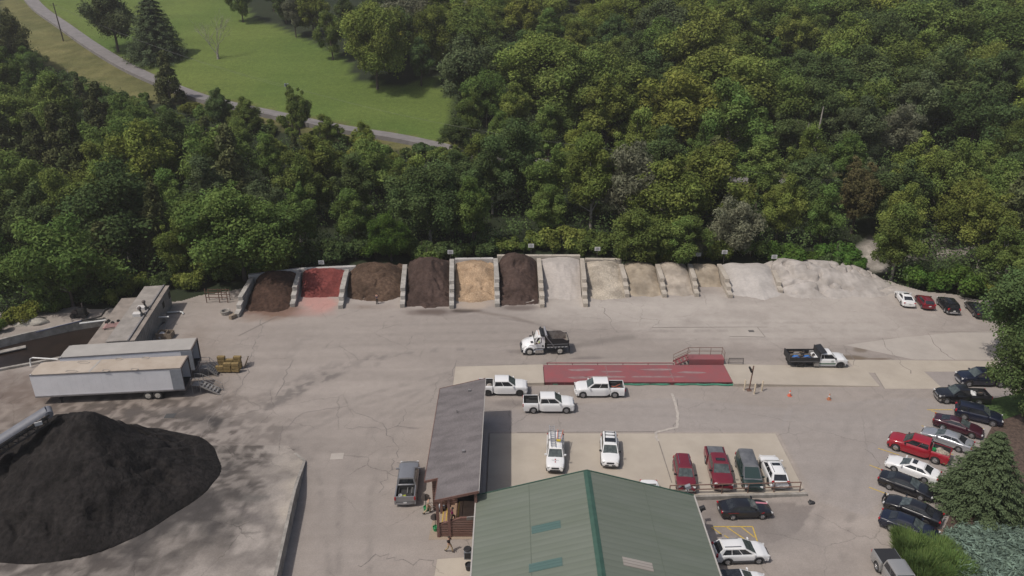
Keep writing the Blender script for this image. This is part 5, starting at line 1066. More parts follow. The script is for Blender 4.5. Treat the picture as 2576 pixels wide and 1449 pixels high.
mb = MB(); mb.box(wf + .96, 0, 1.05, .06, .95, .55); mb.build("grille", TRIM, dt)
cx0, cx1 = wf - 1.95, wf - .62                                       # cab
mb = MB(); rings = []
for x, z1, hw in ((cx0, 2.62, .95), (cx0 + .5, 2.68, .97), (cx1 - .45, 2.62, .95)):
    rings.append([(x, -1.03, .95), (x, -1.05, 1.75), (x, -hw, z1 - .12), (x, -hw + .14, z1), (x, 0, z1 + .05), (x, hw - .14, z1), (x, hw, z1 - .12), (x, 1.05, 1.75), (x, 1.03, .95)])
x = cx1 + .02; rings.append([(x, -1.02, .95), (x, -1.03, 1.72), (x, -1.0, 1.76), (x, -.86, 1.80), (x, 0, 1.83), (x, .86, 1.80), (x, 1.0, 1.76), (x, 1.03, 1.72), (x, 1.02, .95)])
mb.loft(rings, True); cab = mb.build("cab", P_WHITE, dt, 35)
A, B, C_, D = (cx1 + .02, -1.0, 1.78), (cx1 + .02, 1.0, 1.78), (cx1 - .45, .93, 2.55), (cx1 - .45, -.93, 2.55)
window("windshield", pane(A, B, C_, D, .03, .97, .08, .96, .03), GLASS2, dt)
for s_ in (-1, 1):
    q = [(cx1 - .12, s_ * 1.055, 1.55), (cx0 + .42, s_ * 1.055, 1.72), (cx0 + .40, s_ * .985, 2.42), (cx1 - .42, s_ * .985, 2.42)]
    q = [Vector(p) for p in (q if s_ > 0 else [q[1], q[0], q[3], q[2]])]; window("side_window", q, mat("cab_dark", (.01, .01, .01), .3), dt)
    MB().box(cx1 - .02, s_ * 1.28, 1.95, .1, .2, .5).build("side_mirror", TRIM, dt)
    MB().box(cx0 + .7, s_ * 1.0, .55, 1.1, .34, .6).build("step_tank", CHROME, dt, None, .06, 1)
    MB().box(cx0 + .25, s_ * 1.06, 1.28, .2, .01, .24).build("door_vent", M_black, dt, None, .003, 1)
    MB().box(wf - .3, s_ * .8, 1.82, .3, .2, .1).build("hood_vent", TRIM, dt)
for i in range(5): MB().box(cx1 - .62, -.6 + .3 * i, 2.70, .1, .08, .06).build("roof_marker", AMBER, dt)
bx0, bx1 = wr_ - 1.12, cx0 - .28                                    # dump body
zf, zt = 1.12, 2.28
m_bodyi = mat("worn_steel_bed", (.13, .105, .095), .6, 0.0, 1.3, col2=(.30, .275, .255), detail=7); M_dump = mat("black_dump_steel", (.022, .022, .024), .5)
mb = MB(); mb.box((bx0 + bx1) / 2, 0, zf, bx1 - bx0, 2.1, .08); mb.build("bed_floor", m_bodyi, dt)
for s_ in (-1, 1):
    mb = MB(); pts = [(bx0, zf), (bx1, zf), (bx1, zt), (bx0 + .75, zt), (bx0 + .35, zt - .28), (bx0, zt - .28)]
    yo, yi = s_ * 1.15, s_ * 1.07
    nn = len(pts); mb.add([(x, yo, z) for x, z in pts] + [(x, yi, z) for x, z in pts], [tuple(range(nn))[:: -s_], tuple(range(nn, 2 * nn))[:: s_]] + [tuple(([i, (i + 1) % nn, nn + (i + 1) % nn, nn + i])[:: s_]) for i in range(nn)])
    sd_ = mb.build("bed_side", M_dump, dt); 
    mb = MB(); mb.add([(x, s_ * 1.066, z) for x, z in pts], [tuple(range(nn))[:: s_]]); mb.build("inner_face", m_bodyi, sd_)
    for z in (zf + .38, zf + .02): mb = MB(); mb.bar((bx0 + .1, s_ * 1.19, z), (bx1, s_ * 1.19, z), .1, .09 if z > 1.3 else .2); mb.build("side_rib", mat("dusty_rib", (.10, .10, .105), .6), dt)
    for k in range(6): MB().box(bx0 + .35 + k * (bx1 - bx0 - .5) / 5, s_ * 1.245, zf + .02, .26, .01, .07).build("reflector", PLATE if k % 1 == 0 else TAIL, dt)
    mb = MB(); mb.bar((bx1 + .1, s_ * 1.28, zt + .35), (wr_ + .55, s_ * 1.28, .95), .12, .12); mb.build("tarp_arm", mat("tarp_arm_steel", (.22, .22, .23), .4, metal=.5), dt)
    MB().box(bx0 - .12, s_ * .9, .62, .03, .62, .9).build("mud_flap", M_black, dt)
mb = MB(); mb.box(bx0, 0, (zf + zt - .3) / 2, .1, 2.26, zt - zf - .25); tg = mb.build("tailgate", M_dump, dt); MB().box(.055 + bx0, 0, (zf + zt - .3) / 2, .012, 2.1, zt - zf - .35).build("inner_face", mat("pale_steel", (.36, .33, .29), .6, .2, 3), tg)
mb = MB(); mb.box(bx1, 0, (zf + zt + .35) / 2, .1, 2.26, zt - zf + .4); mb.build("headboard", M_dump, dt)
mb = MB(); mb.box(bx1 + .38, 0, zt + .42, .9, 2.3, .06, ry=R(-8)); mb.tube([(bx1 + .6, -1.2, zt + .55), (bx1 + .6, 1.2, zt + .55)], .12, 10); mb.build("cab_guard", M_dump, dt)
mb = MB(); mb.tube([(bx1 + .1, -1.22, zt + .52), (bx1 + .1, 1.22, zt + .52)], .14, 10); mb.build("tarp_roll", mat("grey_tarp", (.26, .255, .27), .7), dt)

# ---------------------------------------------------------------- landscaper's dump-bed truck, facing right
pf, pr = hit(2112, 928), hit(2014, 928); d = pf - pr; d.z = 0; wbd = d.length; d.normalize(); c = (pf + pr) / 2 + Vector((-d.y, d.x, 0)) * 1.0
KINDS['chassis'] = dict(KINDS['crew']); q = wbd / 2
KINDS['chassis'].update(L0=q - 3.2, L1=q + .95, wb=wbd, r=.43, W=2.02, top=[(q - 3.2, 1.36), (q - .45, 1.34), (q + .4, 1.28), (q + .82, 1.14), (q + .95, .92)], cab=(q - 2.62, q - 2.5, q - 1.15, q - .4, 1.82, 1.5, 1.30, 2.0), split=(.06, .26, .93)); del KINDS['chassis']['bed']
lt_ = vehicle("dump_truck", "white work truck with a black dump bed full of upturned wheelbarrows, facing right", "dump truck", 'chassis', P_WHITE, None, None, loc=(c.x, c.y, 0), rz=math.atan2(d.y, d.x), rim=M_rimdark, bumper=CLAD, arches=True)
CARS['lt'] = lt_
for o in [x for x in lt_.children if x.name.startswith("body")]: pass
mb = MB(); mb.box(-.9, 0, .7, wbd + 1.2, .9, .25); mb.build("chassis", M_black, lt_)
for s_ in (-1, 1): 
    mb = MB(); mb.box(q - 1.7, s_ * 1.016, .72, 2.2, .012, .17); mb.build("green_stripe", mat("green_stripe", (.035, .11, .06), .4), lt_)
    MB().box(q - 1.5, s_ * .98, .42, 2.2, .16, .08).build("running_board", CLAD, lt_)
    MB().box(q - 1.05, s_ * 1.018, 1.05, .3, .01, .26).build("door_logo", mat("faded_logo", (.40, .43, .41), .5), lt_)
    MB().box(q - 2.98, s_ * .98, .95, .62, .3, 1.1).build("tool_box", M_galv, lt_, None, .03, 1)
dx0, dx1 = q - 6.35, q - 2.72
mb = MB(); mb.box((dx0 + dx1) / 2, 0, 1.0, dx1 - dx0, 2.2, .1); mb.build("bed_floor", M_dump, lt_)
for s_ in (-1, 1):
    mb = MB(); mb.box((dx0 + dx1) / 2, s_ * 1.12, 1.32, dx1 - dx0, .08, .66); mb.build("bed_side", M_dump, lt_); mb = MB(); mb.bar((dx0, s_ * 1.18, 1.14), (dx1, s_ * 1.18, 1.14), .1, .1); mb.build("side_rib", CLAD, lt_)
mb = MB(); mb.box(dx0, 0, 1.35, .09, 2.3, .85); mb.build("tailgate", M_dump, lt_)
mb = MB(); mb.box(dx1, 0, 1.65, .08, 2.3, 1.25); mb.build("headboard", M_dump, lt_); mb = MB(); mb.box(dx1 + .36, 0, 2.28, .8, 2.2, .06, ry=R(-12)); mb.build("cab_guard", M_dump, lt_)
M_blue = mat("blue_tray", (.03, .17, .52), .45)
def barrow(label, car, p, rz, up=True, traym=None, gname=None):
    t = local_thing("wheelbarrow", label, "wheelbarrow", car, p, rz, gname)
    rings = [[(x0_ * k + ox, y0_ * k, z) for x0_, y0_ in ((.42, .30), (-.42, .33), (-.42, -.33), (.42, -.30))] for k, z, ox in ((1.0, 0.02, 0), (.93, .12, .0), (.62, .30, -.03))]
    MB().loft(rings, True).build("tray", traym, t, None, .02, 1)
    for s_ in (-1, 1): MB().tube([(.75, s_ * .1, .36), (-.1, s_ * .25, .33), (-.95, s_ * .32, .25)], .028, 6).build("handle", m_pal, t)
    w_ = wheel_obj(.2, .1, M_steel, t); w_.location = (.75, 0, .42)
    return t
barrow("upturned blue wheelbarrow at the left of the black dump bed", 'lt', (q - 5.3, -.25, 1.12), R(4), traym=M_blue); barrow("upturned blue wheelbarrow nearest the cab in the black dump bed", 'lt', (q - 3.95, -.25, 1.12), R(4), traym=M_blue)
barrow("upturned grey wheelbarrow along the far side of the black dump bed", 'lt', (q - 4.9, .6, 1.12), R(-2), traym=M_galv)
tool('lt', "wooden handled shovel along the near side of the dump bed", (q - 6.1, -.8, 1.2), (q - 3.2, -.9, 1.25), m_pal); tool('lt', "wooden handled shovel across the middle of the dump bed", (q - 6.1, .2, 1.3), (q - 3.6, .1, 1.5), m_pal)
# ================================================================ BUILDINGS
def corr_mat(name, c1, c2, pitch, axis='Y', bump=0.5, var=0.1, seam=0.7):
    m = bpy.data.materials.new(name); m.use_nodes = True; t = m.node_tree; b = t.nodes["Principled BSDF"]; b.inputs["Roughness"].default_value = 0.55
    tc = t.nodes.new("ShaderNodeTexCoord"); wv = t.nodes.new("ShaderNodeTexWave"); wv.wave_type = 'BANDS'; wv.bands_direction = axis; wv.inputs["Scale"].default_value = 1 / pitch * 0.31416 / 0.31416 / 3.18; wv.wave_profile = 'SIN'
    t.links.new(tc.outputs["Object"], wv.inputs["Vector"])
    r = t.nodes.new("ShaderNodeValToRGB"); r.color_ramp.elements[0].position = 0.0; r.color_ramp.elements[1].position = 0.22
    r.color_ramp.elements[0].color = (*[v * seam for v in c1], 1); r.color_ramp.elements[1].color = (*c1, 1); t.links.new(wv.outputs["Fac"], r.inputs[0])
    n = t.nodes.new("ShaderNodeTexNoise"); n.inputs["Scale"].default_value = 0.5; n.inputs["Detail"].default_value = 7; mpn = t.nodes.new("ShaderNodeMapping"); mpn.inputs["Scale"].default_value = (0.35, 1.7, 1) if axis == "Y" else (1, 1, 1); t.links.new(tc.outputs["Object"], mpn.inputs[0]); t.links.new(mpn.outputs[0], n.inputs["Vector"])
    mr = t.nodes.new("ShaderNodeMapRange"); mr.inputs[1].default_value = .35; mr.inputs[2].default_value = .65; t.links.new(n.outputs["Fac"], mr.inputs[0])
    mx = t.nodes.new("ShaderNodeMix"); mx.data_type = 'RGBA'; mx.blend_type = 'MIX'; t.links.new(mr.outputs[0], mx.inputs[0])
    hs = t.nodes.new("ShaderNodeHueSaturation"); hs.inputs["Value"].default_value = 1 + var; hs.inputs["Saturation"].default_value = 0.85; t.links.new(r.outputs[0], hs.inputs["Color"])
    t.links.new(r.outputs[0], mx.inputs[6]); t.links.new(hs.outputs[0], mx.inputs[7]); t.links.new(mx.outputs[2], b.inputs["Base Color"])
    bp = t.nodes.new("ShaderNodeBump"); bp.inputs["Strength"].default_value = bump; bp.inputs["Distance"].default_value = 0.03; t.links.new(wv.outputs["Fac"], bp.inputs["Height"]); t.links.new(bp.outputs["Normal"], b.inputs["Normal"])
    return m
m_groof = corr_mat("green_metal_roof", (0.132, 0.152, 0.117), None, 0.62, 'Y', 0.4, 0.10, 0.90); m_ridge = mat("ridge_green", (0.042, 0.092, 0.068), 0.5, 0.12, 1.5); m_sky = corr_mat("teal_skylight", (0.068, 0.125, 0.112), None, 0.3, 'Y', 0.3, 0.1, 0.85); m_skyb = corr_mat("beige_skylight", (0.30, 0.265, 0.23), None, 0.3, 'Y', 0.3, 0.15, 0.6)
m_lap = mat("roof_lap", (0.105, 0.125, 0.095), 0.6); m_gwall = mat("tan_metal_wall", (0.30, 0.28, 0.245), 0.6, 0.08, 1); m_eave = mat("eave_trim", (0.40, 0.38, 0.35), 0.5)
gb = thing("green_roof_building", "metal building with a green gable roof at the bottom of the photo", "building", (6.45, 45.0, -0.8))
y1, y0 = 53.4 - 45, 26.0 - 45; xl, xr, xm = -3.14 - 6.45, 15.95 - 6.45, 0.0; ze, zr = 3.8 + .8, 6.5 + .8
mb = MB(); mb.add([(xl + .25, y0 + .2, 0), (xr - .25, y0 + .2, 0), (xr - .25, y1 - .3, 0), (xl + .25, y1 - .3, 0), (xl + .25, y0 + .2, ze - .05), (xr - .25, y0 + .2, ze - .05), (xr - .25, y1 - .3, ze - .05), (xl + .25, y1 - .3, ze - .05), (xm, y0 + .2, zr - .1), (xm, y1 - .3, zr - .1)],
    [(0, 1, 5, 8, 4), (1, 2, 6, 5), (2, 3, 7, 9, 6), (3, 0, 4, 7)]); mb.build("wall", m_gwall, gb)
for sx, nm in ((-1, xl), (1, xr)):
    mb = MB(); a = [(nm, y0, ze), (nm, y1, ze), (xm + sx * 0.02, y1, zr), (xm + sx * .02, y0, zr)]
    a = [Vector(p) for p in a]; lo = [p - Vector((0, 0, .09)) for p in a]
    mb.add(lo + a, [(0, 1, 2, 3)[:: 1], (4, 5, 6, 7)[:: -1], (0, 4, 5, 1), (1, 5, 6, 2), (2, 6, 7, 3), (3, 7, 4, 0)]); bm_ = mb.build("roof", m_groof, gb)
    RP = lambda f, y, up=.0: Vector((xm + (nm - xm) * f, y, zr + (ze - zr) * f + up))
    P = lambda f0, f1, ya, yb: [RP(f0, ya, .03), RP(f1, ya, .03), RP(f1, yb, .03), RP(f0, yb, .03)]
    def panel(name, f0, f1, ya, yb, m):
        q = P(f0, f1, ya, yb); mb = MB(); d_ = Vector((0, 0, .028)); mb.add([p - d_ for p in q] + q, [(3, 2, 1, 0), (4, 5, 6, 7), (0, 1, 5, 4), (1, 2, 6, 5), (2, 3, 7, 6), (3, 0, 4, 7)]); mb.build(name, m, gb)
    def ff(u, v): 
        best = None
        for f in np.linspace(0, 1, 101):
            z = zr + (ze - zr) * f - .8; p = at(u, v, z); e = abs(p.x - 6.45 - (xm + (nm - xm) * f))
            if best is None or e < best[0]: best = (e, f, p.y - 45)
        return best[1], best[2]
    if sx < 0:
        for a_, b_ in (((1409, 1310), (1337, 1343)), ((1414, 1403), (1330, 1440))):
            f0, ya = ff(*a_); f1, yb = ff(*b_); panel("skylight", f0, f1, min(ya, yb) - .05, max(ya, yb) + .05, m_sky)
    else:
        f0, ya = ff(1566, 1403); f1, yb = ff(1644, 1438); panel("skylight", f0, f1, min(ya, yb) - .05, max(ya, yb) + .1, m_skyb)
    mb = MB(); mb.bar(RP(.52, y0, .012), RP(.52, y1 - .02, .012), .05, .018); mb.build("sheet_lap", m_lap, gb)
    mb = MB(); mb.bar((nm + sx * .02, y0, ze - .03), (nm + sx * .02, y1, ze - .03), .12, .16); mb.build("gutter", m_eave, gb)
    mb = MB()
    mb.bar(RP(1, y1 + .02, .0), RP(0, y1 + .02, .0), .08, .16); mb.build("gable_trim", m_ridge, gb)
mb = MB(); mb.add([(-.3, y0, zr - .055), (0, y0, zr + .05), (.3, y0, zr - .055), (.3, y1 + .05, zr - .055), (0, y1 + .05, zr + .05), (-.3, y1 + .05, zr - .055)], [(0, 1, 4, 5)[:: -1], (1, 2, 3, 4)[:: -1]]); mb.build("ridge_cap", m_ridge, gb)
def flood(label, p, q, rz):
    t = thing("floodlight", label, "floodlight", p, rz); mb = MB(); mb.tube([(0, 0, 0), q, Vector(q) + Vector((0, 0, .25))], .05, 6); mb.build("arm", CLAD, t); mb = MB(); mb.box(q[0], q[1], q[2] + .38, .5, .32, .36, ry=R(-25)); mb.build("lamp_head", M_door if rz == 0 else TRIM, t, None, .03, 1)
flood("grey floodlight on the far eave corner of the green roof", (15.5, 53.6, 3.6), (.0, .35, .35), 0.0); flood("dark floodlight on an arm at the green roof's right eave", (15.9, 51.9, 3.0), (.55, .2, .1), R(4))
# ---- log building with shed roof
m_shing = bpy.data.materials.new("gray_shingles"); m_shing.use_nodes = True; t = m_shing.node_tree; b = t.nodes["Principled BSDF"]; b.inputs["Roughness"].default_value = .95; b.inputs["Specular IOR Level"].default_value = .15
br = t.nodes.new("ShaderNodeTexBrick"); br.inputs["Scale"].default_value = 2.6; br.inputs["Color1"].default_value = (.150, .136, .137, 1); br.inputs["Color2"].default_value = (.178, .162, .162, 1); br.inputs["Mortar"].default_value = (.130, .118, .119, 1); br.inputs["Mortar Size"].default_value = .02
tc = t.nodes.new("ShaderNodeTexCoord"); mp = t.nodes.new("ShaderNodeMapping"); mp.inputs["Rotation"].default_value = (0, 0, R(90)); t.links.new(tc.outputs["Object"], mp.inputs[0]); t.links.new(mp.outputs[0], br.inputs["Vector"])
nz = t.nodes.new("ShaderNodeTexNoise"); nz.inputs["Scale"].default_value = .7; nz.inputs["Detail"].default_value = 6; mp2 = t.nodes.new("ShaderNodeMapping"); mp2.inputs["Scale"].default_value = (.6, 1.6, 1); t.links.new(tc.outputs["Object"], mp2.inputs[0]); t.links.new(mp2.outputs[0], nz.inputs["Vector"])
mr = t.nodes.new("ShaderNodeMapRange"); mr.inputs[1].default_value = .35; mr.inputs[2].default_value = .65; mr.inputs[3].default_value = .80; mr.inputs[4].default_value = 1.08; t.links.new(nz.outputs["Fac"], mr.inputs[0])
vm = t.nodes.new("ShaderNodeVectorMath"); vm.operation = 'SCALE'; t.links.new(br.outputs["Color"], vm.inputs[0]); t.links.new(mr.outputs[0], vm.inputs["Scale"]); t.links.new(vm.outputs[0], b.inputs["Base Color"])
m_log = corr_mat("brown_log_siding", (0.155, 0.082, 0.062), None, 0.26, 'Z', 0.9, 0.12, 0.45); m_btrim = mat("brown_trim", (0.16, 0.085, 0.068), 0.8, 0.12, 2); m_deckw = mat("deck_boards", (0.30, 0.20, 0.135), 0.85, 0.15, 3); m_int = mat("dark_interior", (0.02, 0.018, 0.017), 0.9)
lb = thing("log_building", "brown log building with a grey shingle shed roof and an open porch", "building", (-5.3, 62.0, 0))
OX, OY = -5.3, 62.0; xL, xR, yF, yN, yP = -7.85 - OX, -2.85 - OX, 71.0 - OY, 55.3 - OY, 52.3 - OY; xP = -6.65 - OX
rz_ = lambda x: 3.9 + (x - xL) / (xR - xL) * (5.2 - 3.9)
foot = [(xL, yF), (xR, yF), (xR, yP), (xP, yP), (xP, yN), (xL, yN)]
mb = MB(); mb.prism(foot, lambda x, y: rz_(x) - .16, lambda x, y: rz_(x)); mb.build("roof", m_shing, lb)
for i, (p, q) in enumerate(zip(foot, foot[1:] + foot[:1])):
    d_ = (Vector(q) - Vector(p)).normalized(); o_ = Vector((-d_.y, d_.x)) * .025; 
    mb = MB(); mb.bar((p[0] + o_.x, p[1] + o_.y, rz_(p[0]) - .09), (q[0] + o_.x, q[1] + o_.y, rz_(q[0]) - .09), .05, .24); mb.build("fascia", m_btrim if i != 1 else m_eave, lb)
hl = [(xL + .55, yF - .4), (xR - .4, yF - .4), (xR - .4, yN + .7), (xL + .55, yN + .7)]
mb = MB(); mb.prism(hl, -.1, lambda x, y: rz_(x) - .17); mb.build("wall", m_log, lb)
for y in (66.5, 62.5, 58.7): MB().box(xR - .39, y - OY, 1.9, .05, 1.1, 1.2).build("window", GLASS, lb)
for y in (66.0, 60.5): MB().box(xL + .54, y - OY, 1.7, .05, 1.1, 1.1).build("window", GLASS, lb)
MB().box(xL + .53, yN + 1.5 , 1.05, .06, .95, 2.1).build("door", m_deckw, lb)
for x, y in ((xP + .16, yP + .22), (xR - .28, yP + .22), (-.2, yP + .22), (xP + .16, yN + .3)): MB().box(x, y, (rz_(x) - .17) / 2, .24, .24, rz_(x) - .17).build("porch_post", m_btrim, lb)
# porch half wall with a stepped-down left end, stairs behind it, deck
q0, q1 = xP + .28, xR - .4
mb = MB(); wy = yP + .2; pts = [(q0, 0), (q1, 0), (q1, 2.05), (q0 + 1.9, 2.05), (q0, 1.35)]
mb.add([(x, wy, z) for x, z in pts] + [(x, wy + .14, z) for x, z in pts], [(0, 1, 2, 3, 4), (9, 8, 7, 6, 5)] + [(i, 5 + i, 5 + (i + 1) % 5, (i + 1) % 5) for i in range(5)]); mb.build("porch_siding", m_log, lb)
mb = MB(); mb.bar((q0, wy + .07, 1.38), (q0 + 1.9, wy + .07, 2.08), .2, .07); mb.bar((q0 + 1.9, wy + .07, 2.09), (q1, wy + .07, 2.09), .2, .07); mb.build("porch_rail", m_btrim, lb)
MB().box((q0 + 1.9 + q1) / 2, (wy + .14 + yN + .7) / 2, .55, q1 - q0 - 1.9, yN + .7 - wy - .16, 1.1).build("porch_deck", m_deckw, lb)
for i in range(5): 
    MB().box(q0 + .2 + i * .37, (wy + .14 + yN + .7) / 2, .11 * (i + 1), .36, yN + .5 - wy - .1, .22 * (i + 1) - .0).build("porch_step", m_deckw, lb)
    if i in (0, 1, 4): MB().box(q0 + .05 + i * .37, (wy + .14 + yN + .7) / 2 , .22 * (i + 1) + .012, .08, yN + .2 - wy, .02).build("step_edge", m_chip_y if False else yellow, lb)
MB().box((q0 + q1) / 2 + .8, yN + .67, 2.0, 2.0, .05, 2.2).build("doorway", m_int, lb)
for (u, v) in ((1181, 992), (1150, 1040), (1166, 1146)):
    p = at(u, v, 4.4); MB().box(p.x - OX, p.y - OY, rz_(p.x - OX) + .12, .26 if v != 1040 else .1, .26 if v != 1040 else .1, .24 if v != 1040 else .5).build("roof_vent", M_rail, lb)
mb = MB(); mb.box(-3.6 - OX, 52.2 - OY, 2.35, .7, .08, .5, R(10), rx=R(20)); mb.build("porch_lamp", M_galv, lb)
# stop-sign backs in green buckets
m_signback = mat("sign_back", (0.135, 0.115, 0.105), 0.6, 0.1, 3); m_gbkt = mat("bucket_green", (0.03, 0.24, 0.09), .5)
for (u, v), lab in (((1096, 1334), "octagonal sign seen from behind in a green bucket at the porch corner"), ((1072, 1284), "octagonal sign seen from behind, beside the person with the cart")):
    p = at(u, v, 0); t = thing("portable_sign", lab, "sign", p, R(12), "octagonal signs on poles by the porch")
    MB().loft([[(r_ * math.cos(a), r_ * math.sin(a), z) for a in [2 * math.pi * i / 14 for i in range(14)]] for r_, z in ((.2, 0), (.26, .42), (.23, .43), (.2, .3))]).build("bucket", m_gbkt, t, 40)
    MB().tube([(0, -.03, .2), (0, -.03, 1.85)], .03, 6).build("pole", M_black, t)
    MB().loft([[(.42 * math.cos(R(22.5 + 45 * i)), y, 1.5 + .42 * math.sin(R(22.5 + 45 * i))) for i in range(8)] for y in (.01, .03)]).build("panel", m_signback, t)
# bins by the green building
t = thing("trash_bin", "grey trash bin with a round black lid by the green roof's left eave", "trash bin", (*at(1177, 1402)[:2], 0)); MB().box(0, 0, .45, .62, .62, .9).build("bin_body", M_door, t, None, .04, 2); MB().tube([(0, 0, .9), (0, 0, 1.02)], [.36, .3], 14).build("lid", TRIM, t, 40); MB().box(0, -.32, .45, .5, .03, .6).build("front_panel", TRIM, t)
t = thing("planter_pot", "black pot half under the green roof's left eave", "pot", (*at(1180, 1432)[:2], 0)); MB().loft([[(r_ * math.cos(a), r_ * math.sin(a), z) for a in [2 * math.pi * i / 14 for i in range(14)]] for r_, z in ((.26, 0), (.34, .55), (.3, .56), (.27, .4))]).build("shell", TRIM, t, 40)
# ---- brown pipe railing on the retaining wall
m_pipe = mat("brown_pipe_rail", (0.165, 0.095, 0.072), 0.6, 0.15, 3)
t = thing("pipe_railing", "brown pipe railing along the top of the retaining wall", "railing", (15.0, 58.15, .02)); Lr = 12.6
for z in (.55, 1.08): mb = MB(); mb.tube([(0, 0, z), (Lr, .5, z)], .055, 8); mb.build("rail", m_pipe, t, 50)
for i in range(6): mb = MB(); x = i * Lr / 5; mb.tube([(x, .5 * x / Lr, -.05), (x, .5 * x / Lr, 1.08)], .05, 8); mb.build("post", m_pipe, t, 50)
# ---- weighbridge: red deck on beams with concrete ramps
m_deck = mat("red_scale_deck", (0.215, 0.085, 0.09), 0.7, 0.0, 0.55, col2=(0.275, 0.075, 0.08), detail=8); m_scuff = mat("scuffed_steel", (0.24, 0.165, 0.16), 0.6, 0.2, 1.5); m_dred = mat("dark_red_steel", (0.085, 0.02, 0.026), 0.6)
zd = .42; A0, A1, B1, B0 = at(1370, 961, zd), at(1843, 961, zd), at(1818, 919, zd), at(1376, 917, zd)
wb_ = thing("weighbridge", "long red steel truck scale deck", "weighbridge", (*A0[:2], 0)); o_ = Vector((*A0[:2], 0)); Ld = A1.x - A0.x; Wd_ = (B0.y + B1.y) / 2 - A0.y
MB().box(Ld / 2, Wd_ / 2, zd - .04, Ld, Wd_, .08).build("deck", m_deck, wb_)
mb = MB()
m_dk2 = mat("worn_deck_paint", (0.28, 0.205, 0.20), 0.75, 0.0, 0.8, col2=(0.22, 0.11, 0.11), detail=7)
for i, (x, y, w_, h_) in enumerate(((4.6, Wd_ * .70, 3.2, .55), (8.2, Wd_ * .60, 2.6, .4), (13.5, Wd_ * .30, 6.5, .45), (18, Wd_ * .55, 3.5, .5), (7.5, Wd_ * .3, 5, .4), (14, Wd_ * .72, 4, .4), (4.2, Wd_ * .25, 2.6, .5))):
    pts = [(x + w_ / 2 * math.cos(a) * (1 + .12 * math.sin(3 * a + i)), y + h_ / 2 * math.sin(a) * (1 + .2 * math.sin(2 * a + i))) for a in np.linspace(0, 2 * math.pi, 22)[:-1]]
    MB().prism(pts, zd + .002, zd + .006).build("worn_patch", m_dk2, wb_)
for x in (Ld * .345, Ld * .69): 
    MB().box(x, Wd_ / 2, zd + .012, .05, Wd_ - .1, .02).build("deck_joint", m_scuff, wb_)
    for k in range(7): MB().tube([(x - .12, .3 + k * .55, zd), (x - .12, .3 + k * .55, zd + .03)], .07, 8).build("deck_bolt", m_scuff, wb_)
MB().box(Ld / 2, .06, zd / 2 - .06, Ld - .02, .1, zd - .1).build("side_beam", m_dred, wb_); MB().box(Ld / 2, Wd_ - .06, zd / 2 - .06, Ld - .02, .1, zd - .1).build("side_beam", m_dred, wb_)
for k in range(14): MB().box(.8 + k * Ld / 14, .005, zd / 2 - .05, .05, .02, zd - .16).build("stiffener", m_deck, wb_)
mb = MB(); mb.tube([(.4, Wd_ + .25, .55), (Ld * .72, Wd_ + .25, .55)], .07, 6); mb.build("guard_pipe", m_deck, wb_)
for k in range(6): MB().box(.5 + k * Ld * .14, Wd_ + .25, .26, .08, .08, .52).build("guard_post", m_deck, wb_)
def ramp(label, x0, x1, ys, z0, z1):
    pts = [(x0, ys[0]), (x1, ys[0]), (x1, ys[1]), (x0, ys[1])]; zz = lambda x, y: z0 + (z1 - z0) * (x - x0) / (x1 - x0)
    o = MB().prism(pts, -.1, zz).build("ramp", conc_tan); tag(o, kind="structure"); return o
lp = at(1143, 945, .05); rp = at(2222, 958, .02)
ramp("", lp.x, A0.x - .06, (A0.y - .1, A0.y + Wd_ + .2), .06, zd - .03); ramp("", A0.x + Ld + .05, rp.x - 1, (A0.y - .35, A0.y + Wd_ + .25), zd - .02, .05)
# access platform with handrail and steps
pc = at(1777, 912, .5); t = thing("access_platform", "red steel platform with handrails and steps behind the weighbridge", "platform", (pc.x, A0.y + Wd_ + 1.0, 0))
MB().box(0, 0, .95, 4.4, 1.3, .1).build("floor", m_deck, t); MB().box(0, -.62, .5, 4.3, .06, .8).build("skirt", m_deck, t)
for x in (-2.1, 2.1):
    for y in (-.55, .55): MB().box(x, y, .47, .1, .1, .95).build("leg", m_dred, t)
mb = MB(); mb.tube([(-2.15, -.6, 2.0), (-2.15, .6, 2.0), (2.15, .6, 2.0), (2.15, -.6, 2.0)], .035, 6); mb.tube([(-2.15, .6, 1.5), (2.15, .6, 1.5), (2.15, -.6, 1.5)], .03, 6); mb.build("handrail", m_pipe, t)
for x in (-2.15, -.7, .72, 2.15): mb = MB(); mb.tube([(x, .6, 1), (x, .6, 2.0)], .03, 6); mb.build("rail_post", m_pipe, t)
mb = MB(); mb.tube([(2.15, -.6, 1), (2.15, -.6, 2)], .03, 6); mb.build("rail_post", m_pipe, t)
for y in (-.55, .55):
    mb = MB(); mb.bar((-2.2, y, .98), (-3.9, y, .08), .06, .2); mb.build("stringer", m_deck, t); mb = MB(); mb.tube([(-2.15, y, 2.0), (-3.9, y, 1.05), (-3.9, y, 0.0)], .035, 6); mb.tube([(-2.15, y, 1.5), (-3.9, y, .55)], .03, 6); mb.build("stair_rail", m_pipe, t)
for i in range(4): MB().box(-2.4 - i * .42, 0, .82 - i * .23, .3, 1.05, .04).build("step", m_deck, t)
p = at(1850, 919, 0); t = thing("rack_guard", "low black pipe barrier standing at the right of the red platform", "barrier", (p.x, p.y, 0)); MB().tube([(-.95, 0, 0), (-.9, 0, 1.0), (.9, 0, 1.0), (.95, 0, 0)], .05, 8).build("frame", TRIM, t)
for z in (.2, .45, .78): MB().tube([(-.93, 0, z), (.93, 0, z)], .035, 6).build("bar", TRIM, t)
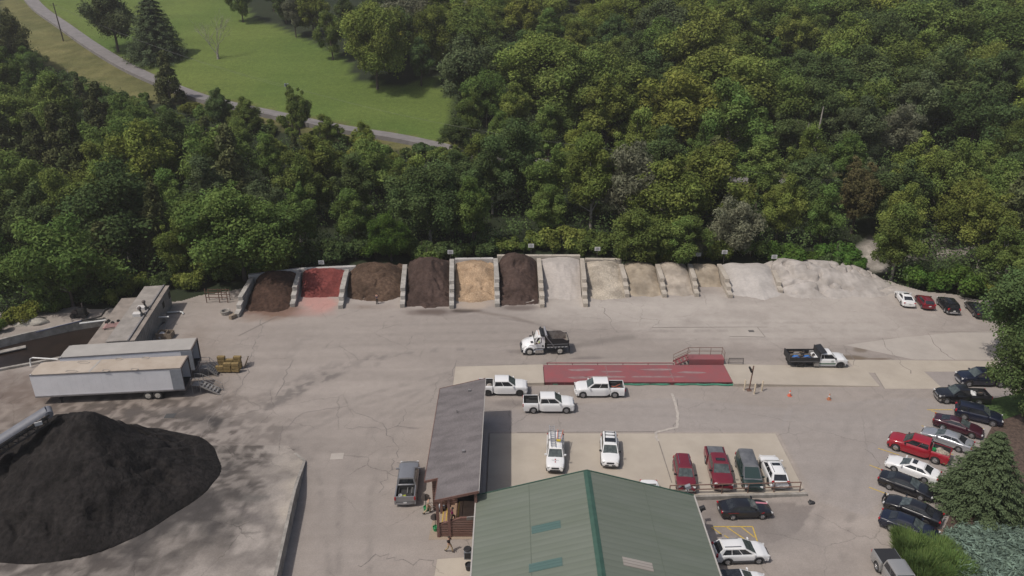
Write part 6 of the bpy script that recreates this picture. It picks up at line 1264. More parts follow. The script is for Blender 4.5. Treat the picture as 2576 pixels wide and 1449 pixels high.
# green silt sock along the deck
m_sock = mat("green_silt_sock", (0.055, 0.22, 0.145), 0.8, 0.15, 2)
for i, (a, b) in enumerate((((1361, 967), (1502, 966)), ((1502, 969), (1688, 968)), ((1690, 968), (1853, 970)))):
    p, q = at(*a), at(*b); mb = MB(); mb.tube([p.lerp(q, k / 14) + Vector((0, .08 * math.sin(k * 1.3 + i), .10)) for k in range(15)], [.06] + [.12] * 13 + [.06], 8); tag(mb.build("silt_sock", m_sock, None, 50), ("left", "middle", "right")[i] + " green silt sock along the weighbridge's front edge", "silt sock", "green silt socks")
# bollards, signal post, cones
m_boll = mat("cream_bollard", (0.50, 0.42, 0.31), 0.7, 0.1, 4)
for (u, v), lb_ in (((1872, 982), "left"), ((1897, 992), "front"), ((1916, 984), "right")):
    p = at(u, v); t = thing("bollard", f"cream pipe bollard, {lb_} one of three around the signal post", "bollard", p, 0, "cream bollards at the signal post"); MB().tube([(0, 0, 0), (0, 0, 1.35), (0, 0, 1.42)], [.1, .1, .06], 12).build("pipe", m_boll, t, 50); MB().tube([(0, 0, 0), (0, 0, .05)], .2, 12).build("footing", conc_gray, t)
p = at(1884, 982); t = thing("signal_post", "rust brown signal post between the cream bollards", "signal post", p); MB().tube([(0, 0, 0), (0.15, 0, 3.3)], .08, 8).build("post", m_pipe, t, 50); MB().tube([(.1, 0, 2.75), (-.25, 0, 3.05)], .05, 6).build("arm", m_pipe, t); MB().box(-.18, -.05, 2.85, .22, .3, .75, 0, ry=R(-25)).build("signal_box", M_black, t, None, .03, 1); MB().box(0, 0, .06, .5, .5, .12).build("base", m_pipe, t)
M_cone = mat("cone_orange", (0.62, 0.13, 0.07), 0.6); M_cone2 = mat("cone_dirty", (0.42, 0.16, 0.08), .7, .3, 8)
for (u, v), lb_, m_ in (((1986, 996), "bright orange traffic cone below the right ramp", M_cone), ((2085, 1005), "dirty orange traffic cone with a white collar, right of the other cone", M_cone2)):
    p = hit(u, v); t = thing("traffic_cone", lb_, "cone", p); MB().box(0, 0, .02, .44, .44, .04).build("base", m_, t); MB().tube([(0, 0, .04), (0, 0, .78)], [.18, .04], 14).build("shell", m_, t, 50); MB().tube([(0, 0, .40), (0, 0, .56)], [.118, .085], 14).build("collar", sign_white, t, 50)
p = hit(2180, 1322); p = at(2192, 1325)
p = at(1890, 833, .012); o = MB().box(0, 0, 0.01, .75, .55, .02).build("drain_grate", mat("grate_iron", (.10, .095, .09), .7, .2, 9)); o.location = p; tag(o, "square iron drain grate in the paving below the white gravel", "drain grate")
for (u, v, w_) in ((848, 1148, 1.3), (428, 1046, 1.1)):
    p = hit(u, v); o = MB().box(0, 0, .012, w_, w_ * .8, .02).build("manhole_cover", conc_gray if u > 600 else mat("grate_iron2", (.06, .06, .06), .8)); o.location = p; o.rotation_euler = (0, 0, .08); tag(o, "square concrete hatch in the driveway" if u > 600 else "dark square iron cover behind the black mound", "manhole cover")
lump("black_rubber_mat", "small black lump at the right foot of the retaining wall", "lump", at(2040, 1265, float(base_h(28.8, 57.3))), .35, .3, .25, TRIM, 4)

# ---- utility poles, wires, far houses
m_pole = mat("pole_wood", (0.085, 0.068, 0.055), 0.95, 0.2, 2)
def upole(label, foot_px, h, lean=0.0, tr=False, cross=True):
    p = hit(*foot_px); p.z = float(terr_h(p.x, p.y)); t = thing("utility_pole", label, "utility pole", p); MB().tube([(0, 0, -.3), (lean * h, 0, h)], [.19, .13], 10).build("pole", m_pole, t, 50)
    if cross: MB().box(lean * h, 0, h - .6, 2.2, .12, .12).build("crossarm", m_pole, t)
    if tr:
        for x in (-.28, .28): MB().tube([(lean * h + x, -.1, h - .4), (lean * h + x, -.1, h + .25)], .2, 10).build("transformer", M_door, t, 40)
    return p, h
pA, hA = upole("leaning wooden utility pole at the lane's left edge, top left corner", (160, 104), 10.5, -.05)
pB, hB = upole("utility pole with two grey cans standing alone at the lawn's near edge", (737, 330), 10.5, -.02, True, False)
pC, hC = upole("grey utility pole deep in the trees right of the lawn", (2440, 600), 10.0)
pD, hD = upole("wooden utility pole among the trees in the middle of the wood", (1560, 520), 11.0)
for i, (a, b, off) in enumerate(((Vector((pA.x - .5, pA.y, pA.z + hA - .6)), Vector((pB.x, pB.y, pB.z + hB - .3)), 0), (Vector((pA.x + .4, pA.y, pA.z + hA - .6)), Vector((pB.x + .2, pB.y, pB.z + hB - .8)), 0), (Vector((pB.x, pB.y, pB.z + hB - .3)), Vector((pD.x, pD.y, pD.z + hD - .4)), 0), (Vector((pD.x, pD.y, pD.z + hD - .4)), Vector((pC.x, pC.y, pC.z + hC - .4)), 0))):
    mb = MB(); mb.tube([a.lerp(b, k / 16) - Vector((0, 0, 1.6 * 4 * (k / 16) * (1 - k / 16))) for k in range(17)], .012, 4); tag(mb.build("power_line", mat("wire_grey", (.12, .12, .12), .5)), ("upper sagging power line over the lawn's left half", "lower sagging power line over the lawn's left half", "sagging power line from the lawn pole into the wood", "power line running through the right-hand trees")[i], "power line")
m_hw = mat("white_siding", (0.60, 0.60, 0.60), 0.7); m_hr = mat("gray_roofing", (0.23, 0.22, 0.215), 0.9, 0.15, 1)
def house(label, px, w_, d_, h_, rz, wallm=m_hw, roofm=m_hr):
    p = hit(*px); t = thing("house", label, "house", p, rz); MB().box(0, 0, h_ / 2 - .5, w_, d_, h_ + 1).build("wall", wallm, t)
    mb = MB(); r = 1.9; mb.add([(-w_ / 2 - .4, -d_ / 2 - .4, h_ + .02), (w_ / 2 + .4, -d_ / 2 - .4, h_ + .02), (w_ / 2 + .4, d_ / 2 + .4, h_ + .02), (-w_ / 2 - .4, d_ / 2 + .4, h_ + .02), (-w_ / 2 - .4, 0, h_ + r), (w_ / 2 + .4, 0, h_ + r)], [(0, 1, 5, 4), (2, 3, 4, 5), (0, 4, 3), (1, 2, 5), (3, 2, 1, 0)]); mb.build("roof", roofm, t)
    for x in (-w_ * .3, 0, w_ * .3): f = MB().box(x, -d_ / 2 - .02, h_ * .5, 1.1, .06, 1.3).build("window", m_hw, t); MB().box(x, -d_ / 2 - .055, h_ * .5, .9, .03, 1.1).build("pane", GLASS, f)
house("white house glimpsed between treetops near the top edge", (2166, 48), 9, 7, 4.5, R(12)); house("pale house corner hidden in trees left of the other white house", (1990, 80), 8, 7, 4, R(-8), mat("grey_siding", (.3, .31, .34), .7))
house("white house with a pale roof beside the top right lawn", (2415, 38), 9, 8, 4, R(20), m_hw, mat("pale_roofing", (.42, .38, .35), .9, .1, 1))
ribbon("garden_path", [hit(2486, 10)[:2], hit(2700, 16)[:2]], 1.6, pale, .25, zf=terr_h, step=1.5)
ribbon("driveway", smooth_pts([Vector((*hit(*p)[:2], 0)) for p in ((2505, 20), (2495, 45), (2500, 75), (2550, 110))]), 7, pale, .28, zf=terr_h, step=1.5)

# ================================================================ PEOPLE
SKIN = mat("skin", (0.42, 0.25, 0.18), 0.6)
def skin_obj(name, joints, edges, radii, m, parent, root=0):
    me = bpy.data.meshes.new(name); me.from_pydata([tuple(j) for j in joints], edges, []); me.materials.append(m)
    o = bpy.data.objects.new(name, me); COL.objects.link(o); o.parent = parent
    sm = o.modifiers.new("Skin", 'SKIN'); sm.use_smooth_shade = True
    if not me.skin_vertices: me.skin_vertices.new() if hasattr(me.skin_vertices, 'new') else None
    return o
def mesh_skin(name, joints, edges, radii, m, parent, root=0, sub=1):
    """grow one continuous surface over a joint chain, and keep it as a plain mesh"""
    me = bpy.data.meshes.new(name + "_src"); bm = bmesh.new(); ly = bm.verts.layers.skin.verify()
    vs = []
    for i, (j, r) in enumerate(zip(joints, radii)):
        v = bm.verts.new(j); v[ly].radius = (r, r) if not isinstance(r, tuple) else r; v[ly].use_root = (i == root); vs.append(v)
    for a, b in edges: bm.edges.new((vs[a], vs[b]))
    bm.to_mesh(me); bm.free(); o = bpy.data.objects.new(name, me); COL.objects.link(o)
    s_ = o.modifiers.new("Skin", 'SKIN'); s_.use_smooth_shade = True; s_.branch_smoothing = .3
    su = o.modifiers.new("Subdivision", 'SUBSURF'); su.levels = sub; su.render_levels = sub
    bpy.context.view_layer.update(); dg = bpy.context.evaluated_depsgraph_get(); me2 = bpy.data.meshes.new_from_object(o.evaluated_get(dg)); bpy.data.objects.remove(o)
    me2.name = name; me2.materials.clear(); me2.materials.append(m); o2 = bpy.data.objects.new(name, me2); COL.objects.link(o2); o2.parent = parent; return o2
def person(label, p, rz, pose, shirt, trousers, hair, sleeves='short', h=1.75, hat=None):
    """local frame: faces +X, left is +Y; pose gives knees, ankles, elbows, wrists"""
    k = h / 1.75; t = thing("person", label, "person", p, rz); J = {}
    lean = pose.get('lean', 0.0); S_ = lambda x, y, z: (x * k + lean * max(0, z - .95) * k, y * k, z * k)
    J['pel'] = S_(0, 0, .96); J['wst'] = S_(0, 0, 1.10); J['chs'] = S_(.01, 0, 1.32); J['nk'] = S_(.0, 0, 1.47); J['hd0'] = S_(.03, 0, 1.58); J['hd1'] = S_(.03, 0, 1.70)
    for sgn, sd in ((1, 'l'), (-1, 'r')):
        J['hp' + sd] = S_(0, .09 * sgn, .92); kx, kz = pose['knee' + sd]; J['kn' + sd] = S_(kx, .10 * sgn, kz); ax, az = pose['ank' + sd]; J['an' + sd] = S_(ax, .10 * sgn, az); J['to' + sd] = S_(ax + .17, .12 * sgn, max(.035, az - .06))
        J['sh' + sd] = S_(.0, .19 * sgn, 1.41); J['el' + sd] = S_(*pose['elb' + sd]); J['wr' + sd] = S_(*pose['wri' + sd])
    N = list(J); ix = {n_: i for i, n_ in enumerate(N)}; rad = dict(pel=.13, wst=.115, chs=.135, nk=.055, hd0=.075, hd1=.085)
    for sd in 'lr': rad.update({'hp' + sd: .09, 'kn' + sd: .058, 'an' + sd: .04, 'to' + sd: .032, 'sh' + sd: .058, 'el' + sd: .042, 'wr' + sd: .028})
    E_ = [('pel', 'wst'), ('wst', 'chs'), ('chs', 'nk'), ('nk', 'hd0'), ('hd0', 'hd1')]
    for sd in 'lr': E_ += [('pel', 'hp' + sd), ('hp' + sd, 'kn' + sd), ('kn' + sd, 'an' + sd), ('an' + sd, 'to' + sd), ('chs', 'sh' + sd), ('sh' + sd, 'el' + sd), ('el' + sd, 'wr' + sd)]
    pts = [Vector(J[n_]) for n_ in N]; rr = [rad[n_] * k for n_ in N]; ed = [(ix[a], ix[b]) for a, b in E_]
    for sd in 'lr':                                                   # palm, fingers and thumb
        w_, e_ = Vector(J['wr' + sd]), Vector(J['el' + sd]); f_ = (w_ - e_).normalized(); s2 = f_.cross(Vector((0, 0, 1)));  s2 = s2.normalized() if s2.length > .1 else Vector((0, 1, 0)); n2 = s2.cross(f_)
        pts.append(w_ + f_ * .05 * k); rr.append(.03 * k); pi_ = len(pts) - 1; ed.append((ix['wr' + sd], pi_))
        for q, (o_, L_) in enumerate(((-.033, .062), (-.011, .072), (.011, .068), (.033, .05))):
            a = w_ + f_ * .095 * k + s2 * o_ * k; b = a + (f_ * .8 - n2 * .5).normalized() * L_ * k; pts += [a, b]; rr += [.0095 * k, .008 * k]; ed += [(pi_, len(pts) - 2), (len(pts) - 2, len(pts) - 1)]
        a = w_ + f_ * .06 * k + s2 * .045 * k; b = a + (f_ + s2 * .5).normalized() * .045 * k; pts += [a, b]; rr += [.011 * k, .009 * k]; ed += [(pi_, len(pts) - 2), (len(pts) - 2, len(pts) - 1)]
    mesh_skin("body", pts, ed, rr, SKIN, t)
    hd = Vector(J['hd0']).lerp(Vector(J['hd1']), .45)
    MB().ball(hd + Vector((-.012, 0, .035)) * k, .112 * k, 12, 7, sq=(1.0, .86, 1.0)).build("hair", hair, t, 60) if hat is None else MB().ball(hd + Vector((.0, 0, .055)) * k, .115 * k, 12, 7, sq=(1.05, .92, .8)).build("cap", hat, t, 60)
    mb = MB(); mb.tube([hd + Vector((.095, 0, .01)) * k, hd + Vector((.125, 0, -.02)) * k], [.012 * k, .018 * k], 6); mb.build("nose", SKIN, t, 60)
    for s_ in (-1, 1): MB().ball(hd + Vector((.09, .035 * s_, .03)) * k, .012 * k, 6, 4).build("eye", M_black, t); MB().ball(hd + Vector((-.005, .085 * s_, .0)) * k, .025 * k, 6, 4, sq=(.7, .5, 1.2)).build("ear", SKIN, t, 60)
    MB().box(*(hd + Vector((.088, 0, -.045)) * k), .014 * k, .05 * k, .012 * k).build("mouth", mat("lips", (.3, .12, .1), .6), t)
    def garment(name, names, radii, edges, m):
        return mesh_skin(name, [Vector(J[n_]) if isinstance(n_, str) else n_ for n_ in names], edges, [r * k for r in radii], m, t)
    el_l = Vector(J['shl']).lerp(Vector(J['ell']), .72 if sleeves == 'short' else 1.0); el_r = Vector(J['shr']).lerp(Vector(J['elr']), .72 if sleeves == 'short' else 1.0)
    garment("shirt", ['pel', 'wst', 'chs', Vector(J['chs']).lerp(Vector(J['nk']), .75), 'shl', el_l, 'shr', el_r], [.15, .14, .155, .08, .075, .066, .075, .066], [(0, 1), (1, 2), (2, 3), (2, 4), (4, 5), (2, 6), (6, 7)], shirt)
    garment("trousers", [Vector(J['wst']).lerp(Vector(J['pel']), .6), 'pel', 'hpl', 'knl', 'anl', 'hpr', 'knr', 'anr'], [.145, .15, .108, .078, .066, .108, .078, .066], [(0, 1), (1, 2), (2, 3), (3, 4), (1, 5), (5, 6), (6, 7)], trousers)
    for sd in 'lr': a = Vector(J['an' + sd]); b = Vector(J['to' + sd]); mb = MB(); mb.tube([a + Vector((-.06, 0, -.03)) * k, a + Vector((.02, 0, -.03)) * k, b], [.05 * k, .055 * k, .04 * k], 8); mb.build("shoe", M_black, t, 60)
    return t
STAND = dict(kneel=(.02, .50), kneer=(.03, .50), ankl=(-.02, .08), ankr=(0, .08), elbl=(-.04, .25, 1.13), elbr=(-.04, -.25, 1.13), wril=(.08, .22, .90), wrir=(.08, -.22, .90))
WALK = dict(kneel=(.22, .54), kneer=(-.04, .50), ankl=(.30, .09), ankr=(-.34, .14), elbl=(-.13, .25, 1.14), elbr=(.08, -.25, 1.13), wril=(.0, .26, .92), wrir=(.26, -.22, .98), lean=.06)
PHONE = dict(WALK, elbl=(.10, .28, 1.16), wril=(.13, .16, 1.50), lean=.02)
PUSH = dict(kneel=(.24, .56), kneer=(-.06, .52), ankl=(.22, .08), ankr=(-.42, .16), elbl=(.08, .24, 1.12), elbr=(.08, -.24, 1.12), wril=(.30, .22, .88), wrir=(.30, -.22, .88), lean=.28)
c_navy = mat("navy_shirt", (.02, .03, .085), .9); c_dark = mat("dark_trousers", (.035, .03, .028), .9); c_khaki = mat("khaki_cloth", (.36, .28, .175), .9); c_black = mat("black_shirt", (.022, .018, .02), .9); c_mag = mat("magenta_shirt", (.42, .012, .17), .8); c_beige = mat("beige_shirt", (.30, .25, .185), .9); c_brown = mat("brown_hair", (.045, .03, .022), .8); c_lime = mat("hi_vis_lime", (.42, .55, .05), .7); c_ghair = mat("gray_hair", (.14, .125, .12), .8)
person("person in a dark blue shirt and dark trousers facing the brown mulch heap", at(949, 765), R(80), dict(STAND, elbl=(.05, .27, 1.14), wril=(.22, .12, 1.12), elbr=(.05, -.27, 1.14), wrir=(.22, -.12, 1.12)), c_navy, c_dark, c_brown)
person("person in black shirt and khaki trousers walking with a hand raised to the head", at(1130, 1388), R(-28), PHONE, c_black, c_khaki, c_brown)
pc_ = at(1076, 1291)
person("person in beige shirt and khaki trousers pushing a small cart", pc_, R(12), PUSH, c_beige, c_khaki, c_brown, hat=c_brown)
t = thing("hand_cart", "small dark two-wheeled cart being pushed beside the log building", "cart", (pc_.x + .95, pc_.y + .35, 0), R(12))
MB().box(.25, 0, .45, .8, .55, .3).build("tray", M_door, t, None, .03, 1); MB().tube([(-.65, .22, .9), (-.2, .22, .55), (-.2, -.22, .55), (-.65, -.22, .9)], .025, 6).build("handle", M_galv, t)
for s_ in (-1, 1): w_ = wheel_obj(.2, .08, M_steel, t); w_.location = (.35, s_ * .33, .2); w_.rotation_euler = (0, 0, 0 if s_ < 0 else math.pi)
lump("white_bag", "white bag on the small cart beside the log building", "bag", Vector((pc_.x + 1.2, pc_.y + .4, .6)), .16, .16, .2, sign_white, 6)
person("person in a magenta shirt with grey hair climbing the porch steps", (xP + OX + 1.3, 53.6, .66), R(10), dict(WALK, kneel=(.26, .62), ankl=(.24, .28), lean=.1), c_mag, c_dark, c_ghair, h=1.66)
M_dt = Matrix.Translation(dt.location) @ Matrix.Rotation(dt.rotation_euler.z, 4, 'Z')
SIT = dict(kneel=(.42, .92), kneer=(.42, .92), ankl=(.5, .5), ankr=(.5, .5), elbl=(.1, .26, 1.16), elbr=(.1, -.26, 1.16), wril=(.38, .2, 1.2), wrir=(.38, -.2, 1.2))
DR = M_dt @ Vector((cx0 + .72, .86, .56))
person("driver in a lime hi-vis shirt leaning at the dump truck's open window", DR, dt.rotation_euler.z, dict(SIT, elbl=(.06, .36, 1.17), wril=(.3, .30, 1.24)), c_lime, c_dark, c_brown)
# ================================================================ TREES
def foliage(name, c, hue=0.02, var=0.15, trans=0.3):
    m = bpy.data.materials.new(name); m.use_nodes = True; t = m.node_tree; t.nodes.clear()
    o = t.nodes.new("ShaderNodeOutputMaterial"); d = t.nodes.new("ShaderNodeBsdfDiffuse"); tr = t.nodes.new("ShaderNodeBsdfTranslucent"); mx = t.nodes.new("ShaderNodeMixShader"); mx.inputs[0].default_value = trans
    a = t.nodes.new("ShaderNodeVertexColor"); a.layer_name = "tint"; oi = t.nodes.new("ShaderNodeObjectInfo")
    hs = t.nodes.new("ShaderNodeHueSaturation"); hs.inputs["Color"].default_value = (*c, 1)
    def mr(src, lo, hi):
        r = t.nodes.new("ShaderNodeMapRange"); r.inputs[3].default_value = lo; r.inputs[4].default_value = hi; t.links.new(src, r.inputs[0]); return r.outputs[0]
    sep = t.nodes.new("ShaderNodeSeparateColor"); t.links.new(a.outputs["Color"], sep.inputs[0])
    ad = t.nodes.new("ShaderNodeMath"); ad.operation = 'ADD'; t.links.new(mr(oi.outputs["Random"], .5 - hue * .4, .5 + hue), ad.inputs[0]); t.links.new(mr(sep.outputs[1], -.012, .022), ad.inputs[1]); t.links.new(ad.outputs[0], hs.inputs["Hue"])
    mu = t.nodes.new("ShaderNodeMath"); mu.operation = 'MULTIPLY'; mul = t.nodes.new("ShaderNodeMath"); mul.operation = 'FRACT'; m7 = t.nodes.new("ShaderNodeMath"); m7.operation = 'MULTIPLY'; m7.inputs[1].default_value = 7.31
    t.links.new(oi.outputs["Random"], m7.inputs[0]); t.links.new(m7.outputs[0], mul.inputs[0])
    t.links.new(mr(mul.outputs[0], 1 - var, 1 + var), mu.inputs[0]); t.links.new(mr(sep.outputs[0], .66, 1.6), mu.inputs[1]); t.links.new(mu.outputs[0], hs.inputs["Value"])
    t.links.new(hs.outputs[0], d.inputs[0]); t.links.new(hs.outputs[0], tr.inputs[0]); t.links.new(d.outputs[0], mx.inputs[1]); t.links.new(tr.outputs[0], mx.inputs[2]); t.links.new(mx.outputs[0], o.inputs[0])
    return m
F_MID = foliage("leaves_mid_green", (0.132, 0.172, 0.048)); F_OLIVE = foliage("leaves_olive", (0.164, 0.188, 0.048)); F_DARK = foliage("leaves_dark_green", (0.092, 0.124, 0.046)); F_YEL = foliage("leaves_yellow_green", (0.205, 0.222, 0.052))
F_GRAY = foliage("leaves_grey_green", (0.165, 0.168, 0.110), .01, .15); F_BLUE = foliage("leaves_blue_green", (0.112, 0.138, 0.066), .01, .2); F_CEDAR = foliage("needles_cedar", (0.090, 0.098, 0.042), .015, .2, .1); F_SPRUCE = foliage("needles_spruce", (0.072, 0.092, 0.046), .01, .15, .1)
F_BRIGHT = foliage("leaves_bright_green", (0.085, 0.140, 0.030), .015, .2); F_JUN = foliage("needles_juniper", (0.135, 0.185, 0.145), .005, .1, .1); F_GRASS = foliage("ornamental_grass_blades", (0.22, 0.30, 0.10), .01, .1, .6); F_BROWN = foliage("leaves_brownish", (0.110, 0.095, 0.045), .02, .2)
BARK = mat("bark", (0.085, 0.068, 0.055), 0.95, 0.3, 3); BARKP = mat("pale_bark", (0.30, 0.275, 0.24), 0.9, 0.3, 2)
def leaf_cloud(C, Rr, n, size, rs, flat=0.0, up=0.25, shell=0.62, elong=1.0, droop=0.0):
    """n leaf quads spread over clumps with centres C and radii Rr (scaled by flat in z); returns verts, tint"""
    C = np.asarray(C, float); Rr = np.asarray(Rr, float); wts = Rr ** 2; ci = rs.choice(len(C), n, p=wts / wts.sum())
    d = rs.normal(size=(n, 3)); d[:, 2] += 0.25; d /= np.linalg.norm(d, axis=1)[:, None]
    rad = np.minimum(np.abs(rs.normal(size=n)) * .30 + .56, 1.3) if shell < .5 else shell + (1.08 - shell) * rs.rand(n); P = C[ci] + d * (Rr[ci] * rad)[:, None] * np.array([1, 1, 1 - flat])
    nrm = d * 0.9 + rs.normal(size=(n, 3)) * 0.55 + np.array([0, 0, up]); nrm /= np.linalg.norm(nrm, axis=1)[:, None]
    t = np.cross(nrm, rs.normal(size=(n, 3))); t /= np.linalg.norm(t, axis=1)[:, None] + 1e-9; b = np.cross(nrm, t)
    if droop: t = d * 1.0 + np.array([0, 0, -droop]); t /= np.linalg.norm(t, axis=1)[:, None]; b = np.cross(nrm, t); b /= np.linalg.norm(b, axis=1)[:, None] + 1e-9
    s_ = size * (0.65 + 0.8 * rs.rand(n)); t = t * (s_ * elong)[:, None]; b = b * (s_ / elong ** .5)[:, None]
    V = np.stack([P - t * .5, P + b * .36 + nrm * (s_ * .06)[:, None], P + t * .5, P - b * .36 - nrm * (s_ * .06)[:, None]], 1).reshape(-1, 3)
    cv = rs.rand(len(C)); tv = np.clip(0.5 + (cv[ci] - .5) * .7 + rs.normal(size=n) * .17, 0, 1); th = np.clip(.5 + (rs.rand(len(C))[ci] - .5) * .6 + rs.normal(size=n) * .2, 0, 1)
    T = np.repeat(np.stack([tv, th, tv], 1), 4, 0); return V, T
def leaf_mesh(name, V, T, m):
    n = len(V) // 4; me = bpy.data.meshes.new(name); me.vertices.add(len(V)); me.vertices.foreach_set("co", V.astype(np.float32).reshape(-1))
    me.loops.add(n * 4); me.loops.foreach_set("vertex_index", np.arange(n * 4, dtype=np.int32)); me.polygons.add(n); me.polygons.foreach_set("loop_start", np.arange(0, n * 4, 4, dtype=np.int32))
    ca = me.color_attributes.new("tint", 'FLOAT_COLOR', 'POINT'); c4 = np.ones((len(V), 4), np.float32); c4[:, :3] = T; ca.data.foreach_set("color", c4.reshape(-1)); me.materials.append(m); me.update(calc_edges=True); me.validate(); return me
def trunk_mesh(h, r, limbs, rs, m, th=0.7):
    mb = MB(); bend = rs.normal(size=2) * .35
    P = [Vector((bend[0] * f * f * h * .1, bend[1] * f * f * h * .1, -0.5 + (h * th + .5) * f)) for f in np.linspace(0, 1, 6)]
    mb.tube(P, [r * 1.25, r, r * .85, r * .7, r * .55, r * .3], 8)
    for (cx, cy, cz) in limbs:
        z0 = max(h * .18, cz * rs.uniform(.35, .6)); q = Vector((bend[0] * (z0 / h) ** 2 * h * .1, bend[1] * (z0 / h) ** 2 * h * .1, z0)); e = Vector((cx, cy, cz)); mid = q.lerp(e, .5) + Vector((0, 0, -.06 * (e - q).length))
        mb.tube([q, mid, e], [r * .42, r * .26, r * .08], 5)
    me_o = mb.build("trunk", m, None, 60); me = me_o.data; bpy.data.objects.remove(me_o); return me
def proto(kind, seed):
    rs = np.random.RandomState(seed); C = []; Rr = []
    if kind in ('round', 'tall', 'spread', 'gappy'):
        h = {'round': 11.5, 'tall': 14.5, 'spread': 12.5, 'gappy': 13.0}[kind]; rx = {'round': 4.3, 'tall': 3.6, 'spread': 5.9, 'gappy': 4.8}[kind]; n = {'round': 62, 'tall': 66, 'spread': 84, 'gappy': 46}[kind]
        zc = h * .56; rz = h * .44; k = 0
        while len(C) < n:
            d = rs.normal(size=3); d /= np.linalg.norm(d); q = rs.uniform(.55, .92) if len(C) > n * .25 else rs.uniform(.1, .5)
            p = np.array([d[0] * rx * q, d[1] * rx * q, zc + d[2] * rz * q]); 
            if p[2] < h * .13: continue
            taper = 1 - .35 * max(0, (p[2] - zc) / rz); p[:2] *= taper * (1 + .16 * math.sin(3 * math.atan2(p[1], p[0]) + seed))
            p[2] += rs.uniform(-.5, .9); C.append(p); Rr.append(rs.choice([.55, .75, .95, 1.25, 1.5]) * rs.uniform(.85, 1.15) * (rx / 4.4) ** .6)
        nl = {'round': 25000, 'tall': 26000, 'spread': 36000, 'gappy': 21000}[kind]; V, T = leaf_cloud(C, Rr, nl, .28, rs, shell=.35)
    elif kind == 'cedar':
        h = 10.5
        for i in range(44):
            f = rs.rand() ** .8; z = .5 + f * (h - .8); r_ = (1 - f) ** .85 * 2.5 + .15; a = rs.rand() * 6.28; C.append((r_ * .8 * math.cos(a), r_ * .8 * math.sin(a), z)); Rr.append(.55 + .55 * (1 - f))
        C.append((0, 0, h - .3)); Rr.append(.3); V, T = leaf_cloud(C, Rr, 7000, .34, rs, elong=1.5, up=.1, shell=.3)
    elif kind == 'airy':
        h = 9.0
        for i in range(40):
            d = rs.normal(size=3); d /= np.linalg.norm(d); q = rs.uniform(.3, .95); C.append((d[0] * 4.2 * q, d[1] * 4.2 * q, 4.8 + d[2] * 3.9 * q)); Rr.append(rs.uniform(.7, 1.3))
        V, T = leaf_cloud(C, Rr, 13000, .22, rs, elong=1.7, shell=.25)
    elif kind == 'bush':
        h = 3.4
        for i in range(20): a = rs.rand() * 6.28; q = rs.rand() ** .6; C.append((2.2 * q * math.cos(a), 2.2 * q * math.sin(a), .5 + rs.rand() * 2.2 * (1 - .5 * q))); Rr.append(rs.uniform(.6, 1.0))
        V, T = leaf_cloud(C, Rr, 4600, .30, rs)
    elif kind == 'spruce':
        h = 9.0; VV = []; TT = []
        for lay in range(19):
            f = lay / 18; z = .45 + f * (h - .7); r_ = 4.1 * (1 - f) ** .92 + .18; nb = int(9 + 10 * (1 - f))
            for b_ in range(nb):
                a = 6.28 * (b_ + rs.rand() * .7) / nb; L_ = r_ * rs.uniform(.78, 1.08); m_ = int(10 + 22 * L_ / 4); s_ = np.linspace(.12, 1, m_)
                px_ = np.stack([L_ * s_ * math.cos(a), L_ * s_ * math.sin(a), z - .28 * L_ * s_ ** 1.5 + .10 * L_ * s_ ** 4], 1)
                for rep in range(8):
                    P = px_ + rs.normal(size=px_.shape) * np.array([.13, .13, .10]) * (.5 + L_ / 4); 
                    side = rs.choice([-1, 0, 1], m_); dirv = np.stack([np.cos(a + side * .8), np.sin(a + side * .8), np.full(m_, -.45)], 1); dirv /= np.linalg.norm(dirv, axis=1)[:, None]
                    up_ = np.array([0, 0, 1.0]) + rs.normal(size=(m_, 3)) * .35; bb = np.cross(dirv, up_); bb /= np.linalg.norm(bb, axis=1)[:, None]; ln = .27 * rs.uniform(.6, 1.3, m_)[:, None]
                    VV.append(np.stack([P, P + dirv * ln * .5 + bb * .055, P + dirv * ln, P + dirv * ln * .5 - bb * .055], 1).reshape(-1, 3))
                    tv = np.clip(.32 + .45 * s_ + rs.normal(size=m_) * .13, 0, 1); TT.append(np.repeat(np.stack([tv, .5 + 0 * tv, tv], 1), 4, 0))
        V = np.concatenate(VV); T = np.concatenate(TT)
    limbs = [C[i] for i in rs.permutation(len(C))[:9]] if C else []
    crown = leaf_mesh("crown", V, T, F_MID); trunk = trunk_mesh(h, .22 if kind not in ('bush', 'airy') else .12, limbs if kind not in ('cedar',) else [], rs, BARK, .95 if kind in ('cedar', 'spruce') else .72)
    return dict(h=h, crown=crown, trunk=trunk, r=float(np.hypot(V[:, 0], V[:, 1]).max()))
PR = {}
for k_, n_ in (('round', 3), ('tall', 3), ('spread', 3), ('gappy', 2), ('cedar', 2), ('airy', 2), ('bush', 3), ('spruce', 1)): PR[k_] = [proto(k_, 100 + 17 * i + len(k_) * 3) for i in range(n_)]
TREES = []
def tree(kind, x, y, h, m, rz=None, wide=1.0, label=None, name=None, group=None, bark=None, z=None, desc=None, cat=None):
    p = rnd.choice(PR[kind]); z = float(terr_h(x, y)) if z is None else z; s_ = h / p['h']
    nm = name or {'cedar': 'cedar_tree', 'spruce': 'spruce_tree', 'bush': 'shrub'}.get(kind, 'broadleaf_tree')
    t = thing(nm, label, cat or {'bush': 'shrub'}.get(kind, 'tree'), (x, y, z), rnd.uniform(0, 6.28) if rz is None else rz, group); t.scale = (s_ * wide, s_ * wide, s_)
    c = bpy.data.objects.new("crown", p['crown']); COL.objects.link(c); c.parent = t; c.material_slots[0].link = 'OBJECT'; c.material_slots[0].material = m
    q = bpy.data.objects.new("trunk", p['trunk']); COL.objects.link(q); q.parent = t
    if bark: q.material_slots[0].link = 'OBJECT'; q.material_slots[0].material = bark
    TREES.append((t, x, y, z, h, p['r'] * s_ * wide, kind, m, label is None)); return t
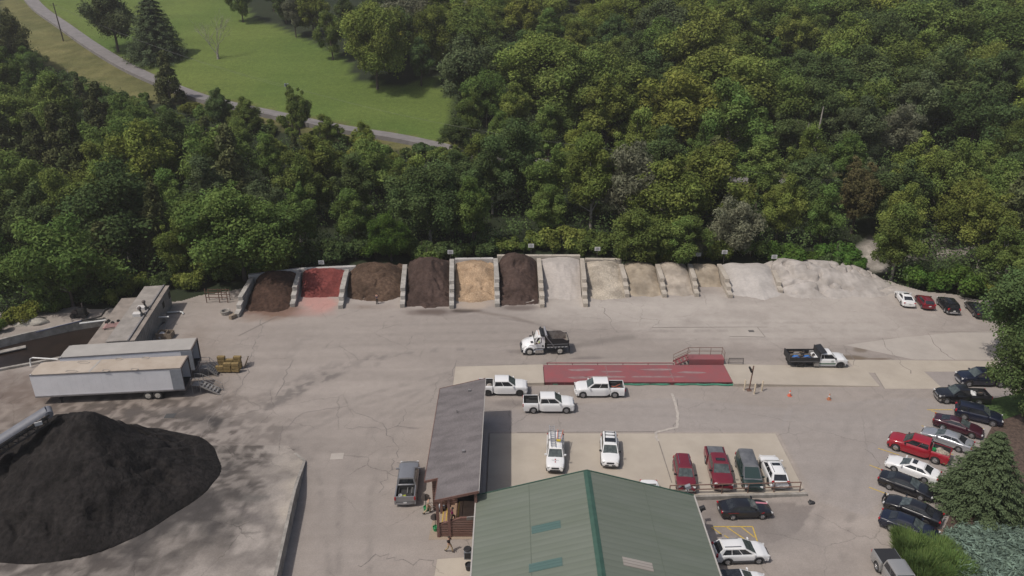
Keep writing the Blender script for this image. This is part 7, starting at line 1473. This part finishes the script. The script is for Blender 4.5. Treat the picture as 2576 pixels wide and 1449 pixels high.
# explicit trees the eye can tell apart
def T_at(px, kind, h, m, label, wide=1.0, **k): p = hit(*px); return tree(kind, p.x, p.y, h, m, None, wide, label, **k)
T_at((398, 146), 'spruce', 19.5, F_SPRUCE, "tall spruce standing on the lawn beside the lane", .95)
T_at((298, 130), 'round', 18.5, F_BLUE, "bushy blue green tree just left of the tall lawn spruce", .95)
T_at((430, 262), 'cedar', 12.5, F_CEDAR, "pointed dark cedar overlapping the lane below the lawn spruce", 1.1)
T_at((612, 58), 'round', 13, F_MID, "small round tree at the lawn's upper edge, top of the photo", .8)
T_at((950, 222), 'spread', 21, F_OLIVE, "big spreading olive tree at the lawn's right side, casting dappled shade", .92)
T_at((838, 150), 'gappy', 13, F_MID, "mid green tree left of the big spreading lawn tree", .9)
T_at((745, 95), 'tall', 14, F_GRAY, "greyish tree at the upper edge of the lawn", .8)
T_at((1165, 292), 'round', 19, F_BLUE, "big dark bluish tree bulging over the lawn's right end", 1.0)
T_at((1100, 178), 'spread', 17, F_OLIVE, "olive tree above the dark bluish tree by the lawn", .8)
T_at((756, 352), 'tall', 12.5, F_MID, "upright tree in front of the lawn's utility pole", .95)
T_at((622, 345), 'round', 8.5, F_MID, "leafy tree overlapping the lane left of the lawn's utility pole", 1.2); T_at((560, 320), 'round', 8.5, F_DARK, "dark rounded tree touching the lane below the bare tree", 1.0); T_at((828, 372), 'gappy', 7.5, F_OLIVE, "loose olive tree overlapping the lane right of the utility pole", 1.25); T_at((915, 385), 'round', 6.5, F_YEL, "yellow green tree overlapping the lane near the lawn's right end", 1.1); T_at((30, 190), 'spread', 17, F_CEDAR, "large dark tree at the photo's left edge by the lane verge", .9)
T_at((1225, 318), 'spread', 13, F_MID, "spreading mid green tree just right of the lawn's right tip", 1.0); T_at((1300, 352), 'tall', 13, F_OLIVE, "tall olive tree above the lane, right of the lawn's tip", 1.2); T_at((1262, 402), 'tall', 10.5, F_MID, "tall mid green tree hiding the lane right of the lawn", 1.2); T_at((1150, 392), 'round', 8.5, F_DARK, "dark rounded tree at the lane where the lawn ends", 1.15); T_at((1380, 400), 'gappy', 12, F_MID, "loose mid green tree over the lane above the dark mulch", 1.2)
T_at((1185, 362), 'tall', 13, F_MID, "leafy tree at the lawn's lower right corner", .95)
for px, kd, h_, m_, lb_ in (((690, 30), 'tall', 14, F_DARK, "dark tall tree behind the lawn's upper edge, left of the greyish one"), ((790, 92), 'round', 13, F_OLIVE, "olive tree behind the lawn edge, right of the greyish one"), ((720, 58), 'round', 10, F_DARK, "dark low tree at the lawn's upper edge behind the greyish one"), ((880, 120), 'tall', 15, F_DARK, "dark tree behind the big spreading lawn tree, upper left of it"), ((1010, 150), 'round', 14, F_DARK, "dark tree behind the big spreading lawn tree, right of it"), ((1060, 215), 'tall', 12, F_DARK, "dark tree in the shaded gap right of the big lawn tree")):
    T_at(px, kd, h_, m_, lb_, 1.1)
for px, h_, m_, lb_ in (((2560, 915), 13.5, F_DARK, "large tree leaning over the yard's right edge, upper of two"), ((2592, 1062), 10.5, F_DARK, "bushy tree over the dark navy pickup, lower of two at the right edge")):
    p = at(*px, 0); tree('spread', p.x, p.y, h_, m_, None, 1.0, lb_, z=0)
p = at(2600, 800, 0); tree('round', p.x, p.y, 12, F_MID, None, 1.1, "mid green tree behind the shaded cars at the right edge", z=0)
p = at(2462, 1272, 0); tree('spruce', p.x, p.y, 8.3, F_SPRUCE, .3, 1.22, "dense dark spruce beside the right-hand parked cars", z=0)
for px, kd, h_, w_, m_, lb_ in (((616, 700), 'spread', 15.5, 1.3, F_MID, "huge tree shading the leftmost mulch bin"), ((1606, 670), 'gappy', 10.5, 1.4, F_MID, "leafy tree with branches hanging over the tan sand"), ((1712, 671), 'gappy', 9.5, 1.4, F_MID, "leafy tree with branches hanging over the pale sandy gravel"), ((985, 652), 'spread', 8.5, 1.0, F_BRIGHT, "low bright green tree with drooping leaves behind the brown mulch heap")):
    T_at(px, kd, h_, m_, lb_, w_)
# autumn-olive style grey shrubby trees behind the bins
for px, h_, lb_ in (((1838, 648), 11, "large grey green feathery tree behind the nearly empty bin"), ((1755, 652), 5.5, "small grey green feathery tree left of the large one behind the bins"), ((2240, 400), 12, "grey green feathery tree in the right-hand wood")):
    T_at(px, 'airy', h_, F_GRAY, lb_)
# the bare dead tree on the lawn
p = hit(549, 148); dtree = thing("bare_tree", "bare leafless dead tree alone on the lawn", "tree", (p.x, p.y, float(terr_h(p.x, p.y))))
rs = np.random.RandomState(3); mb = MB()
def branch(q, d, L, r, lev):
    e = q + d * L; mid = q.lerp(e, .5) + Vector(rs.normal(size=3) * L * .04); mb.tube([q, mid, e], [r, r * .75, r * .5], 5)
    if lev > 0:
        for i in range(3 if lev > 1 else 4): nd = (d + Vector(rs.normal(size=3)) * .42 + Vector((0, 0, .12))).normalized(); branch(q.lerp(e, rs.uniform(.55, 1)), nd, L * rs.uniform(.55, .8), r * .5, lev - 1)
for d_ in ((-.25, .05, 1), (.06, .1, 1), (.3, -.1, 1), (-.5, -.1, .9)): branch(Vector((0, 0, 1.0)), Vector(d_).normalized(), 5.2, .13, 3)
mb.tube([(0, 0, -.3), (0, 0, 1.3)], [.42, .3], 8); mb.build("trunk_and_branches", BARKP, dtree, 60)
p = hit(2045, 405); st = thing("dead_snag", "bare grey forked dead trunk among the right-hand trees", "tree", (p.x, p.y, float(terr_h(p.x, p.y)))); mb = MB(); mb.tube([(0, 0, -.3), (.1, 0, 5), (.35, 0, 11.5)], [.3, .24, .1], 7); mb.tube([(.05, 0, 3.2), (-2.2, .2, 6.3), (-4.6, .3, 8.4)], [.2, .13, .05], 6); mb.tube([(-2.2, .2, 6.3), (-2.0, .2, 8.2)], [.1, .04], 5); mb.build("trunk_and_branches", BARKP, st, 60)
# ---- the wood: scattered individuals
EDGE = [(-400, 870), (0, 838), (60, 806), (200, 778), (300, 742), (430, 716), (560, 706), (640, 690), (760, 664), (900, 655), (1000, 652), (1120, 655), (1250, 636), (1480, 632), (1560, 655), (1700, 655), (1850, 655), (1950, 655), (2150, 676), (2240, 712), (2340, 728), (2460, 738), (2576, 740), (2900, 740)]
SKY = [(-300, 40), (0, 34), (60, 75), (110, 150), (200, 185), (280, 215), (360, 250), (410, 268), (480, 285), (560, 292), (640, 305), (700, 322), (740, 330), (830, 352), (900, 345), (960, 372), (1040, 385), (1100, 394), (1150, 372), (1165, 240)]
def lim(tab, u): return float(np.interp(u, [a for a, b in tab], [b for a, b in tab]))
GAP = [(2145, 720), (2150, 560), (2225, 560), (2232, 720)]
def free(x, y, d, own=None): return all((x - t[1]) ** 2 + (y - t[2]) ** 2 > ((d + (0 if own is None else 0)) ** 2) for t in TREES)
rs = np.random.RandomState(21); cnt = 0
def pick(u, v):
    q = fbm(np.array([u * .006]), np.array([v * .009]), 3)[0] + rs.normal() * .10
    if u < 560: q -= .07
    if u > 1500 and v < 420: q += .06
    return F_DARK if q < .36 else F_BLUE if q < .385 else F_MID if q < .55 else F_OLIVE if q < .69 else F_YEL
for i in range(9000):
    y = 96 + rs.rand() * 125; hwid = y * .74 + 12; x = (rs.rand() * 2 - 1) * hwid
    if x < -6 and y > lane_y(x) - 3.2 or x >= -6 and y > lane_y(x) - 3.5: continue
    z = float(terr_h(x, y)); u, v = proj(x, y, z); u = float(u); v = float(v)
    if v > lim(EDGE, u) - 2 or u < -140 or u > 2700: continue
    if in_poly(u, v, VERGE_PX) or in_poly(u, v, GAP) or v < -20: continue
    edge = v > lim(EDGE, u) - 40
    h = rs.uniform(10.5, 17) if not edge else rs.uniform(9, 14.5)
    if u < 1160:
        for k in range(12):
            if float(proj(x, y, z + h)[1]) > lim(SKY, u) + (rs.uniform(-28, 6) if 540 < u < 960 else rs.uniform(-12, 8)): break
            h *= .88
    if h < 3.0: continue
    d = 6.5 if h > 8 else 4.4
    if not free(x, y, d): continue
    r_ = rs.rand(); left = u < 760
    if h < 4.6: kind = 'bush'
    elif r_ < (.20 if left else .08): kind = 'cedar'
    elif r_ < .34: kind = 'gappy'
    elif r_ < .46: kind = 'round'
    elif r_ < .88: kind = 'tall'
    elif r_ < .93: kind = 'spread'
    else: kind = 'airy'
    m = F_CEDAR if kind == 'cedar' else (F_GRAY if rs.rand() < .12 and u > 900 else F_MID) if kind == 'airy' else pick(u, v)
    if rs.rand() < .03: m = F_BROWN
    tree(kind, x, y, h, m, None, rs.uniform(.95, 1.3) * (1.0 if kind != 'cedar' else .9), bark=BARKP if rs.rand() < .3 else None); cnt += 1
    if cnt > 146: break
nfront = cnt; cnt = 0
for i in range(9000):
    y = 150 + rs.rand() * 140; x = -40 + rs.rand() * 240
    if y < lane_y(x) + 4.5: continue
    z = float(terr_h(x, y)); u, v = proj(x, y, z); u = float(u); v = float(v)
    if v < 2 or u > 2720 or u < 560: continue
    if in_poly(u, v, LAWN_PX) or in_poly(u, v, LAWN2_PX) or in_poly(u, v, [(2460, 90), (2440, -20), (2800, -20), (2800, 110)]): continue
    if u < 1140 and (in_poly(u + 12, v, LAWN_PX) or in_poly(u - 14, v, LAWN_PX) or in_poly(u, v - 14, LAWN_PX) or in_poly(u - 25, v + 6, LAWN_PX)): 
        if rs.rand() < .6: continue
    if u < 1225 and v > 190 and v < 440: continue
    h = rs.uniform(10, 19)
    if not free(x, y, 8.6): continue
    r_ = rs.rand(); kind = 'spread' if r_ < .42 else 'round' if r_ < .62 else 'gappy' if r_ < .78 else 'tall' if r_ < .93 else 'airy'
    m = F_GRAY if kind == 'airy' and rs.rand() < .15 else pick(u, v)
    tree(kind, x, y, h, m, None, rs.uniform(1.1, 1.4), bark=BARKP if rs.rand() < .35 else None); cnt += 1
    if cnt > 138: break
nupper = cnt; cnt = 0
for i in range(3000):                                            # shrubs along the front edge and behind the bins
    u = rs.uniform(-20, 2600); v = lim(EDGE, u) - rs.uniform(-1, 16); p = hit(u, v)
    if in_poly(u, v, [(2140, 730), (2150, 560), (2232, 560), (2242, 730)]): continue
    if not all((p.x - t[1]) ** 2 + (p.y - t[2]) ** 2 > 2.6 ** 2 for t in TREES): continue
    tree('bush', p.x, p.y, rs.uniform(2.0, 4.6), (F_BRIGHT if (1150 < u < 1240 or 1900 < u < 2420 or 850 < u < 950) and rs.rand() < .7 else pick(u, v)), None, rs.uniform(.8, 1.1), z=float(terr_h(p.x, p.y)) + .25); cnt += 1
    if cnt > 78: break
cnt = 0
for i in range(4000):                                            # brush along the lower edge of the lane
    u = rs.uniform(120, 1110); x = float(np.interp(u, [p[0] for p in LANE_PX], LX)) + rs.uniform(-3, 3); y = float(lane_y(x)) - rs.uniform(3.4, 9.5)
    if lane_dist(np.array(x), np.array(y)) < 3.6: continue
    z = float(terr_h(x, y)); u2, v2 = (float(q) for q in proj(x, y, z))
    if in_poly(u2, v2, VERGE_PX) and rs.rand() < .9: continue
    if not all((x - t[1]) ** 2 + (y - t[2]) ** 2 > 3.0 ** 2 for t in TREES): continue
    h = rs.uniform(1.8, 4.4)
    for k in range(10):
        if float(proj(x, y, z + h)[1]) > lim(SKY, u2) + rs.uniform(-22, 2): break
        h *= .85
    if h < 1.2: continue
    tree('bush', x, y, h, F_BROWN if rs.rand() < .15 else pick(u2, v2), None, rs.uniform(.9, 1.2)); cnt += 1
    if cnt > 46: break
# understorey that nobody could count
CL = []; RR = []
for i in range(20000):
    y = 96 + rs.rand() * 192; hwid = y * .72 + 10; x = (rs.rand() * 2 - 1) * hwid
    z = float(base_h(x, y)); u, v = proj(x, y, z)
    if v > lim(EDGE, u) or u < -60 or u > 2640 or v < -10: continue
    if in_poly(u, v, LAWN_PX) or in_poly(u, v, LAWN2_PX) or in_poly(u, v, [(2130, 730), (2140, 560), (2240, 560), (2245, 730)]) or (in_poly(u, v, VERGE_PX) and rs.rand() < .85): continue
    if lane_dist(np.array(x), np.array(y)) < 3.4: continue
    if u < 1112 and float(proj(x, y, z + 1.8)[1]) < lim(SKY, u) - 4: continue
    hh = rs.rand() ** 1.3 * 3.2; CL.append((x, y, z + .5 + hh)); RR.append(rs.uniform(1.0, 2.1))
    if u < 1112 and float(proj(x, y, z + 2.2 + hh)[1]) < lim(SKY, u) - 8: CL.pop(); RR.pop()
    if len(CL) > 4200: break
V, T = leaf_cloud(CL, RR, 200000, .36, rs); uo = bpy.data.objects.new("undergrowth", leaf_mesh("undergrowth", V, T, F_DARK)); COL.objects.link(uo); tag(uo, "dense green undergrowth between the trees of the wood", "undergrowth", kind="stuff")
# weeds on the bank behind the bins
# juniper bank and ornamental grass at the lower right
CL = []; RR = []
for i in range(900):
    u = rs.uniform(2375, 2700); v = rs.uniform(1336, 1560)
    if not in_poly(u, v, [(2385, 1345), (2450, 1335), (2700, 1350), (2700, 1560), (2440, 1560), (2400, 1400)]): continue
    p = at(u, v, 0); CL.append((p.x, p.y, .25 + .25 * rs.rand())); RR.append(rs.uniform(.55, .95))
V, T = leaf_cloud(CL, RR, 46000, .26, rs, elong=2.0, flat=.4, up=.5); jo = bpy.data.objects.new("juniper_groundcover", leaf_mesh("juniper_groundcover", V, T, F_JUN)); COL.objects.link(jo); tag(jo, "pale blue green juniper spreading below the spruce", "ground cover", kind="stuff")
def grass_clump(label, u, v, r, n, h):
    p = at(u, v, 0); t = thing("ornamental_grass", label, "ornamental grass", (p.x, p.y, .05), 0, "ornamental grass clumps"); a = rs.rand(n) * 6.28; q = r * np.sqrt(rs.rand(n)) * .75; L = h * rs.uniform(.65, 1.1, n); ln = rs.uniform(.2, .75, n)
    P = np.stack([q * np.cos(a), q * np.sin(a), 0 * q], 1); D = np.stack([np.cos(a) * ln, np.sin(a) * ln, np.sqrt(1 - ln ** 2 * .8)], 1); Bv = np.stack([-np.sin(a), np.cos(a), 0 * a], 1) * .04
    M_ = P + D * (L * .55)[:, None]; E_ = P + D * L[:, None] - np.array([0, 0, .22]) * L[:, None] * ln[:, None]
    V = np.stack([P, M_ + Bv, E_, M_ - Bv], 1).reshape(-1, 3); tv = np.clip(.5 + rs.normal(size=n) * .25, 0, 1); T = np.repeat(np.stack([tv, .5 + rs.normal(size=n) * .25, tv], 1), 4, 0)
    o = bpy.data.objects.new("blades", leaf_mesh("blades", V, T, F_GRASS)); COL.objects.link(o); o.parent = t
for (u, v, r, lb_) in ((2300, 1400, 2.0, "bright green ornamental grass clump beside the pale silver pickup"), (2355, 1398, 1.9, "bright green ornamental grass clump below the navy blue sedan"), (2330, 1440, 2.0, "bright green ornamental grass clump at the bottom, between pickup and juniper"), (2392, 1438, 1.8, "bright green ornamental grass clump touching the juniper, bottom edge"), (2285, 1372, 1.4, "small bright grass clump at the left tip of the planting bed")):
    grass_clump(lb_, u, v, r, 2000, 1.35)
# ---- labels of the scattered trees
COLS = [(150, "left of the settling pit"), (430, "behind the storage shed"), (640, "left of the mulch bins"), (745, "behind the shaded mulch bin"), (865, "behind the red mulch bin"), (1010, "behind the brown mulch heap"), (1135, "behind the chocolate mulch heap"), (1250, "behind the orange wood chips"), (1365, "behind the dark mulch heap"), (1475, "behind the grey gravel bin"), (1580, "behind the cream stone"), (1670, "behind the tan sand"), (1840, "behind the small sandy bins"), (1960, "behind the white gravel"), (2200, "behind the big screenings heap"), (2420, "behind the far right cars"), (9999, "at the right edge")]
UCOLS = [(1000, "beyond the lawn"), (1250, "above the lawn's right tip"), (1450, "straight above the dark mulch"), (1600, "straight above the cream stone"), (1750, "straight above the small bins"), (1900, "straight above the empty bin"), (2050, "straight above the screenings heap"), (2200, "above the heap's right end"), (2350, "above the far right cars"), (9999, "near the right edge")]
DESC = {F_MID.name: "mid green", F_OLIVE.name: "olive green", F_DARK.name: "dark green", F_YEL.name: "yellow green", F_GRAY.name: "grey green", F_BLUE.name: "bluish green", F_CEDAR.name: "dark pointed", F_BROWN.name: "brownish green", F_BRIGHT.name: "bright green"}
KIND_W = {'round': "round tree", 'tall': "tall tree", 'spread': "spreading tree", 'gappy': "loose tree", 'cedar': "cedar", 'airy': "feathery tree", 'bush': "shrub"}
labs = {}
for t in TREES:
    if not t[8]: continue
    o, x, y, z, h, r, kind, m, _ = t; u, v = (float(q) for q in proj(x, y, z))
    if y < lane_y(x):
        col = next(c for a, c in COLS if u < a); e = lim(EDGE, u); fr = (e - v) / max(40, e - 440)
        row = "at the wood's edge" if fr < .13 else "in the second row" if fr < .42 else "deep in the wood" if fr < .75 else "close to the lane"
        o["group"] = "shrubs of the lower wood" if kind == 'bush' else "trees of the lower wood"
    else:
        col = next(c for a, c in UCOLS if u < a); row = "at the very top" if v < 70 else "high on the slope" if v < 180 else "halfway up the slope" if v < 300 else "low on the slope"
        o["group"] = "trees of the upper wood"
    labs.setdefault(f"{DESC[m.name]} {KIND_W[kind]} {col}, {row}", []).append((u, o))
for lb_, L in labs.items():
    L.sort(key=lambda q: q[0]); n = len(L)
    for i, (u, o) in enumerate(L):
        o["label"] = lb_ if n == 1 else lb_ + ", " + (("left one", "right one")[i] if n == 2 else ("left one", "middle one", "right one")[i] if n == 3 else f"{('first', 'second', 'third', 'fourth', 'fifth', 'sixth', 'seventh')[min(i, 6)]} from left")
print("trees", nfront, nupper, cnt, len(TREES), len(labs))

# ================================================================ HAZE
hb = MB().box(0, 720, 70, 2100, 1860, 230).build("haze", bpy.data.materials.new("haze_air")); tag(hb, kind="stuff")
hm = hb.data.materials[0]; hm.use_nodes = True; t = hm.node_tree; t.nodes.clear(); ho = t.nodes.new("ShaderNodeOutputMaterial"); pv = t.nodes.new("ShaderNodeVolumePrincipled")
pv.inputs["Color"].default_value = (1, 0.97, 0.93, 1); pv.inputs["Density"].default_value = 0.00027; pv.inputs["Anisotropy"].default_value = 0.2; t.links.new(pv.outputs[0], ho.inputs["Volume"])
